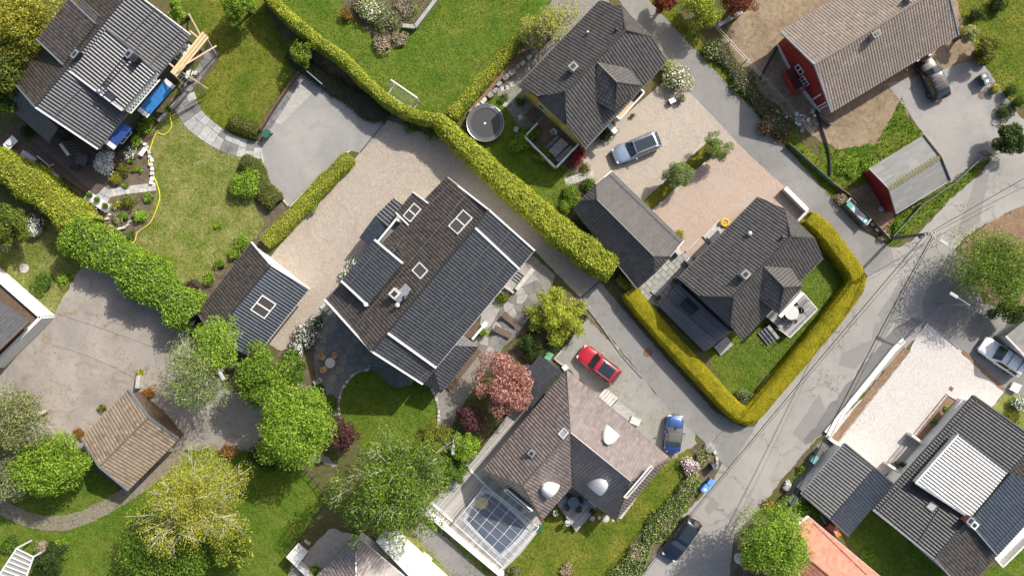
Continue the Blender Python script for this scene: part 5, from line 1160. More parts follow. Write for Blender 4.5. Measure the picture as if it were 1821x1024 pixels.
# ================================================================ CARS
def paint(name, c, metal=0.3, rough=0.28): return M(name, c, tuple(x*0.93 for x in c), 0.8, rough, metallic=metal, coat=1.0)
carglass = glass_mat('car_glass', (0.012, 0.018, 0.022), 0.04)
rimm = M('alloy', (0.5, 0.5, 0.52), None, 8, 0.3, metallic=0.9)
lampw = M('headlamp', (0.75, 0.77, 0.8), None, 8, 0.12, coat=1.0); lampr = M('tail_lamp', (0.4, 0.012, 0.012), None, 8, 0.15, coat=1.0)
def car(px, py, dx, dy, label, body, L=4.6, Wd=1.84, Ht=1.55, xa=0.20, xb=0.06, xc=-0.30, xd=-0.44, belt=0.98, hood=0.95, roofm=None, sunroof=None, rails=False, bars=False, trunk=None, name='parked_car'):
    """x runs forward; xa/xb: foot and head of the windscreen, xc/xd: head and foot of the rear window (share of length)"""
    t = thing(name, label, 'car', W(px, py, 0.7)*1.0, ang(dx, dy), 'cars in the street and drives'); t.location.z = 0.03; ORG[t.name] = Vector((0, 0, 0))
    hw = Wd/2; trunk = trunk or belt
    st = [-.5, -.492, -.47, -.43, -.36, -.2, 0, .18, .30, .38, .44, .475, .494, .5]
    wf = [.66, .78, .88, .945, .985, 1, 1, 1, .985, .96, .91, .83, .72, .6]
    def top(s):
        if s > xa: u = (s-xa)/(.5-xa); return belt+(hood-belt)*0+0.0-(belt-hood*0.99)*0 - u*u*(belt-0.66)*0.62 - u*0.05
        if s < xd: u = (xd-s)/(.5+xd+1e-6); return trunk-0.10*u*u
        return belt if s > 0 else belt+(trunk-belt)*min(1, -s/max(-xd, .1))
    rings = []
    for s, w in zip(st, wf):
        T = top(s); e = 1 if abs(s) < .47 else (0.86 if abs(s) < .495 else 0.72); zl = 0.24 if abs(s) < .46 else 0.32
        w2 = hw*w; T2 = zl+(T-zl)*e
        half = [(w2*.86, zl), (w2*.965, zl+0.1), (w2, zl+(T2-zl)*.45), (w2*.985, zl+(T2-zl)*.72), (w2*.93, T2-0.07), (w2*.84, T2-0.015), (w2*.5, T2+0.02), (0, T2+0.03)]
        rings.append([(s*L, y, z) for y, z in half]+[(s*L, -y, z) for y, z in half[-2::-1]])
    k = len(rings[0]); mb = MB(); mb.add([p for r_ in rings for p in r_], [(i*k+j, (i+1)*k+j, (i+1)*k+j+1, i*k+j+1) for i in range(len(rings)-1) for j in range(k-1)]
        + [(i*k+k-1, (i+1)*k+k-1, (i+1)*k, i*k) for i in range(len(rings)-1)] + [tuple(range(k))[::-1], tuple((len(rings)-1)*k+j for j in range(k))])
    bo = mb.build('body', body, t, True)
    # cabin
    wb_, wr = hw*0.93, hw*0.72; zr = Ht
    S = [(xa, 0.0), (xa-(xa-xb)*0.5, 0.55), (xb, 0.93), (xb-0.05, 0.985), ((xb+xc)/2, 1.0), (xc+0.05, 0.985), (xc, 0.93), (xc-(xc-xd)*0.5, 0.52), (xd, 0.0)]
    rings = []
    for s, q in S:
        zb = top(s)-0.03; zz = zb+(zr-zb)*q; wtop = wb_*0.92+(wr-wb_*0.92)*q; wbase = wb_*(0.97 if q < 0.1 else 1)
        rings.append([(s*L, wbase, zb), (s*L, wbase+(wtop-wbase)*.55, zb+(zz-zb)*.55+0.001), (s*L, wtop+0.02, zb+(zz-zb)*.93+0.002), (s*L, wtop*.9, zz+0.004), (s*L, wtop*.5, zz+0.02), (s*L, 0, zz+0.03)])
        rings[-1] += [(x, -y, z) for x, y, z in rings[-1][-2::-1]]
    k = len(rings[0]); mb = MB(); mb.add([p for r_ in rings for p in r_], [(i*k+j, (i+1)*k+j, (i+1)*k+j+1, i*k+j+1) for i in range(len(rings)-1) for j in range(k-1)])
    cb = mb.build('cabin', roofm or body, t, True)
    R = np.array(rings)
    def pane_(name, quad, off):
        A, B, Cc, D = [np.array(q) for q in quad]; n = np.cross(B-A, D-A); n = n/np.linalg.norm(n)
        if np.dot(n, (A+B+Cc+D)/4-np.array([0, 0, 0.6])) < 0: n = -n
        g = MB(); ns = 5; vs_ = []
        for i in range(ns+1):
            for j in range(ns+1):
                u, v = i/ns, j/ns; p = A*(1-u)*(1-v)+B*u*(1-v)+Cc*u*v+D*(1-u)*v; vs_.append(tuple(p+n*(off+0.035*math.sin(math.pi*u)*(1 if 'wind' in name and 'side' not in name else .2))))
        g.add(vs_, [(i*(ns+1)+j, (i+1)*(ns+1)+j, (i+1)*(ns+1)+j+1, i*(ns+1)+j+1) for i in range(ns) for j in range(ns)]); return g.build(name, carglass, t, True)
    def roofz(s, q): zb = top(s)-0.03; return zb+(zr-zb)*q
    f = 0.86
    pane_('windscreen', [(xa*L-.05, wb_*f, top(xa)+0.03), (xa*L-.05, -wb_*f, top(xa)+.03), (xb*L+.02, -wr*0.93, zr-.06), (xb*L+.02, wr*0.93, zr-.06)], 0.035)
    pane_('rear_window', [(xd*L+.05, wb_*f*.95, top(xd)+.05), (xd*L+.05, -wb_*f*.95, top(xd)+.05), (xc*L-.02, -wr*.9, zr-.07), (xc*L-.02, wr*.9, zr-.07)], 0.035)
    for sg in (1, -1):
        for x0, x1, u0, u1 in ((xa*L-.42, (xb+xc)/2*L+.02, xb*L-.12, (xb+xc)/2*L+.02), ((xb+xc)/2*L-.06, xd*L+.42, (xb+xc)/2*L-.06, xc*L+.16)):
            pane_('side_window', [(x0, sg*wb_*.985, belt+.05), (x1, sg*wb_*.985, belt+.05), (u1, sg*(wr+.045), zr-.13), (u0, sg*(wr+.045), zr-.13)], 0.02)
        m = MB(); m.box((xa*L-.5, sg*(hw+.09), belt-0.02), 0.13, 0.2, 0.13); m.build('mirror', body, t, bevel=0.03)
        h_ = MB().box((.452*L, sg*hw*.64, 0.62), 0.30, 0.34, 0.12, -sg*0.45); h_.build('headlight', lampw, t, bevel=0.03)
        h_ = MB().box((-.476*L, sg*hw*.70, 0.78), 0.14, 0.30, 0.14, sg*0.35); h_.build('tail_light', lampr, t, bevel=0.03)
        for x in (.30*L, -.30*L):
            w_ = thing_wheel(t, x, sg*(hw-.09), sg)
        if rails: MB().tube([(xb*L-.15, sg*(wr-.04), zr+.0), (xb*L-.3, sg*(wr-.04), zr+.07), (xc*L+.3, sg*(wr-.04), zr+.07), (xc*L+.12, sg*(wr-.04), zr)], 0.025, 6).build('roof_rail', steel, t)
    if bars:
        for x in (xb*L-.55, xc*L+.6): MB().beam((x, -wr, zr+.08), (x, wr, zr+.08), 0.06, 0.03).build('roof_bar', darkmetal, t)
    if sunroof:
        x0, x1 = sunroof; MB().prism([(x0*L, -wr*.78), (x1*L, -wr*.8), (x1*L, wr*.8), (x0*L, wr*.78)], zr+.012, zr+.045).build('sunroof', carglass, t, bevel=0.02)
    MB().box((.497*L, 0, 0.36), 0.05, hw*1.0, 0.18).build('grille', darkmetal, t); MB().box((-.499*L, 0, 0.52), 0.03, 0.5, 0.11).build('number_plate', white, t)
    for x in (xa*L+.06,): MB().beam((x, -hw*.7, top(xa)+.03), (x-.05, hw*.05, top(xa)+.05), 0.03, 0.02).build('wiper', rubber, t)
    return t
def thing_wheel(t, x, y, sg):
    mb = MB(); n = 20
    prof = [(0.20, -.1), (0.31, -.1), (0.33, -.06), (0.33, .06), (0.31, .1), (0.20, .1)]; out = []; fs = []
    for r_, d in prof:
        for k in range(n): out.append((x+r_*math.cos(2*math.pi*k/n), y+d, 0.33+r_*math.sin(2*math.pi*k/n)))
    for i in range(5):
        for k in range(n): fs.append((i*n+k, i*n+(k+1) % n, (i+1)*n+(k+1) % n, (i+1)*n+k))
    mb.add(out, fs); w = mb.build('wheel', rubber, t, True)
    m2 = MB(); c = (x, y+sg*.085, 0.33)
    m2.add([(x+.21*math.cos(2*math.pi*k/n), y+sg*.075, .33+.21*math.sin(2*math.pi*k/n)) for k in range(n)]+[(x, y+sg*.1, .33)], [(k, (k+1) % n, n) for k in range(n)]); m2.build('rim', rimm, w)
    return w
p_silver = paint('paint_ice_blue', (0.33, 0.40, 0.50), 0.5); p_black = paint('paint_black', (0.012, 0.012, 0.014), 0.1, 0.2); p_red = paint('paint_red', (0.42, 0.012, 0.022), 0.2); p_blue = paint('paint_blue', (0.016, 0.06, 0.20), 0.3); p_navy = paint('paint_navy', (0.008, 0.012, 0.024), 0.2, 0.2); p_white = paint('paint_white', (0.72, 0.73, 0.74), 0.0)
blackroof = paint('black_glass_roof', (0.012, 0.013, 0.016), 0.0, 0.08)
softtop = M('soft_top', (0.10, 0.098, 0.095), (0.075, 0.074, 0.072), 12, 0.9)
car(1132, 263, -75, 30, 'ice blue estate car with a black glass roof on the pink pavers', p_silver, 4.75, 1.86, 1.5, xd=-.49, xc=-.40, sunroof=(-.37, .04), rails=True)
car(1659, 139, -31, -69, 'black car parked nose to the tan roofed red house', p_black, 4.55, 1.84, 1.5, xd=-.47, xc=-.34, bars=True)
car(1065, 648, -.80, -.60, 'red car with a dark sunroof on the gravel yard', p_red, 4.5, 1.86, 1.6, xd=-.48, xc=-.39, sunroof=(-.34, -.02), rails=True)
car(1198, 771, .10, -1, 'small blue cabriolet with a grey soft top at the gravel edge', p_blue, 3.65, 1.7, 1.38, xa=.18, xb=.05, xc=-.18, xd=-.32, roofm=softtop, trunk=0.93)
car(1212, 957, -46, 66, 'black navy car standing on the main road by the flower bank', p_navy, 4.65, 1.86, 1.5, xd=-.48, xc=-.38, sunroof=(-.34, .0), name='car')
car(1782, 634, -.80, -.55, 'white car with roof rails at the right edge', p_white, 4.7, 1.88, 1.65, xd=-.49, xc=-.42, rails=True, bars=True)

# ================================================================ DECKS, WALLS, STEPS, FURNITURE
def deck(name, label, pts, z, direction, mat, bw=0.145, gap=0.012, side=None, h0=0.02, stair=None, cat='deck'):
    """boards laid side by side, cut to the outline, on a solid skirt"""
    P = [tuple(W(p[0], p[1], z)[:2]) for p in pts]
    if area2(P) < 0: P = P[::-1]
    c = (sum(p[0] for p in P)/len(P), sum(p[1] for p in P)/len(P)); t = thing(name, label, cat, (c[0], c[1], 0))
    MB().prism(inset(P, 0.03), h0, z-0.03).build('skirt', side or brownwood, t)
    a = ang(*direction); n = (-math.sin(a), math.cos(a)); ds = [p[0]*n[0]+p[1]*n[1] for p in P]; s = min(ds); mb = MB()
    while s < max(ds):
        Q = clip_half(P, (n[0]*(s+bw), n[1]*(s+bw)), n); Q = clip_half(Q, (n[0]*(s+gap), n[1]*(s+gap)), (-n[0], -n[1])) if len(Q) > 2 else []
        if len(Q) > 2 and abs(area2(Q)) > 1e-3: mb.prism(Q, z-0.03, z+rng.uniform(-.003, .003))
        s += bw
    o = mb.build('boards', mat, t); o['kind'] = 'stuff'; return t
def low_wall(name, label, pts, w, h, mat, cat='wall', z=None, group=None, cap=None):
    P = [W(p[0], p[1], h) for p in pts]; t = thing(name, label, cat, (P[0].x, P[0].y, 0), 0, group); mb = MB(); mc = MB()
    for a, b in zip(P, P[1:]):
        a0, b0 = Vector((a.x, a.y, h/2)), Vector((b.x, b.y, h/2)); mb.beam(a0, b0, w, h)
        if cap: mc.beam(a0+Vector((0, 0, h/2+.03)), b0+Vector((0, 0, h/2+.03)), w+.06, 0.06)
    mb.build('wall', mat, t)
    if cap: mc.build('coping', cap, t)
    return t
def stone_wall(label, pts, size, mats, name='stone_edging', h=0.3, cat='edging', jitter=0.06, proud=1.0):
    """stones set one after another"""
    P = [W(p[0], p[1], 0) for p in smooth_path(pts, 4)]; t = thing(name, label, cat, (P[0].x, P[0].y, 0)); L = [0]
    for a, b in zip(P, P[1:]): L.append(L[-1]+(b-a).length)
    s = 0
    while s < L[-1]-size*.4:
        ln = size*rng.uniform(.75, 1.3); m = min(s+ln/2, L[-1]); x = np.interp(m, L, [p.x for p in P]); y = np.interp(m, L, [p.y for p in P])
        x2 = np.interp(min(m+.1, L[-1]), L, [p.x for p in P]); y2 = np.interp(min(m+.1, L[-1]), L, [p.y for p in P]); x1 = np.interp(m-.1, L, [p.x for p in P]); y1 = np.interp(m-.1, L, [p.y for p in P])
        a = math.atan2(y2-y1, x2-x1); w = size*rng.uniform(.6, .95)*proud; hh = h*rng.uniform(.7, 1.2); n = 9; rr = rng.uniform(.82, 1.05, n)
        x += rng.normal(0, jitter); y += rng.normal(0, jitter); V = []
        for zz, k in ((0, 1.0), (hh*.7, .99), (hh, .82)):
            for i in range(n):
                q = 2*math.pi*i/n; cq, sq = math.cos(q), math.sin(q); u, v = ln/2*.98*math.copysign(abs(cq)**.55, cq)*rr[i]*k, w/2*math.copysign(abs(sq)**.55, sq)*rr[i]*k; V.append((x+u*math.cos(a)-v*math.sin(a), y+u*math.sin(a)+v*math.cos(a), zz))
        F = [(r_*n+i, r_*n+(i+1) % n, (r_+1)*n+(i+1) % n, (r_+1)*n+i) for r_ in (0, 1) for i in range(n)]+[tuple(2*n+i for i in range(n))]
        MB().add(V, F).build('stone', mats[rng.integers(len(mats))], t); s += ln
    return t
def steps(name, label, a, b, out, n, rise, tread, mat, z0=0.0, side=None):
    """straight flight; a-b is the line of the top edge, out the pixel direction going down"""
    A, B = W(a[0], a[1], n*rise), W(b[0], b[1], n*rise); o = Vector((out[0], -out[1], 0)).normalized(); t = thing(name, label, 'steps', (A.x, A.y, 0))
    for i in range(n):
        z = (n-i)*rise; p, q = A+o*tread*i, B+o*tread*i; Q = [(p.x, p.y), (q.x, q.y), (q.x+o.x*(tread-.02), q.y+o.y*(tread-.02)), (p.x+o.x*(tread-.02), p.y+o.y*(tread-.02))]
        MB().prism(Q, z0, z-.05).build('riser', side or brownwood, t); MB().prism(inset(Q, -.015), z-.05, z).build('tread', mat, t)
    return t
def chair(px, py, z, face, label, mat, frame=None, style='arm', grp=None, s=1.0):
    """face: direction the sitter looks, in the picture"""
    p = W(px, py, z+.4); t = thing('garden_chair', label, 'chair', (p.x, p.y, z), ang(*face), grp); ORG[t.name] = Vector((0, 0, 0)); frame = frame or mat
    MB().prism([(.25*s, .22*s), (.25*s, -.22*s), (-.2*s, -.26*s), (-.2*s, .26*s)], .38, .45).build('seat', mat, t)
    mb = MB(); n = 9; V = []
    for i in range(n):
        q = math.pi*(.5+i/(n-1)); x, y = .27*s*math.cos(q)*1.15+.02, .31*s*math.sin(q); hh = .62+.25*math.sin(math.pi*i/(n-1)); V += [(x, y, .42), (x, y, hh), (x*1.16-.02, y*1.14, hh), (x*1.16-.02, y*1.14, .42)]
    F = []
    for i in range(n-1):
        for j in range(4): F.append((i*4+j, i*4+(j+1) % 4, (i+1)*4+(j+1) % 4, (i+1)*4+j))
    F += [(0, 1, 2, 3), tuple((n-1)*4+j for j in (3, 2, 1, 0))]; mb.add(V, F).build('backrest', mat, t)
    for x in (.2, -.18):
        for y in (.2, -.2): MB().tube([(x*s, y*s, .4), (x*s*1.15, y*s*1.15, 0)], .02, 6).build('leg', frame, t)
    return t
def round_table(px, py, z, r, h, label, mat, legm):
    p = W(px, py, z+h); t = thing('garden_table', label, 'table', (p.x, p.y, z)); ORG[t.name] = Vector((0, 0, 0))
    MB().lathe((0, 0, h-.05), [(r*.96, 0), (r, .015), (r, .04), (r*.97, .05)], 28).build('tabletop', mat, t)
    MB().lathe((0, 0, .02), [(.06, 0), (.05, h-.07)], 10).build('column', legm, t)
    for k in range(4):
        a = k*math.pi/2+.4; MB().beam((0, 0, .05), (r*.6*math.cos(a), r*.6*math.sin(a), .02), .06, .04).build('foot', legm, t)
    return t
def bin_(px, py, face, label, body, lid, w=.56, d=.7, h=1.0, sticker=None, grp='wheeled bins'):
    p = W(px, py, h*.8); t = thing('wheeled_bin', label, 'bin', (p.x, p.y, .03), ang(*face), grp); ORG[t.name] = Vector((0, 0, 0)); mb = MB(); V = []
    for k, z in ((.78, 0.04), (1, h-.1)): V += [(-d/2*k, -w/2*k, z), (d/2*k, -w/2*k, z), (d/2*k, w/2*k, z), (-d/2*k, w/2*k, z)]
    mb.add(V, [(3, 2, 1, 0), (4, 5, 6, 7), (0, 1, 5, 4), (1, 2, 6, 5), (2, 3, 7, 6), (3, 0, 4, 7)]).build('body', body, t)
    l = MB().prism([(-d/2-.04, -w/2-.03), (d/2+.05, -w/2-.03), (d/2+.05, w/2+.03), (-d/2-.04, w/2+.03)], h-.095, h-.02).build('lid', lid, t, bevel=.02)
    if sticker: MB().prism([(-.05, -.12), (.2, -.12), (.2, .12), (-.05, .12)], h-.02, h-.012).build('sticker', sticker, l)
    MB().tube([(-d/2-.07, -w/2, h-.1), (-d/2-.07, w/2, h-.1)], .02, 6).build('handle', body, t)
    for y in (-w/2+.05, w/2-.05):
        n = 12; V = [(-d/2+.05+.1*math.cos(2*math.pi*k/n), y+dy, .1+.1*math.sin(2*math.pi*k/n)) for dy in (-.03, .03) for k in range(n)]
        MB().add(V, [(k, (k+1) % n, n+(k+1) % n, n+k) for k in range(n)]+[tuple(range(n))[::-1], tuple(range(n, 2*n))]).build('wheel', rubber, t)
    return t
def pot(px, py, z, r, h, label, mat, plant='mid', flower=None, ph=0.5, pr=1.5, ff=.5):
    p = W(px, py, z+h); t = thing('potted_plant', label, 'potted plant', (p.x, p.y, z)); ORG[t.name] = Vector((0, 0, 0))
    MB().lathe((0, 0, 0), [(r*.7, 0), (r, h), (r*1.08, h), (r*1.08, h+.03), (r*.9, h+.03)], 14).build('pot', mat, t)
    f = Fol(); n = 150; d = rand_dirs(n); d[:, 2] = abs(d[:, 2]); P = d*np.array([r*pr, r*pr, ph])*rng.uniform(.6, 1.1, n)[:, None]+np.array([0, 0, h]); V, F = leaf_quads(P, d, .08); f.add(V, F)
    if flower: k = rng.random(n) < ff; V, F = leaf_quads(P[k]+d[k]*.04, d[k], .09, .4, .8); f.add(V, F, 1)
    f.build('foliage', [lf[plant]]+([lf[flower]] if flower else []), t); return t

grey_deck = wood_mat('grey_boards', (0.36, 0.345, 0.33), (0.21, 0.205, 0.20), 0.0); grey_dk = wood_mat('dark_grey_boards', (0.25, 0.245, 0.24), (0.12, 0.12, 0.125), -0.72)
pale_deck = wood_mat('pale_boards', (0.42, 0.40, 0.37), (0.30, 0.285, 0.265), 0.0); brown_deck = wood_mat('brown_boards', (0.12, 0.085, 0.07), (0.065, 0.047, 0.04), 0.0)

deck('deck', 'dark grey timber deck beside the clipped hedge with a sunken hatch', [(1172,545),(1205,503),(1300,590),(1262,620),(1252,625)], 0.5, (-75, -65), grey_dk)
t = thing('deck_hatch', 'black square hatch sunk in the dark grey deck', 'hatch', W(1226,545,.5)); MB().prism([tuple(W(p[0], p[1], .5)[:2]) for p in ((1222,528),(1244,548),(1228,562),(1207,542))], .5, .54).build('lid', darkmetal, t); MB().beam(W(1215,535,.56), W(1236,555,.56), .05, .03).build('hinge', gutter, t)
deck('deck', 'weathered grey balcony deck with the round table', [(1362,562),(1372,553),(1424,516),(1454,550),(1405,600)], 1.0, (51, -45), grey_deck)
t = thing('railing', 'thin white railing round the balcony deck with the round table', 'railing', W(1430,575,1)); Q = [W(p[0], p[1], 1.9) for p in ((1428,520),(1454,550),(1405,600),(1385,585))]
for a, b in zip(Q, Q[1:]):
    MB().beam(a, b, .06, .05).build('top_rail', white, t); n = int((b-a).length/.9)
    for i in range(n+1): p = a+(b-a)*(i/n); MB().beam(p, p-Vector((0, 0, .9)), .05, .05).build('post', white, t)
    MB().add([a-Vector((0, 0, .08)), b-Vector((0, 0, .08)), b-Vector((0, 0, .85)), a-Vector((0, 0, .85))], [(0, 1, 2, 3)]).build('glass_panel', glass_mat('clear_panel', (0.5, 0.55, 0.55), .05, .18), t)
steps('steps', 'grey timber steps from the balcony deck down to the lawn', (1368,578), (1386,600), (-1, .9), 4, .22, .3, grey_deck)
steps('steps', 'grey timber steps at the lower end of the dark deck', (1270,617), (1292,598), (.65, .75), 2, .2, .55, grey_deck)
steps('steps', 'broad grey steps up from the slab terrace', (1168,528), (1190,505), (-.7, -.7), 2, .18, .4, grey_deck)
round_table(1408, 556, 1.0, .68, .74, 'round white table on the grey balcony deck', M('table_white', (0.5, 0.49, 0.47), None, 3, .5), darkmetal)
rattan_dk = M('dark_rattan', (0.045, 0.042, 0.04), (0.03, 0.028, 0.027), 14, .7)
for (px, py, f, w_) in ((1421,552,(-1,.1),'right of'), (1396,563,(1,-.3),'left of'), (1410,569,(-.1,-1),'below'), (1411,543,(0,1),'above')):
    chair(px, py, 1.0, f, 'dark chair '+w_+' the round white table', rattan_dk, grp='chairs at the round white table')
# lower house deck and table
deck('deck', 'grey timber deck in the notch of the shell dormer house', [(985,888),(1012,862),(1020,868),(1062,902),(1025,946)], .55, (37, -44), grey_deck)
round_table(1020, 893, .55, .55, .74, 'blue grey round table on the notch deck', M('table_blue', (0.10, 0.14, 0.18), None, 3, .35), darkmetal)
for (px, py, f, w_) in ((1031,888,(-1,.3),'right of'), (1010,900,(1,-.5),'left of'), (1028,903,(-.6,-1),'below'), (1013,883,(.5,.8),'above')):
    chair(px, py, .55, f, 'black chair '+w_+' the blue grey round table', rattan_dk, grp='chairs at the blue grey table')
for px, py, w_ in ((988,911,'on the left edge of the notch deck'), (1009,929,'on the lower edge of the notch deck'), (1053,908,'at the right corner of the notch deck')):
    pot(px, py, .55, .17, .3, 'potted plant '+w_, black, 'mid', 'white' if px < 1020 else 'red')
low_wall('screen', 'short white screen at the edge of the notch deck', [(1047,890),(1060,901)], .08, 1.3, white, 'screen')
# patio table and rattan chairs
round_table(587, 645, .07, .5, .72, 'pale round table on the flagstone patio', M('stone_top', (0.50, 0.47, 0.41), None, 5, .7), darkmetal)
rattan = M('golden_rattan', (0.46, 0.30, 0.13), (0.36, 0.22, 0.09), 14, .7)
for px, py, f, w_ in ((574,635,(.9,.6),'upper left'), (595,632,(-.4,1),'upper right'), (577,656,(.8,-.7),'lower left')):
    chair(px, py, .07, f, 'golden rattan chair %s of the pale patio table' % w_, rattan, grp='rattan chairs on the patio')
# loungers
def lounger(px, py, d, label):
    p = W(px, py, .35); t = thing('sun_lounger', label, 'sun lounger', (p.x, p.y, .04), ang(*d), 'sun loungers'); ORG[t.name] = Vector((0, 0, 0)); m = M('brown_mesh', (0.13, 0.095, 0.075), (0.10, 0.072, 0.057), 20, .8)
    MB().box((.3, 0, .3), 1.25, .62, .05).build('seat', m, t); MB().add([(-.35, -.31, .3), (-.35, .31, .3), (-.9, .31, .62), (-.9, -.31, .62), (-.35, -.31, .35), (-.35, .31, .35), (-.9, .31, .67), (-.9, -.31, .67)], [(3, 2, 1, 0), (4, 5, 6, 7), (0, 1, 5, 4), (1, 2, 6, 5), (2, 3, 7, 6), (3, 0, 4, 7)]).build('backrest', m, t)
    MB().box((-.72, 0, .6), .2, .56, .1).build('pillow', brownwood, t)
    for x in (.8, -.4):
        for y in (-.26, .26): MB().beam((x, y, .3), (x, y, 0), .04, .04).build('leg', darkmetal, t)
lounger(907, 568, (25, 20), 'upper brown sun lounger on the grey patio'); lounger(894, 590, (28, 13), 'lower brown sun lounger on the grey patio')
# round lawn edging and paving edge
stone_wall('curved pale stone edging on the left of the round lawn', [(660,655),(632,664),(610,690),(602,722),(606,750)], .38, [palestone, greystone], h=.14, jitter=.02)
stone_wall('curved pale stone edging on the right of the round lawn', [(752,672),(770,695),(779,725),(780,762)], .38, [palestone, greystone], h=.14, jitter=.02)
low_wall('raised_bed', 'narrow wooden raised bed along the veranda roof', [(853,622),(797,692)], .5, .25, brownwood, 'raised bed')
# sunken basement stairs of the main house
low_wall('stone_wall', 'pale stone wall beside the basement steps', [(948,478),(918,515)], .35, .7, palestone, cap=palestone)
steps('steps', 'grey steps down along the main house wall', (920,475), (936,487), (-.65, .75), 4, .16, .3, slab_m)
low_wall('planter_wall', 'pale wall closing the sunken bed by the basement steps', [(896,508),(914,520)], .25, .5, palestone)
# stone slabs steps at driveway patio
for i, (a, b) in enumerate((((570,548),(577,541)), ((576,553),(584,546)), ((583,559),(591,551)))):
    low_wall('stone_step', 'pale stone step between drive and patio, the %s of three' % ('topmost', 'middle', 'lowest')[i], [a, b], .32, .2-.04*i, palestone, 'step')

# top-left: terrace, garden furniture
deck('deck', 'dark brown timber terrace beside the scaffolded house', [(-10,255),(60,195),(110,225),(175,268),(198,318),(165,350),(120,322),(60,285),(15,275)], .25, (1, .85), brown_deck)
t = thing('grill_bench', 'outdoor kitchen bench with white top along the yellow hedge', 'bench', W(75,300,.8)); a = ang(1, .7)
c = W(50,281,1.0); MB().box((c.x, c.y, .25), 1.6, .75, .85, a).build('cabinet', M('pale_lilac', (0.36, 0.37, 0.5), None, 3, .5), t); c = W(68,294,1.0); MB().box((c.x, c.y, .25), 1.1, .8, .8, a).build('grill', black, t); c = W(86,311,1.0); MB().box((c.x, c.y, .25), 1.1, .8, .72, a).build('counter', white, t); MB().box((c.x, c.y, .97), .6, .4, .1, a).build('sink', darkmetal, t)
t = thing('side_table', 'white table with a bowl in the far left terrace corner', 'table', W(18,255,.25)); c = W(18,254,1.0); MB().box((c.x, c.y, .93), 1.3, .8, .05, ang(1, -1)).build('tabletop', white, t)
for x, y in ((-.5, -.3), (.5, -.3), (.5, .3), (-.5, .3)): q = Vector((c.x, c.y, 0))+Matrix.Rotation(ang(1, -1), 3, 'Z')@Vector((x, y, 0)); MB().beam((q.x, q.y, .25), (q.x, q.y, .93), .05, .05).build('leg', zinc, t)
MB().lathe((c.x, c.y, .98), [(.2, 0), (.32, .16), (.3, .17)], 14).build('bowl', M('glass_bowl', (0.5, 0.55, 0.55), None, 3, .2), t)
t = thing('garden_table', 'dark square table on the brown terrace', 'table', W(144,285,.25)); c = W(145,284,.98); MB().box((c.x, c.y, .93), 1.05, 1.0, .06, ang(1, .3)).build('tabletop', M('slate_top', (0.05, 0.06, 0.07), None, 3, .4), t)
for x, y in ((-.4, -.4), (.4, -.4), (.4, .4), (-.4, .4)): MB().beam((c.x+x, c.y+y, .25), (c.x+x, c.y+y, .93), .06, .06).build('leg', darkmetal, t)
for px, py, f, w_ in ((135,298,(.3,-1),'below'), (160,262,(-.5,1),'above')): chair(px, py, .25, f, 'dark chair %s the dark square table' % w_, rattan_dk)
t = thing('clothes_dryer', 'white folding clothes dryer on the brown terrace', 'clothes dryer', W(118,268,.25)); P1, P2 = W(107,256,1.1), W(122,276,1.1); MB().beam(P1, P2, .3, .04).build('wing', offwhite, t)
for i in range(5): p = P1+(P2-P1)*(i/4); MB().tube([p, p+Vector((1.2, .25, .05))], .015, 5).build('rod', steel, t)
for p in (P1, P2): MB().beam(p, Vector((p.x+.2, p.y, .25)), .04, .04).build('leg', steel, t)
t = thing('pipe_rack', 'thin white bent pipe rack by the grill bench', 'rack', W(80,288,.25)); MB().tube([W(66,277,1.2), W(88,296,1.2), W(95,292,1.2)], .04, 6).build('pipe', white, t); MB().tube([W(88,296,1.2), W(88,296,.25)], .04, 6).build('post', white, t)
# planter bench with three ball shrubs
t = thing('white_planter', 'long white planter bench holding three clipped balls', 'planter', W(175,350,0)); A, B = W(154,346,.5), W(192,372,.5); MB().beam(A+Vector((0, 0, -.25)), B+Vector((0, 0, -.25)), .75, .5).build('box', white, t); MB().beam(A+Vector((0, 0, .02)), B+Vector((0, 0, .02)), .85, .04).build('rim', offwhite, t)
for px, py, w_ in ((160,346,'upper'), (173,355,'middle'), (188,366,'lower')): shrub(px, py, 6.5, .5, 'mid', 'clipped ball shrub, %s of three on the white planter' % w_, 'ball_shrub', size=.05, dens=500, z0=.55, lob=10)
stone_wall('pale stones edging the rockery along the hose', [(250,250),(262,262),(268,278),(272,300),(270,326)], .45, [palestone, offwhite], 'stone_edging', .3)
stone_wall('pale stones curving through the lower rockery', [(196,402),(205,408),(222,404),(236,392)], .4, [palestone, offwhite, greystone], 'stone_edging', .3)
stone_wall('scattered stones between planter and purple shrub', [(150,372),(170,388),(190,385),(205,372)], .4, [greystone, palestone], 'stone_edging', .25, jitter=.25)
t = thing('garden_bench', 'white slatted bench at the top of the rockery', 'bench', W(254,270,0)); c = W(254,270,.4); 
for k in (-.15, .0, .15): q = Vector((c.x, c.y, .4))+Matrix.Rotation(ang(1, -1.3), 3, 'Z')@Vector((0, k, 0)); MB().box(q, .9, .12, .04, ang(1, -1.3)).build('slat', white, t)
for k in (-.35, .35): q = Vector((c.x, c.y, 0))+Matrix.Rotation(ang(1, -1.3), 3, 'Z')@Vector((k, 0, 0)); MB().box(q, .08, .4, .4, ang(1, -1.3)).build('leg', offwhite, t)
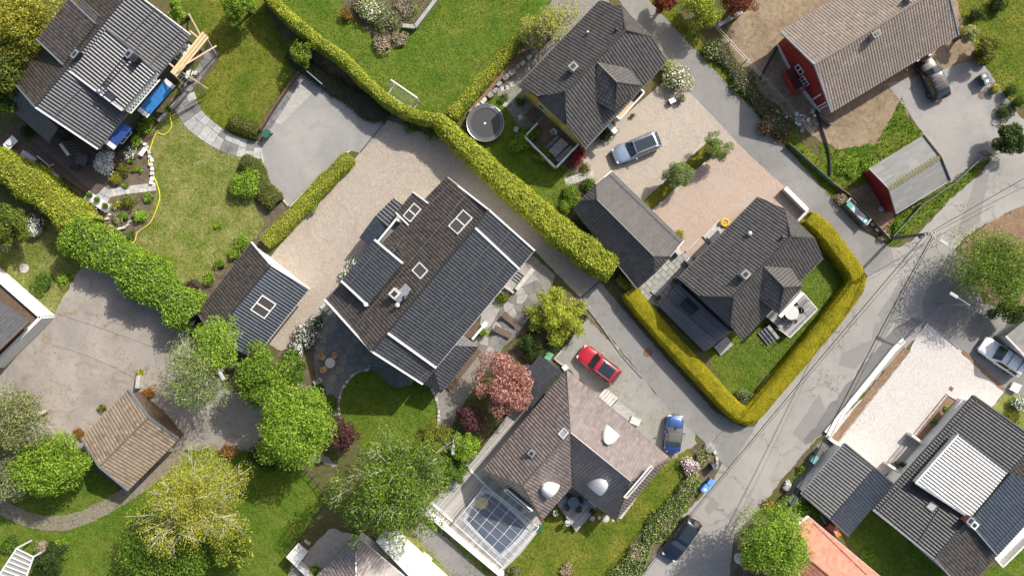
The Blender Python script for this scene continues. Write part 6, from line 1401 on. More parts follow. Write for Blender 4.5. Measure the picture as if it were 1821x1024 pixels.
# hose
hz = [(306,186),(302,205),(305,225),(292,240),(278,238),(268,262),(264,285),(270,305),(280,330),(284,352),(276,378),(265,398),(246,412),(242,420),(240,428),(230,437)]
t = tag(MB().tube([W(p[0], p[1], .07) for p in smooth_path(hz, 7)], .05, 6).build('garden_hose', M('yellow_hose', (0.62, 0.55, 0.05), None, 5, .5), None, origin=W(284,352,0)), 'yellow garden hose winding along the dry lawn edge', 'hose')
t = thing('timber_cross', 'small crossed timbers lying below the rockery', 'timber', W(222,424,0)); MB().beam(W(213,415,.1), W(234,426,.1), .09, .08).build('timber', greystone, t); MB().beam(W(228,416,.18), W(211,434,.18), .09, .08).build('timber', greystone, t)
# scaffold of raw timber
t = thing('scaffold', 'raw timber scaffold leaning at the corner of the top left house', 'scaffold', W(345,110,0))
for k, (a, b, w) in enumerate((((305,130,5.0),(362,58,5.0),.24), ((309,133,5.2),(366,62,5.2),.22), ((313,136,5.1),(370,66,5.1),.2), ((318,122,5.6),(385,82,5.6),.14), ((340,128,.2),(360,70,5.0),.12), ((336,25,.2),(358,66,5.0),.12), ((300,112,4.8),(312,122,5.0),.14), ((318,125,5.0),(370,158,1.2),.12), ((338,55,4.6),(356,70,5.0),.13), ((310,133,4.9),(325,150,.1),.12), ((364,62,4.9),(385,98,.1),.12))):
    MB().beam(W(*a), W(*b), w, .08).build('timber', rawwood, t)
for a, b, w_ in (((313,132,3.8),(335,148,2.6),'upper aluminium ladder leaning under the timber scaffold'), ((346,152,2.0),(364,169,.1),'lower aluminium ladder standing beside the slab path')):
    A, B = W(*a), W(*b); t = thing('ladder', w_, 'ladder', (B.x, B.y, 0)); d = (B-A).normalized(); sd = d.cross(Vector((0, 0, 1))).normalized()
    for k in (-1, 1): MB().beam(A+sd*k*.24, B+sd*k*.24, .07, .04).build('stile', steel, t)
    L = (B-A).length
    for i in range(int(L/.28)): p = A+d*(.15+i*.28); MB().beam(p-sd*.24, p+sd*.24, .05, .04).build('rung', steel, t)
t = thing('rubble', 'pale stone blocks piled under the scaffold', 'stone pile', W(343,130,0))
for i in range(9): c = W(332+rng.uniform(0, 18), 122+rng.uniform(0, 22), .2); MB().box((c.x, c.y, 0), rng.uniform(.3, .6), rng.uniform(.25, .5), rng.uniform(.2, .5), rng.uniform(0, 3)).build('stone', [palestone, greystone, offwhite][i % 3], t)
low_wall('retaining_wall', 'low dark timber wall along the asphalt drive slabs', [(461,232),(480,200),(520,140),(532,127)], .14, .7, brownwood)
low_wall('timber_fence', 'short pale fence panel at the top of the asphalt drive', [(545,126),(573,150)], .1, 1.2, zinc, 'fence')
low_wall('house_wall', 'narrow pale wall along the slab path by the black house wall', [(280,215),(330,165)], .25, .4, palestone)
bin_(474, 238, (-.6, .8), 'green wheeled bin at the corner of the asphalt drive', M('bin_green', (0.02, 0.10, 0.06), None, 3, .45), MATS['bin_green'])
low_wall('kerb', 'thin pale kerb along the left curve of the asphalt drive', smooth_path([(464,270),(470,300),(482,330),(512,366)], 4), .12, .12, palestone, 'kerb')
low_wall('kerb', 'thin pale kerb between asphalt drive and yellow hedge', [(622,268),(570,312),(515,368)], .12, .12, palestone, 'kerb')
low_wall('raised_bed_wall', 'grey block wall of the top flower bed', [(790,-20),(738,48),(716,46)], .3, .6, greystone, cap=slab_m)

# football goal
t = thing('football_goal', 'white football goal standing against the yellow hedge', 'goal', W(715,168,0)); zt = 1.8
A, B = W(696,143,zt), W(741,174,zt); bk = W(689,168,.05), W(733,196,.05)
A0, B0 = Vector((A.x, A.y, .05)), Vector((B.x, B.y, .05))
for p, q in ((A, B), (A, A0), (B, B0)): MB().tube([p, q], .08, 8).build('post', white, t)
for p, q in ((A, bk[0]), (B, bk[1]), (A0, bk[0]), (B0, bk[1]), bk): MB().tube([p, q], .06, 6).build('bar', white, t)
nm = MB()
for i in range(1, 20): f = i/20; nm.tube([A+(B-A)*f, bk[0]+(bk[1]-bk[0])*f], .008, 3, False)
for i in range(1, 14): f = i/14; nm.tube([A+(bk[0]-A)*f, B+(bk[1]-B)*f], .008, 3, False); nm.tube([A+(bk[0]-A)*f, A0+(bk[0]-A0)*f], .008, 3, False); nm.tube([B+(bk[1]-B)*f, B0+(bk[1]-B0)*f], .008, 3, False)
nm.build('net', white, t)
# trampoline
t = thing('trampoline', 'round black trampoline on the grass beside the thick hedge', 'trampoline', W(863,219,0)); c = W(863,219,.8); ORG_c = (c.x, c.y)
MB().lathe((c.x, c.y, .74), [(1.45, 0), (1.45, .03), (0.02, .03)], 40).build('mat', M('trampoline_mat', (0.035, 0.036, 0.04), (0.028, 0.029, 0.032), 4, .6), t)
mb = MB(); n = 40; V = []
for r_, z in ((1.42, .78), (1.45, .83), (1.76, .84), (1.8, .8), (1.78, .74)): V += [(c.x+r_*math.cos(2*math.pi*k/n), c.y+r_*math.sin(2*math.pi*k/n), z) for k in range(n)]
mb.add(V, [(i*n+k, i*n+(k+1) % n, (i+1)*n+(k+1) % n, (i+1)*n+k) for i in range(4) for k in range(n)]).build('pad', M('trampoline_pad', (0.075, 0.078, 0.085), None, 4, .5), t, True)
MB().ring((c.x, c.y, .86), 1.8, .035, 40).build('frame', steel, t)
for k in range(6): a = k*math.pi/3; p = (c.x+1.75*math.cos(a), c.y+1.75*math.sin(a)); MB().tube([(*p, .8), (*p, 0)], .03, 6).build('leg', steel, t)
MB().add([(c.x-.16, c.y-.05, .774), (c.x-.08, c.y+.1, .774), (c.x-.03, c.y+.03, .774), (c.x-.08, c.y-.12, .774), (c.x, c.y+.12, .774), (c.x+.09, c.y, .774), (c.x+.02, c.y-.12, .774)], [(0, 3, 2, 1), (2, 3, 6, 5, 4)]).build('logo', offwhite, t)
MB().add([(c.x+.5+i*.09, c.y+1.55-i*.035+dy, .852) for i in range(5) for dy in (0, .06)], [(2*i, 2*i+2, 2*i+3, 2*i+1) for i in range(4)]).build('lettering', offwhite, t)
# stepping slabs
for px, py, w_ in ((901,156,'nearest the house corner'), (911,150,'touching the house corner'), (899,186,'nearest the trampoline'), (925,209,'middle of the row across the grass'), (895,158,'beside the stone row'), (918,230,'nearest the leafy terrace')):
    c = W(px, py, .06); single('stepping_slab', MB().box((c.x, c.y, .012), .5, .42, .05, .6+px), palestone, 'white square slab in the grass, '+w_, 'slab', (c.x, c.y, 0))
stone_wall('row of rough grey stones between the bark strip and the pavers', [(838,205),(870,172),(900,140),(925,118),(950,92),(975,60),(1015,20)], .75, [greystone, palestone], 'stone_row', .5)
# ochre house: terrace with parapet
low_wall('parapet', 'white parapet on the left and lower side of the leafy terrace', [(956,219),(933,243),(988,298)], .16, 1.0, white)
low_wall('parapet', 'white parapet on the right side of the leafy terrace', [(990,297),(1029,256)], .16, 1.3, white)
sheet('terrace_floor', [(957,222),(975,200),(1028,255),(990,296),(936,243)], 9, mulch, z=.05)
def table_set(label, P, z, mat, name='garden_table', n=4):
    Q = [W(p[0], p[1], z) for p in P]; c = sum(Q, Vector())/4; t = thing(name, label, 'table' if 'table' in name else 'bench', (c.x, c.y, .05)); 
    for i in range(n):
        a, b = i/n+.01, (i+1)/n-.01; R_ = [Q[0]+(Q[3]-Q[0])*a, Q[1]+(Q[2]-Q[1])*a, Q[1]+(Q[2]-Q[1])*b, Q[0]+(Q[3]-Q[0])*b]; MB().prism([(q.x, q.y) for q in R_], z-.05, z).build('plank', mat, t)
    for q in Q: p = c+(q-c)*.82; MB().beam((p.x, p.y, .05), (p.x, p.y, z-.05), .08, .08).build('leg', mat, t)
table_set('long grey plank table on the leafy terrace', [(975,268),(998,245),(1011,257),(988,280)], .75, grey_deck)
table_set('grey bench on the right of the plank table', [(987,283),(1014,258),(1020,264),(993,290)], .48, grey_deck, 'garden_bench', 2)
table_set('grey bench on the left of the plank table', [(969,262),(992,239),(996,244),(974,267)], .48, grey_dk, 'garden_bench', 2)
steps('steps', 'wooden steps from the paver yard to the leafy terrace', (962,203), (946,217), (-.7, -.7), 3, .12, .35, brownwood)
pot(955, 232, .06, .2, .35, 'white pot in the corner of the leafy terrace', white, 'mid'); pot(985, 235, .06, .18, .3, 'pot of white flowers by the plank table', darkmetal, 'mid', 'white')
c = W(1195,180,.3); t = thing('parcel_box', 'small red box at the edge of the pavers by the pale shrub', 'box', (c.x, c.y, 0)); MB().box((c.x, c.y, .02), .6, .45, .5, .5).build('box', M('box_red', (0.3, 0.03, 0.05), None, 4, .6), t); MB().box((c.x, c.y, .52), .64, .49, .05, .5).build('lid', offwhite, t)
pot(1211, 177, .03, .25, .4, 'round dark pot beside the small red box', darkmetal, 'grey')
# bench, steps and ring north of the clipped hedge house
t = thing('stone_landing', 'pale stone entrance landing with steps and slab top', 'landing', W(1275,410,0)); 
for P, z in (([(1250,420),(1277,391),(1297,408),(1268,440)], .2), ([(1258,422),(1283,398),(1297,410),(1270,437)], .38)): MB().prism([tuple(W(p[0], p[1], z)[:2]) for p in P], 0.03, z).build('step', palestone, t)
t = thing('pool_ring', 'yellow inflatable ring lying by the entrance landing', 'inflatable ring', W(1289,396,.4)); c = W(1289,396,.5); MB().ring((c.x, c.y, .52), .33, .13, 24, 10).build('ring', M('yellow_vinyl', (0.75, 0.42, 0.02), None, 4, .3), t); c2 = W(1296,401,.6); MB().lathe((c2.x, c2.y, .4), [(.12, 0), (.16, .15), (.1, .34), (.02, .38)], 10).build('head', MATS['yellow_vinyl'], t, True)
table_set('pale slatted bench beside the charcoal roof eave', [(1234,456),(1257,433),(1261,438),(1238,461)], .45, pale_deck, 'garden_bench', 3)
low_wall('low_wall', 'thin pale kerb in front of the slatted bench', [(1220,447),(1243,425)], .14, .2, palestone, 'kerb')
low_wall('white_wall', 'white wall at the top right of the pink forecourt', [(1396,334),(1436,374)], .35, .9, white, cap=offwhite)
low_wall('white_wall', 'thin white wall between forecourt and clipped hedge', [(1436,374),(1420,392)], .12, .8, white)
low_wall('garden_wall', 'short pale pillar between garage and slab terrace', [(1203,443),(1210,452)], .5, .8, palestone)
low_wall('garden_wall', 'pale block at the corner of the charcoal house', [(1222,460),(1232,472)], .5, .6, palestone)
low_wall('hedge_kerb', 'pale kerb along the low hedge strip in the forecourt, upper side', [(1140,362),(1250,255)], .1, .15, palestone, 'kerb')
low_wall('hedge_kerb', 'pale kerb along the low hedge strip in the forecourt, lower side', [(1160,377),(1262,282)], .1, .15, palestone, 'kerb')
low_wall('garden_bench', 'narrow grey board bench on the lawn behind the clipped hedge', [(1348,700),(1372,667)], .4, .45, greystone, 'bench')
low_wall('kerb', 'dark kerb between the clipped hedge and the middle lane', smooth_path([(1105,520),(1180,612),(1260,705),(1318,752)], 4), .14, .15, greystone, 'kerb')
low_wall('kerb', 'kerb between the middle lane and the soil bank', smooth_path([(1032,532),(1070,580),(1105,630),(1143,672)], 4), .12, .12, greystone, 'kerb')

# gravel yard things
bin_(976, 633, (.5, -.8), 'pale green wheeled bin behind the shell dormer house', M('bin_pale_green', (0.12, 0.30, 0.18), None, 3, .5), MATS['bin_pale_green'])
low_wall('timber_edge', 'L-shaped pale timber edge by the pale green bin, long side', [(986,638),(1004,652)], .1, .3, palestone, 'edging'); low_wall('timber_edge', 'L-shaped pale timber edge by the pale green bin, short side', [(986,638),(1008,613)], .1, .3, palestone, 'edging')
low_wall('stone_block', 'white stone block at the tip of the hipped roof', [(1002,650),(1008,657)], .5, .5, offwhite, 'stone block')
t = thing('entrance_ramp', 'pale plank ramp and landing along the light roof slope', 'ramp', W(1085,708,0)); Q = [W(p[0], p[1], .35) for p in ((1064,704),(1077,689),(1099,708),(1086,723))]
for i in range(5):
    a, b = i/5+.01, (i+1)/5-.01; R_ = [Q[0]+(Q[3]-Q[0])*a, Q[1]+(Q[2]-Q[1])*a, Q[1]+(Q[2]-Q[1])*b, Q[0]+(Q[3]-Q[0])*b]; MB().prism([(q.x, q.y) for q in R_], .03, .35).build('slab', palestone, t)
steps('steps', 'grey slatted steps beside the pale plank ramp', (1087,724), (1099,712), (.78, .62), 8, .05, .28, grey_deck); low_wall('stone_block', 'pale landing block at the lower end of the slatted steps', [(1122,745),(1138,752)], .7, .35, palestone, 'landing')
t = thing('stepping_stones', 'pale slabs along the roof edge above the lawn', 'slabs', W(1117,905,0))
for i in range(5): c = W(1104+i*5.5, 917-i*7.5, .05); MB().box((c.x, c.y, .012), .5, .42, .06, ang(1, -1.3)).build('slab', palestone, t)
for i, (px, py, r_) in enumerate(((1077,922,.38), (1065,920,.2), (1053,921,.26), (1090,925,.15))):
    c = W(px, py); q = MB().lathe((c.x, c.y, .01), [(r_, 0), (r_*.95, .05), (r_*.5, .09), (.02, .1)], 9); single('garden_stone', q, palestone, 'pale round stone on the lawn, %s of the row at the notch deck' % ('largest', 'second smallest', 'leftmost', 'smallest')[i], 'stone', (c.x, c.y, 0))
bb = M('bin_blue', (0.10, 0.28, 0.62), None, 3, .5); bin_(1254, 868, (-.6, .8), 'light blue wheeled bin with a sticker at the flower bank', bb, bb, sticker=white); bin_(1264, 857, (-.6, .8), 'light blue wheeled bin nearest the pink blossom bush', bb, bb, w=.5, d=.5)
low_wall('mailbox_row', 'grey letter boxes on a rail at the road corner', [(1268,825),(1273,836)], .3, 1.1, gutter, 'letter boxes')
stone_wall('brown stones edging the road corner bed', [(1258,790),(1270,800),(1275,818),(1273,832)], .45, [greystone, palestone], 'stone_edging', .2)
c = W(1262,797,.4); single('boulder', MB().lathe((c.x, c.y, 0), [(.55, 0), (.6, .25), (.42, .5), (.05, .56)], 8), greystone, 'brown boulder in the road corner bed', 'boulder', (c.x, c.y, 0))
# pool with glass cover on the west terrace
deck('deck', 'long grey timber deck from the pink tree to the pool cover', [(752,905),(838,822),(905,735),(925,700),(950,725),(985,790),(930,870),(965,935),(925,985),(890,1018)], .28, (-80, 92), pale_deck, cat='deck')
pw = M('pool_shell', (0.50, 0.52, 0.52), None, 2, .5); t = thing('swimming_pool', 'round-cornered pool basin with dark solar cover under glass panes', 'pool', W(884,938,.28))
poolP = smooth_path([(845,885),(872,872),(935,925),(938,945),(900,985),(885,988),(828,930),(828,915)], 4, True)
Q = [tuple(W(p[0], p[1], .3)[:2]) for p in poolP]; MB().prism(Q, .2, .34).build('coping', M('pool_coping', (0.55, 0.56, 0.56), None, 3, .4), t); MB().prism(inset(Q, .35), .2, .36).build('cover', M('pool_cover', (0.035, 0.055, 0.10), (0.025, 0.04, 0.075), 2, .3), t)
c = W(857,894,.5); t = thing('pool_float', 'round yellow float resting on the pool cover', 'float', (c.x, c.y, .36)); MB().lathe((c.x, c.y, .36), [(.55, 0), (.62, .08), (.5, .16), (.05, .18)], 18).build('disc', M('float_yellow', (0.65, 0.5, 0.12), None, 3, .5), t)
t = thing('pool_enclosure', 'glass panelled pool cover with white ribs', 'pool cover', W(884,938,.28)); K4 = [W(p[0], p[1], 1.3) for p in ((862,862),(958,937),(895,1008),(808,930))]; gm = glass_mat('cover_glass', (0.35, 0.40, 0.45), .04, .22)
g = lambda u, v, dz=0: K4[0]*(1-u)*(1-v)+K4[1]*u*(1-v)+K4[2]*u*v+K4[3]*(1-u)*v+Vector((0, 0, .35*math.sin(math.pi*v)+dz))
for i in range(7):
    for j in range(6): MB().tube([g(i/6, j/6), g(i/6, (j+1)/6)], 0.045 if i in (0, 6) else .026, 5).build('rib', white, t) if j % 2 == 0 else MB().tube([g(i/6, j/6), g(i/6, (j+1)/6)], 0.045 if i in (0, 6) else .026, 5).build('rib', white, t)
for j in range(0, 7):
    for i in range(6): MB().tube([g(i/6, j/6), g((i+1)/6, j/6)], .045 if j in (0, 6) else .014, 5).build('rail', white, t)
for i in range(6):
    for j in range(6): MB().add([g(i/6+.005, j/6+.005, -.01), g((i+1)/6-.005, j/6+.005, -.01), g((i+1)/6-.005, (j+1)/6-.005, -.01), g(i/6+.005, (j+1)/6-.005, -.01)], [(0, 1, 2, 3)]).build('pane', gm, t)
for q in K4: MB().beam(q, Vector((q.x, q.y, .28)), .08, .08).build('post', white, t)
low_wall('parapet', 'long white wall along the lower edge of the pool deck', [(744,898),(894,1024)], .4, 1.0, white, cap=white)
low_wall('rail_track', 'white rail from the small bright bush to the pool cover', [(828,828),(865,864)], .2, .4, white, 'rail'); low_wall('rail_track', 'white rail left of the pool cover', [(765,892),(808,930)], .2, .4, white, 'rail')
bin_(961, 937, (-.6, .8), 'small green bin at the right corner of the pool cover', MATS['bin_green'], MATS['bin_green'], .4, .4, .7)
c = W(931,907,.4); single('boulder', MB().lathe((c.x, c.y, .28), [(.3, 0), (.34, .15), (.2, .34), (.03, .38)], 8), palestone, 'small pale boulder between the roof tip and pool cover', 'boulder', (c.x, c.y, 0))
# bottom middle yard
t = thing('log_store', 'grey slatted roof of a small store at the bottom lawn edge', 'store', W(528,980,0)); Q = [W(p[0], p[1], 1.8) for p in ((508,990),(530,965),(548,980),(527,1008))]; MB().prism(inset([(q.x, q.y) for q in Q], .1), 0, 1.7).build('body', brownwood, t)
for i in range(6): a, b = i/6+.01, (i+1)/6-.01; R_ = [Q[0]+(Q[3]-Q[0])*a, Q[1]+(Q[2]-Q[1])*a, Q[1]+(Q[2]-Q[1])*b, Q[0]+(Q[3]-Q[0])*b]; MB().prism([(q.x, q.y) for q in R_], 1.7, 1.78).build('board', offwhite, t)
low_wall('slab_pile', 'pile of pale slabs beside the grey slatted store', [(538,965),(548,972)], .7, .35, palestone, 'slab pile'); low_wall('garden_wall', 'white steps-like wall left of the bottom brown roof', [(530,1005),(560,1034)], .5, .8, white)
t = thing('fence', 'thin dark fence between the bottom lawn and the concrete yard', 'fence', W(545,920,0)); fp = [(410,795),(470,812),(520,825),(555,850),(578,890),(560,920),(530,965),(512,990)]
FP = [W(p[0], p[1], .9) for p in smooth_path(fp, 3)]
for a, b in zip(FP, FP[1:]): MB().beam(a, b, .05, .05).build('rail', darkmetal, t); MB().beam(a, Vector((a.x, a.y, 0)), .06, .06).build('post', darkmetal, t)
bx = W(757,993,.4); single('roof_hatch_box', MB().box((bx.x, bx.y, 0), 1.1, .7, .5, ang(1, .8)), offwhite, 'pale box on the dry strip beside the white terrace', 'box', (bx.x, bx.y, 0))
# pergola bottom left corner
t = thing('pergola', 'white slatted pergola in the bottom left corner', 'pergola', W(30,1005,0)); Q = [W(p[0], p[1], 2.4) for p in ((30,974),(60,989),(38,1050),(-10,1035))]
for p, q in ((0, 3), (1, 2)): MB().beam(Q[p], Q[q], .12, .14).build('beam', white, t)
for i in range(9): f = i/8; MB().beam(Q[0]+(Q[3]-Q[0])*f+Vector((0, 0, .1)), Q[1]+(Q[2]-Q[1])*f+Vector((0, 0, .1)), .1, .08).build('slat', white, t)
pv = [(q.x, q.y) for q in Q]; MB().prism(pv, 2.30, 2.33).build('sheet_roof', M('poly_roof', (0.30, 0.30, 0.27), None, 3, .4), t)
for q in Q: MB().beam(q, Vector((q.x, q.y, 0)), .12, .12).build('post', white, t)
# round stepping disc and path stones in rough grass
c = W(43,477,.05); single('round_slab', MB().lathe((c.x, c.y, .01), [(.45, 0), (.45, .05), (.43, .06)], 20), palestone, 'round pale slab in the weedy grass', 'slab', (c.x, c.y, 0))
# white lamp posts
def lamp(base, top, label, arm=None):
    b = W(*base); t = thing('lamp_post', label, 'lamp post', (b.x, b.y, 0)); T = W(*top); MB().tube([b, Vector((b.x, b.y, T.z))], [.09, .06], 8).build('pole', zinc, t); MB().tube([Vector((b.x, b.y, T.z-.05)), T+Vector((0, 0, .15))], .05, 6).build('arm', zinc, t)
    d = (T-Vector((b.x, b.y, T.z))); d = d.normalized() if d.length > .05 else Vector((1, 0, 0)); MB().beam(T-d*.1+Vector((0, 0, .12)), T+d*.75+Vector((0, 0, .18)), .3, .14).build('lamp_head', M('lamp_head', (0.36, 0.37, 0.38), None, 3, .5), t, bevel=.04)
lamp((436,644), (392,662,7.2), 'street lamp with a grey head among the trees left of the garage')
lamp((815,760), (806,792,6.6), 'white lamp post among conifers below the round lawn')
lamp((1668,540), (1700,528,5.5), 'street lamp half hidden under the right tree')
# bin shelter by the lane
t = thing('bin_shelter', 'open timber shelter for five wheeled bins beside the upper lane', 'shelter', W(1525,375,0)); P4 = [W(p[0], p[1], 1.1) for p in ((1506,360),(1513,352),(1549,389),(1541,400))]
for a, b in ((0, 1), (1, 2), (2, 3)): MB().beam(P4[a]-Vector((0, 0, .5)), P4[b]-Vector((0, 0, .5)), .12, 1.15).build('panel', palestone if a != 1 else brownwood, t)
cols = [(M('bin_teal', (0.08, 0.30, 0.26), None, 3, .5)), M('bin_steel', (0.34, 0.37, 0.40), None, 3, .45), M('bin_grey', (0.24, 0.25, 0.265), None, 3, .45), M('bin_mauve', (0.33, 0.31, 0.33), None, 3, .45), MATS['bin_teal']]
for i in range(5): bin_(1511+i*6.9, 364+i*7.1, (-.74, .67), 'bin in the timber shelter, %s from the junction' % ('farthest', 'fourth', 'third', 'second', 'first')[i], cols[i], cols[i], .5, .55, 1.0, sticker=white if i in (1, 4) else None)
for px, py, w_ in ((1552,398,'larger'), (1561,407,'smaller')): bin_(px, py, (-.7, .7), '%s dark tub between bin shelter and utility pole' % w_, gutter, gutter, .35, .4, .5)
for px, py, w_ in ((1750,136,'upper'), (1755,145,'lower')): bin_(px, py, (-.9, .3), '%s dark green bin with a white sticker by the conical shrubs' % w_, M('bin_dark', (0.05, 0.09, 0.085), None, 3, .5), MATS['bin_dark'], sticker=white)
# green and wire fences
def fence(label, pts, h, mat, post, step=1.6, name='fence', solid=True):
    P = [W(p[0], p[1], h) for p in pts]; t = thing(name, label, 'fence', (P[0].x, P[0].y, 0))
    for a, b in zip(P, P[1:]):
        n = max(1, int((b-a).length/step))
        for i in range(n):
            p, q = a+(b-a)*(i/n), a+(b-a)*((i+1)/n); MB().beam(p, Vector((p.x, p.y, 0)), .08, .08).build('post', post, t); d = (q-p).normalized()*.05
            if solid: MB().beam(p+d-Vector((0, 0, h*.5)), q-d-Vector((0, 0, h*.5)), .05, h*.9).build('panel', mat, t)
            else:
                for z in (.05, h*.5): MB().beam(p-Vector((0, 0, z)), q-Vector((0, 0, z)), .03, .03).build('rail', mat, t)
    return t
fgreen = M('green_fence', (0.07, 0.13, 0.085), (0.05, 0.095, 0.06), 3, .7)
fence('green painted board fence along the verge of the upper lane', [(1405,255),(1480,322)], .9, fgreen, fgreen)
fence('weathered board fence above the bin shelter', [(1480,322),(1520,352),(1555,392),(1585,425)], .8, M('old_board', (0.22, 0.19, 0.15), (0.15, 0.13, 0.10), 3, .85), brownwood)
fence('grey green board fence between the shed grass and the main road', [(1590,420),(1640,365),(1700,325),(1750,278)], .8, M('pale_green_fence', (0.18, 0.215, 0.18), (0.13, 0.155, 0.13), 3, .7), fgreen)
fence('wire fence on the upper side of the dirt yard', [(1270,40),(1330,105),(1400,180),(1450,240)], 1.1, zinc, zinc, 2.2, 'wire_fence', False)
low_wall('gate_beam', 'grey gate beam at the top of the dirt yard', [(1278,45),(1320,20)], .35, .8, zinc, 'gate')
t = thing('iron_gate', 'black iron gate leaf open at the drive entrance', 'gate', W(1752,272,0)); A, B = W(1752,268,1.2), W(1778,285,1.2); A2, B2 = W(1795,250,1.1), W(1821,232,1.1)
for p, q in ((A, B),):
    for z in (0, .9): MB().beam(p-Vector((0, 0, z)), q-Vector((0, 0, z)), .05, .05).build('rail', black, t)
    for i in range(7): r_ = p+(q-p)*(i/6); MB().beam(r_, r_-Vector((0, 0, 1.1)), .04, .04).build('bar', black, t)
# utility pole and its cables
t = thing('utility_pole', 'tall wooden utility pole with lamp and wires at the junction', 'utility pole', W(1586,424,0)); b = W(1586,424,0); zt = 7.4
top = Vector((b.x, b.y, zt)); MB().tube([b, top], [.17, .12], 10).build('pole', M('pole_wood', (0.17, 0.15, 0.13), (0.11, 0.095, 0.08), 4, .9), t)
a_ = ang(.6, 1); 
for z, l in ((zt-.25, 1.1), (zt-.6, .7)): MB().box((b.x, b.y, z), l, .1, .1, a_+1.2).build('crossarm', gutter, t)
MB().beam(top-Vector((0, 0, .5)), top+Vector((.9, -.55, -.2)), .05, .05).build('lamp_arm', zinc, t); MB().beam(top+Vector((.9, -.55, -.2)), top+Vector((1.6, -1.0, -.15)), .28, .14).build('lamp_head', MATS['lamp_head'], t)
for k in (-.45, -.15, .15, .45): c = Vector((b.x, b.y, zt-.15))+Vector((math.cos(a_+1.2)*k, math.sin(a_+1.2)*k, 0)); MB().lathe(c, [(.05, 0), (.07, .06), (.04, .14)], 8).build('insulator', offwhite, t)
MB().box((b.x+.15, b.y-.15, zt-2.2), .35, .3, .5, .4).build('junction_box', gutter, t)
def cable(label, end, ez, off=(0, 0, 0), r=.022, sag=.6, start=None):
    A = top+Vector(off) if start is None else W(*start); B = W(end[0], end[1], ez); pts = []
    for i in range(25): f = i/24; p = A+(B-A)*f; p = p+Vector((0, 0, -4*sag*f*(1-f))); pts.append(p)
    single('power_cable', MB().tube(pts, r, 5), rubber, label, 'cable', (A.x, A.y, A.z), 'overhead cables')
cable('overhead cable running down the middle of the main road', (1060,1120), 7.0, (-.2, .1, -.2), .035, .5)
cable('overhead cable nearer the hedge corner along the main road', (1085,1095), 7.0, (.1, -.1, -.15), .018, .7)
cable('overhead cable pair crossing the road to the pale forecourt, thicker one', (1405,900), 6.2, (.3, -.2, -.3), .045, .4)
cable('overhead cable crossing the road to the pale forecourt, thinner one', (1420,895), 6.2, (.45, -.3, -.3), .02, .5)
cable('overhead cable to the right picture edge, upper one', (1960,240), 7.3, (.2, .2, -.1), .03, .3)
cable('overhead cable to the right picture edge, lower one', (1965,262), 7.3, (.3, 0, -.3), .02, .4)
cable('thin cable from the old yard wall to the trees', (330,640), 5.5, (0, 0, 0), .016, .6, (92, 555, 4.0))
cable('black cable hanging from the red house over the dirt', (1475,330), 2.0, (0, 0, 0), .05, .5, (1384, 95, 3.0)) if False else None
hp = smooth_path([(1384,80),(1362,120),(1352,140)], 6); single('black_pipe', MB().tube([W(p[0], p[1], .15) for p in hp], .1, 7), rubber, 'black pipe curving out of the dirt by the red gable', 'pipe', W(1384,80,0))
hp = smooth_path([(1452,195),(1462,230),(1474,270),(1477,312)], 6); single('black_pipe', MB().tube([W(p[0], p[1], .18) for p in hp], .1, 7), rubber, 'black pipe lying across the grass below the red gable', 'pipe', W(1452,195,0))
t = thing('rubble', 'white rubble heap below the red gable', 'stone pile', W(1425,215,0))
for i in range(26): c = W(1424+rng.normal(0, 13), 212+rng.normal(0, 9), .1); MB().box((c.x, c.y, -.02), rng.uniform(.15, .5), rng.uniform(.12, .4), rng.uniform(.1, .3), rng.uniform(0, 3)).build('stone', [palestone, greystone, offwhite][i % 3], t)
c = W(1470,212,.25); single('log', MB().tube([W(1458,204,.25), W(1478,223,.25)], .22, 9), bark, 'dark log lying at the foot of the red gable', 'log', (c.x, c.y, 0))
c = W(1603,372,.2); single('boulder', MB().lathe(W(1566,372,0), [(.25, 0), (.28, .12), (.15, .28), (.02, .3)], 8), palestone, 'small white boulder by the red shed wall', 'boulder', W(1566,372,0))
# pale forecourt details
low_wall('border_wall', 'long pale wall between the road gravel and the planter strip', [(1608,604),(1590,622),(1470,770)], .5, .35, offwhite)
low_wall('kerb', 'thin kerb on the forecourt side of the planter strip', [(1622,622),(1492,788)], .12, .1, palestone, 'kerb'); low_wall('kerb', 'thin kerb between the white car drive and the forecourt', [(1650,572),(1706,620)], .12, .1, greystone, 'kerb')
low_wall('border_wall', 'short white wall at the lower end of the planter strip', [(1474,778),(1498,796)], .3, .5, offwhite)
t = thing('planter_bed', 'brown planted bed in front of the striped modern house', 'planter', W(1665,740,0)); MB().prism([tuple(W(p[0], p[1], .2)[:2]) for p in ((1684,702),(1704,714),(1650,788),(1626,772))], .03, .18).build('soil', mulch, t)
for a, b in (((1684,701),(1625,773)), ((1684,701),(1706,714))): MB().beam(W(*a, .14), W(*b, .14), .12, .25).build('kerb', palestone, t)
low_wall('white_wall', 'white wall beside the brown planted bed', [(1715,713),(1652,790)], .55, 1.0, white); low_wall('white_wall', 'white wall ending the brown planted bed', [(1622,773),(1650,794)], .2, 1.2, white); low_wall('white_wall', 'white wall left of the entrance steps', [(1580,825),(1609,845)], .22, 1.2, white); low_wall('white_wall', 'white wall along the eave by the garage', [(1607,846),(1556,905)], .5, 2.0, white)
steps('steps', 'pale entrance steps up to the brown doormat', (1596,833), (1634,787), (-.75, -.62), 3, .14, .35, slab_m, side=concrete)
deck('landing', 'pale entrance landing with plants', [(1594,834),(1634,788),(1648,798),(1610,846)], .46, (1, -1.2), M('landing_slab', (0.36, 0.355, 0.33), (0.29, 0.285, 0.265), 2, .8), .5, .01, concrete, cat='landing')
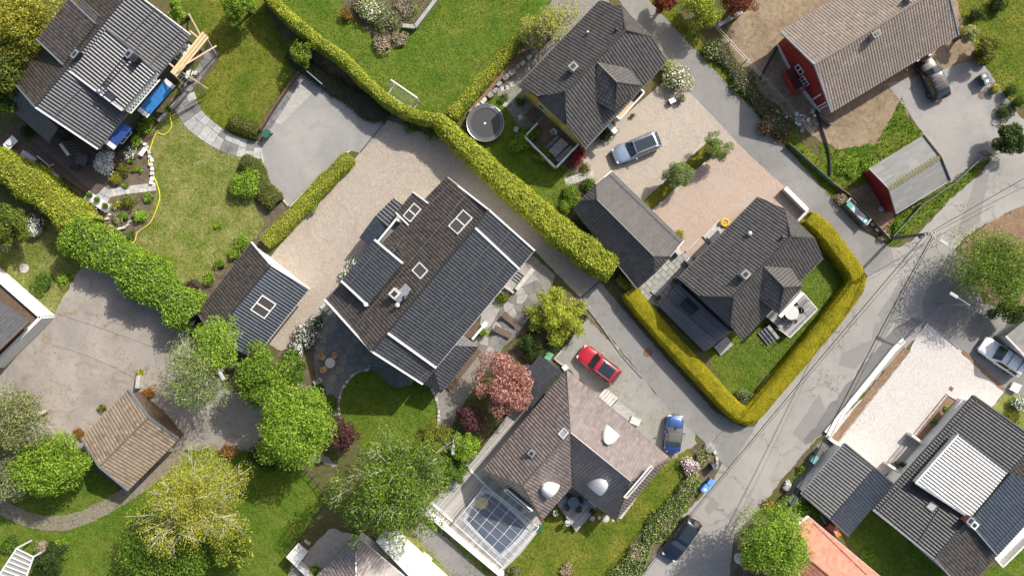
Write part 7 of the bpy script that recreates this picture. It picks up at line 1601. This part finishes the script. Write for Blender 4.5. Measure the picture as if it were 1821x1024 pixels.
single('doormat', MB().prism([tuple(W(p[0], p[1], .5)[:2]) for p in ((1621,816),(1640,794),(1649,801),(1634,822))], .475, .51), M('coir', (0.28, 0.13, 0.03), (0.22, 0.10, 0.025), 20, .95), 'brown doormat at the modern house entrance', 'doormat', W(1635,808,.4))
for i, (px, py) in enumerate(((1594,823),(1603,825),(1611,827),(1612,834))): pot(px, py, .48, .17, .3, 'dark pot on the entrance landing, %s' % ('leftmost', 'second from left', 'third from left', 'nearest the house')[i], darkmetal, 'dark', ph=.35, pr=1.4)
single('wall_lamp', MB().box(W(1706,728,1.05), .4, .3, .25, .8), darkmetal, 'dark lamp box on the white wall by the planted bed', 'lamp', W(1706,728,0))
bin_(1449, 817, (-.6, .7), 'teal wheeled bin on the dark gravel beside the garage', M('bin_teal_pale', (0.14, 0.36, 0.36), None, 3, .5), MATS['bin_teal_pale']); bin_(1457, 805, (-.6, .7), 'dark wheeled bin behind the teal bin', gutter, gutter)
low_wall('garden_wall', 'white wall end between garage and terracotta roof', [(1420,885),(1409,898)], .6, 1.0, offwhite)
t = thing('scooter', 'red and orange garden machine between garage and terracotta roof', 'garden machine', W(1486,945,0)); c = W(1480,940,.5); MB().box((c.x, c.y, .1), 1.2, .5, .5, ang(1, .8)).build('body', M('machine_red', (0.4, 0.03, 0.02), None, 3, .4), t); c = W(1489,949,.5); MB().box((c.x, c.y, .1), .5, .4, .6, ang(1, .8)).build('engine', M('machine_orange', (0.65, 0.18, 0.03), None, 3, .4), t); MB().box((c.x-.3, c.y+.3, .6), .3, .25, .15, ang(1, .8)).build('cap', white, t); MB().tube([(c.x, c.y, .6), (c.x+.5, c.y-.4, 1.0)], .03, 6).build('handle', black, t)
t = thing('storage_heap', 'dark pipes and bars stored behind the black garage', 'stored pipes', W(1450,912,0))
for i in range(7): a = W(1432+i*5, 888+i*4, .3+.1*(i % 3)); b = W(1445+i*5+rng.uniform(-3, 3), 915+i*4, .3+.1*(i % 3)); MB().tube([a, b], .05, 6).build('pipe', [darkmetal, zinc, gutter][i % 3], t)
table_set('white slatted bench beside the white car drive', [(1795,692),(1803,679),(1818,685),(1810,699)], .45, white, 'garden_bench', 6)
c = W(1314,992,.3); single('white_tub', MB().lathe((c.x, c.y, 0), [(.42, 0), (.5, .4), (.44, .4), (.4, .12)], 20), offwhite, 'white round tub under the bottom birch by the road', 'tub', (c.x, c.y, 0))
low_wall('trellis_wall', 'white wall piece leaning by the yard under the loose birch', [(246,668),(243,690)], .35, .8, palestone, 'wall')
stone_wall('white stones by the mossy outbuilding corner', [(283,745),(298,758),(316,770)], .4, [palestone, offwhite], 'stone_edging', .3)

# ================================================================ PLANTING
# hedges
hedge([(462,-25),(500,18),(560,68),(605,100),(640,135),(690,178),(740,204),(790,212)], 21, 3.2, 'hedge', 'yellow-green hedge on the lower left side of the football lawn', .11, 110)
hedge([(800,206),(850,150),(900,92),(958,30)], (24, 20), 1.6, 'hedge', 'narrow yellow hedge between the football lawn and the bark strip', .11, 110)
hedge([(778,212),(830,262),(900,326),(960,378),(1010,422),(1095,478)], (30, 60), 3.1, 'hedge', 'thick yellow hedge between the cobbled lane and the charcoal garage', .14, 95, wob=.2)
hedge([(1118,518),(1180,592),(1250,668),(1300,722),(1322,738),(1340,735),(1372,700),(1440,620),(1500,545),(1527,497),(1500,452),(1470,412),(1440,386)], 33, 1.7, 'trim', 'smooth clipped olive-yellow hedge bent round the corner lawn', .06, 330, core_trim, .03, .45, round_=.22)
hedge([(622,276),(570,328),(520,382),(468,432)], 27, 1.4, 'hedge', 'straight yellow hedge between asphalt drive and cobbled drive', .10, 120)
hedge([(-40,282),(20,305),(70,345),(120,385),(150,402)], (62, 40), 3.2, 'hedge', 'broad yellow hedge below the brown terrace', .13, 80, wob=.4, jit=1.0)
hedge([(110,408),(170,445),(225,478),(275,520),(338,568)], (70, 50), 3.6, 'bright', 'loose bright green hedge between the dry lawn and the old yard', .15, 75, core_green, .6, 1.1)
hedge([(1278,252),(1240,284),(1200,322),(1150,366)], 20, .5, 'olive', 'low dark olive hedge strip in the pink forecourt', .06, 260, core_trim, .06, .5)
hedge([(428,282),(452,300),(466,335),(490,362)], (26, 34), 1.0, 'olive', 'low olive hedge curving along the asphalt drive', .09, 130, core_green, .2)
hedge([(405,212),(430,222),(458,234)], (34, 30), 1.1, 'olive', 'rounded clipped hedge beside the slab path end', .08, 170, core_green, .1, round_=.4)
hedge([(955,640),(1000,600),(1035,555)], 26, .9, 'dark', 'low dark ground conifers along the soil bank', .12, 90, core_green, .3)
hedge([(1100,492),(1125,516),(1140,522)], 16, .8, 'hedge', 'short yellow hedge stump at the end of the charcoal garage', .1, 110)

hedge([(1238,848),(1205,895),(1165,945),(1120,1015),(1085,1060)], (34, 46), .55, 'bright', 'leafy flower border with grey seed heads along the main road', .12, 60, core_green, .6, 1.2, flower='straw', ff=.16, name='flower_border')
hedge([(1268,72),(1308,122),(1355,186),(1402,238)], (30, 34), .6, 'mid', 'strip of brambles and dry stalks between lane verge and wire fence', .12, 55, core_brown, .7, 1.2, flower='straw', ff=.16, name='bramble_strip')
hedge([(512,92),(560,130),(625,172),(690,206)], (26, 34), .5, 'dark', 'dark ground cover between the yellow-green hedge and the asphalt drive', .12, 60, core_brown, .5, 1.2, name='ground_cover')
# trees ----------------------------------------------------------------------------------------------------
tree(30, 45, 75, 8, 'yellow', 'big golden-green tree in the top left corner', K=46, leaves=10000, size=.16, kind2='olive', f2=.45)
tree(20, 125, 55, 7, 'olive', 'darker olive tree left of the porch roof', K=34, leaves=6500, kind2='dark', f2=.4)
tree(5, 180, 30, 5, 'mid', 'small green tree at the left edge above the terrace', K=16, leaves=2500)
tree(425, 8, 36, 4.5, 'fresh', 'round fresh green tree at the top edge beside the hedge', K=24, leaves=4200, size=.14)
tree(318, 18, 22, 3, 'bright', 'small bright bush-like tree above the scaffold', K=14, leaves=1600, size=.13)
tree(540, 95, 30, 3.4, 'olive', 'small yellow-green tree overhanging the drive wall', K=16, leaves=2400, size=.13, kind2='fresh', f2=.5, open_=.2)
tree(985, 45, 52, 5, 'pale', 'pale blossoming loose tree against the charcoal roof corner', K=26, leaves=4200, size=.13, kind2='yellow', f2=.5, open_=.35, twigs=2, trunk_m=palebark)
tree(950, 70, 28, 3.2, 'pale', 'smaller pale loose tree over the stone row', K=14, leaves=1600, size=.12, kind2='yellow', open_=.3, twigs=1, trunk_m=palebark)
tree(1204, 312, 33, 3.4, 'grey', 'grey-green ball-crowned willow nearest the charcoal garage', K=30, leaves=5200, size=.09, kind2='fresh', f2=.4, trunk_m=palebark, lobr=(.22, .32))
tree(1274, 262, 30, 3.4, 'grey', 'grey-green ball-crowned willow nearest the upper lane', K=28, leaves=4600, size=.09, kind2='fresh', f2=.5, trunk_m=palebark, lobr=(.22, .32))
tree(1768, 478, 92, 6, 'birch', 'big loose light green tree over the right side drive', K=90, leaves=19000, size=.12, open_=.3, base=.2, twigs=3, trunk_m=bark, kind2='fresh', f2=.5, limb=.045)
tree(1378, 962, 76, 9, 'bright', 'bright birch with white limbs at the bottom right road edge', K=56, leaves=12000, size=.15, twigs=2, trunk_m=palebark, kind2='fresh', f2=.4, limb=.05)
conifer(992, 556, 58, 4.2, 'hedge', 'yellow-green juniper between the lounger patio and the lane', 26, 380, .15)
conifer(940, 612, 30, 1.8, 'dark', 'dark low juniper in the shade of the yellow-green one', 12, 280, .12)
tree(896, 680, 60, 6, 'pink', 'pink blossoming cherry with bronze leaves', K=44, leaves=9000, size=.14, kind2='bronze', f2=.5, open_=.2, lobr=(.18, .3))
tree(838, 745, 32, 3.2, 'purple', 'dark red leaved small tree below the pink cherry', K=20, leaves=3200, size=.13)
tree(700, 862, 122, 13, 'birch', 'huge birch with pale trunk showing in the lower middle', K=120, leaves=30000, size=.15, open_=.3, twigs=3, lobr=(.15, .25), inner=.25, trunk_m=palebark, kind2='fresh', f2=.25, limb=.06, tr=.32, trunk_px=(720, 800))
tree(528, 755, 80, 8, 'bright', 'dense bright green tree right of the old yard', K=60, leaves=15000, size=.16, kind2='fresh', f2=.3, inner=.5)
tree(468, 672, 58, 7, 'fresh', 'green tree behind the dense bright one near the garage', K=42, leaves=8500, size=.16, kind2='mid', f2=.4)
tree(392, 610, 52, 8, 'bright', 'bright leafy tree at the garage corner', K=30, leaves=5200, size=.15, open_=.25, twigs=2, trunk_m=palebark)
tree(352, 668, 70, 9, 'grey', 'sparse birch with bare pale limbs over the yard', K=46, leaves=7000, size=.13, open_=.45, twigs=4, trunk_m=palebark, kind2='fresh', f2=.55, limb=.05)
tree(520, 655, 30, 4, 'mid', 'small dark green tree beside the white flowering shrub', K=18, leaves=2600)
tree(345, 892, 106, 10, 'yellow', 'wide yellow tree with white branches on the bottom lawn', K=110, leaves=27000, size=.105, open_=.25, twigs=5, trunk_px=(322, 915), trunk_m=M('white_bark', (0.66, 0.63, 0.56), (0.5, 0.47, 0.41), 5, .8), kind2='hedge', f2=.45, limb=.045, lobr=(.17, .27), inner=.3)
tree(92, 822, 72, 6.5, 'fresh', 'lush green tree beside the mossy outbuilding', K=46, leaves=9500, size=.16, kind2='bright', f2=.5)
tree(28, 748, 66, 7.5, 'grey', 'grey-green loose tree at the left edge of the old yard', K=44, leaves=8500, size=.14, open_=.15, twigs=2, kind2='olive', f2=.35, trunk_m=palebark)
tree(15, 850, 45, 6, 'grey', 'grey leaved tree at the left edge above the sett path', K=28, leaves=4500, size=.14)
tree(290, 985, 85, 4, 'mid', 'broad green thicket below the yellow tree', K=60, leaves=11000, size=.16, kind2='fresh', f2=.4)
tree(415, 960, 50, 5, 'mid', 'green tree touching the yellow tree on its lower right', K=30, leaves=5000, size=.16, kind2='yellow', f2=.35)
conifer(88, 992, 32, 3.2, 'dark', 'dark conifer beside the white pergola', 16, 260, .14)
tree(828, 792, 30, 3.6, 'bright', 'small bright green tree beside the pool deck', K=18, leaves=2800, size=.13)
conifer(775, 790, 42, 4, 'olive', 'olive conifer right of the huge birch', 20, 300, .15); conifer(795, 835, 38, 4, 'mid', 'green conifer between the birch and the pool deck', 18, 300, .15)
tree(613, 772, 32, 3.5, 'purple', 'dark purple small tree between two green trees', K=20, leaves=3000, size=.13)
tree(1248, 22, 42, 3.5, 'fresh', 'yellow-green bushy tree at the top beside the red maples', K=26, leaves=4800, size=.14, kind2='yellow', f2=.4)
tree(1185, 2, 26, 3, 'maple', 'red leaved maple left of the yellow-green bush', K=16, leaves=2200, size=.13); tree(1316, 0, 38, 3.5, 'maple', 'red leaved maple right of the yellow-green bush', K=22, leaves=3200, size=.13)
tree(1758, 88, 26, 3, 'olive', 'round olive tree on the right lawn edge', K=16, leaves=2400, size=.13); tree(1720, 62, 20, 2.5, 'pale', 'pale small tree at the gable of the red house', K=12, leaves=1400, size=.12)
tree(1800, 250, 32, 3, 'dark', 'dark bush at the right drive entrance', K=18, leaves=2500); tree(1795, 552, 30, 3, 'dark', 'dark bush behind the white car', K=18, leaves=2400, size=.14)
tree(1440, 905, 28, 3, 'mid', 'dark green bush between birch and garage corner', K=16, leaves=2400, size=.14)
tree(20, 400, 42, 5, 'olive', 'yellow-olive tree at the left edge below the broad hedge', K=26, leaves=4200, size=.15, kind2='mid', f2=.5)

# shrubs: pixel x, y, radius, height, leaf, label, keywords
SH = [
 (655,20,28,1.4,'pale','pale grey-green shrub in the top flower bed', dict(flower='white', ff=.15)), (688,35,30,1.3,'grey','grey shrub in the middle of the top flower bed', {}), (617,27,13,.9,'rust','rust brown ball in the top flower bed', {}), (680,75,24,.7,'straw','dry straw tuft at the tip of the top flower bed', {}), (712,68,18,.6,'straw','second dry straw tuft beside the grey block wall', {}), (640,8,16,1,'purple','purple shrub in the top flower bed', {}), (722,10,22,1,'straw','brown shrub behind the grey block wall', {}), (735,15,10,.6,'fresh','small yellow-green cushion by the grey block wall', {}), (655,-5,18,1,'yellow','yellow shrub at the top edge of the flower bed', {}),
 (190,292,24,1.3,'white','big white flowering shrub on the rockery', dict(flower='white', ff=.8, size=.09)), (192,268,16,1.2,'mid','green shrub with white flowers under the gable corner', dict(flower='white', ff=.5)), (207,315,13,.8,'yellow','golden ball shrub beside the white flowering shrub', dict(size=.07, dens=200)), (220,300,17,.8,'olive','dull olive shrub on the rockery', {}), (232,272,14,.6,'grey','grey flowering cushion on the rockery top', dict(flower='white', ff=.3)), (240,300,7,.4,'bright','small bright cushion on the rockery right side', {}), (250,303,6,.4,'bright','second small bright cushion on the rockery right side', {}), (232,285,7,.4,'bright','small bright cushion in the rockery middle', {}), (224,328,7,.4,'bright','small bright cushion above the plank walk', {}), (228,358,16,.9,'olive','brown-green shrub below the plank walk', {}), (208,362,10,.6,'yellow','small yellow shrub beside the white planter', {}), (264,352,11,.5,'bright','bright oblong cushion at the lawn edge', {}), (222,385,10,.6,'fresh','round green cushion in the lower rockery', {}), (250,386,15,.7,'bright','large leaved green plant by the hose', dict(size=.15)), (191,404,8,.6,'red','small red shrub below the rockery', {}), (210,390,13,.6,'grey','grey rock plants in the lower rockery', {}), (232,418,10,.4,'mid','green plant near the crossed timbers', {}), (165,378,10,.5,'grey','silvery plant beside the white planter', dict(flower='white', ff=.2)),
 (50,235,16,1,'dark','dark shrub in the terrace corner', {}), (258,222,22,1.2,'bright','bright shrub below the navy awning', {}), (242,252,14,1,'bright','bright shrub beside the black house wall', {}), (300,195,8,.8,'mid','potted-looking round bush at the slab path', {}),
 (60,400,22,1.3,'mid','white flowering bush below the broad hedge', dict(flower='white', ff=.6)), (12,430,18,1,'grey','grey bush at the left edge', dict(flower='white', ff=.3)), (75,505,24,.6,'mid','low dark weeds in the rough grass', {}), (110,495,14,.6,'bright','bright weed clump by the yard edge', {}),
 (440,330,30,1.7,'bright','bright round bush on the olive hedge', dict(lob=12)), (430,430,16,1,'bright','bright bush right above the garage roof tip', {}), (418,450,14,.8,'bright','smaller bright bush beside the garage roof tip', {}), (392,470,12,.7,'fresh','yellow-green bush at the lower lawn edge', {}), (372,495,14,.8,'fresh','green bush beside the dark purple shrub', {}), (343,508,20,1.2,'purple','dark purple shrub at the end of the loose hedge', {}), (388,400,9,.3,'bright','small green tuft in the dry lawn', {}), (548,360,20,1.3,'fresh','leafy bush growing out of the straight hedge', dict(size=.15)),
 (545,600,26,1.3,'dark','dark rhododendron with white flowers, upper one', dict(flower='white', ff=.35)), (522,620,22,1.2,'dark','dark rhododendron with white flowers, lower one', dict(flower='white', ff=.5)), (565,572,16,1,'dark','dark flowering shrub next to the patio steps', dict(flower='white', ff=.2)), (632,470,16,.8,'mid','white flowering climber at the main house wall', dict(flower='white', ff=.4)), (615,492,14,.8,'mid','lower white flowering climber at the main house wall', dict(flower='white', ff=.35)), (568,690,14,.9,'dark','dark green shrub at the patio lower edge', {}), (588,715,18,1,'mid','green shrub beside the round lawn edging', {}), (565,680,8,.4,'white','white flowers at the patio wall', dict(flower='white', ff=.6)),
 (770,230,24,1.3,'mid','dark green shrub below the hedge junction', {}), (735,222,20,1,'mid','green ground shrub under the football lawn hedge', {}), (795,235,16,1,'fresh','bright shrub at the hedge junction foot', {}), (525,78,14,1,'fresh','leafy shoot beside the drive wall', {}),
 (1203,140,30,1.6,'pale','white-green shrub at the lane beside the charcoal roof', dict(flower='white', ff=.25)), (1186,118,18,1.3,'pale','smaller pale shrub touching the charcoal roof', {}), (1022,285,17,1.2,'red','crimson maple shrub by the leafy terrace', dict(size=.1)), (1034,272,11,1,'red','smaller crimson maple shrub', dict(size=.1)), (945,240,20,1,'fresh','bright shrub on the left of the terrace parapet', {}), (965,272,18,1,'fresh','bright shrub below the terrace parapet', {}), (925,255,22,1.2,'bright','bright shrub nearest the thick hedge lawn', {}), (1002,303,9,.6,'fresh','small yellow-green bush at the parapet corner', {}), (1040,300,12,.4,'olive','olive ground cover by the crimson maple', {}), (1015,345,24,.9,'fresh','yellow-green shrub at the garage gable', {}), (1004,366,13,.9,'bright','bright clipped ball beside the thick hedge', dict(size=.06, dens=260, lob=12)), (1048,330,16,.9,'mid','dark green shrub above the garage gable', {}), (1077,238,22,.9,'dark','dark shrub below the white balcony', {}), (1126,205,5,.5,'olive','small clipped ball at the balcony right', dict(size=.05, dens=400)), (1096,233,5,.5,'olive','small clipped ball at the balcony left', dict(size=.05, dens=400)), (925,180,12,.6,'mid','low plant on the bark strip edge', {}), (895,175,10,.4,'mid','ground cover by the trampoline', {}),
 (1208,418,11,.8,'yellow','half round golden shrub at the garage eave', dict(size=.06, dens=260)), (1200,499,6,.6,'mid','clipped ball by the dark deck, upper one', dict(size=.05, dens=400)), (1172,530,6,.6,'mid','clipped ball by the dark deck, lower one', dict(size=.05, dens=400)), (1325,705,17,1,'grey','grey-green bush in the clipped hedge corner', {}),
 (1226,828,18,1.1,'pink','pale pink blossom bush in the road corner bed', dict(flower='white', ff=.5)), (1250,815,16,.8,'fresh','leafy plants beside the pink blossom bush', dict(flower='straw', ff=.25)), (1215,872,18,.7,'mid','dry flower heads on the bank, uppermost clump', dict(flower='straw', ff=.4)), (1232,850,16,.7,'bright','green clump on the bank by the blue bins', dict(flower='straw', ff=.2)), (1175,930,20,.7,'mid','flower clump on the bank in front of the navy car', dict(flower='straw', ff=.4)), (1135,985,22,.8,'mid','flower clump on the bank below the navy car', dict(flower='straw', ff=.45)), (1120,1035,20,.8,'mid','last flower clump of the bank at the bottom edge', dict(flower='straw', ff=.4)),
 (1005,1010,14,.5,'straw','dry tuft on the lawn at the bottom edge', {}), (915,1015,14,.6,'grey','grey tuft at the corner of the lower lawn', {}), (857,590,12,.9,'bright','bright bush at the white beam of the main house', {}), (892,530,16,.6,'olive','olive plants in the sunken bed by the basement steps', {}),
 (1365,225,26,.8,'rust','reddish scrub on the lane verge', dict(flower='straw', ff=.3)), (1390,235,18,.7,'maple','dark red scrub near the green fence', {}), (1265,85,24,.9,'mid','green scrub below the yellow-green bush', dict(flower='straw', ff=.2)), (1495,352,12,.7,'straw','dry bush at the upper end of the bin shelter', {}), (1570,420,10,.6,'straw','dry bush at the foot of the utility pole', {}), (1558,290,26,.6,'bright','long grass clump at the shed wall', {}), (1600,405,16,.5,'bright','green weeds below the red shed', {}), (1510,300,22,.5,'bright','weeds between green fence and shed', {}),
 (1752,112,8,1,'olive','small cone shrub beside the dark green bins', dict(size=.06, dens=260)), (1770,158,12,.8,'yellow','golden shrub below the dark green bins', {}), (1800,160,14,1.4,'mid','clipped cone shrub on the right edge, upper one', dict(size=.06, dens=220, lob=12)), (1812,182,14,1.4,'mid','clipped cone shrub on the right edge, lower one', dict(size=.06, dens=220, lob=12)), (1738,25,16,1.3,'dark','dark shrub beside the tan roof gable', {}), (1745,100,18,1,'olive','olive shrub along the right drive edge', {}), (1785,200,18,.7,'dark','dark ground cover along the right drive edge', {}), (1775,8,20,1.2,'dark','dark shrub at the top right edge', {}),
 (1681,726,6,.4,'bright','upper green cushion in the brown planted bed', {}), (1661,750,8,.4,'bright','lower green cushion in the brown planted bed', {}), (1812,720,16,1,'mid','white flowering shrub at the right edge by the slatted bench', dict(flower='white', ff=.5)), (1795,745,20,.7,'olive','olive shrub behind the modern house gable', {}), (1400,862,10,.5,'white','white flowering plant beside the road and the garage', dict(flower='white', ff=.7)), (1425,835,9,.4,'fresh','weeds along the road gravel', {}), (1365,900,16,.7,'rust','brown scrub at the birch foot by the road', {}), (1545,985,14,.5,'bright','green plants under the terracotta gutter', {}),
 (405,802,18,.8,'rust','reddish brown shrub above the yellow tree', {}), (110,975,20,.8,'fresh','leafy plants behind the dark conifer', {}), (75,970,16,.6,'straw','dry bed plants beside the pergola', {}), (18,965,18,1,'mid','green bush at the left edge above the pergola', {}), (470,812,34,.5,'dark','dark ground cover along the thin fence', {}), (265,700,14,.6,'rust','brown creeper at the outbuilding ridge end', {}), (250,662,8,.6,'hedge','yellow weed at the old yard wall', {}), (560,1015,14,.7,'fresh','yellow-green bush at the slatted store', {}), (590,745,14,.8,'mid','green bush under the dense bright tree', {}), (180,725,10,.4,'olive','weeds along the outbuilding eave', {}), (140,770,14,.5,'rust','brown weeds at the outbuilding corner', {}),
]
for x_, y_, r_, h_, kd, lb, kw in SH: shrub(x_, y_, r_, h_, kd, lb, **kw)
dry = M('fallen_leaves', (0.24, 0.15, 0.08), (0.14, 0.085, 0.05), 3, .9)
litter([(0,600),(150,480),(330,590),(400,690),(300,740),(160,780),(0,780)], 9, dry, 'brown fallen leaves over the old yard', .03)
litter([(300,740),(400,690),(560,800),(420,800),(300,820)], 12, dry, 'brown fallen leaves under the sparse birch', .03)
litter([(1480,230),(1590,270),(1600,170),(1560,170)], 8, palestone, 'small pale stones in the bare dirt', .02, .05, 'grit'); litter([(1290,90),(1380,-20),(1470,-20),(1390,80),(1420,200)], 8, palestone, 'pale grit in the upper dirt yard', .02, .05, 'grit')
litter([(1560,640),(1600,600),(1520,690),(1480,790),(1560,760)], 5, dry, 'brown fallen leaves on the pale forecourt', .045)
litter([(1020,620),(1100,640),(1230,770),(1190,810),(1120,760)], 14, lf['fresh'], 'small green weeds in the gravel yard', .045, .07, 'weeds')
for P, mn, look, dn, hh, z in LAWNS: grow_grass(P, mn, look, dn, hh, z)
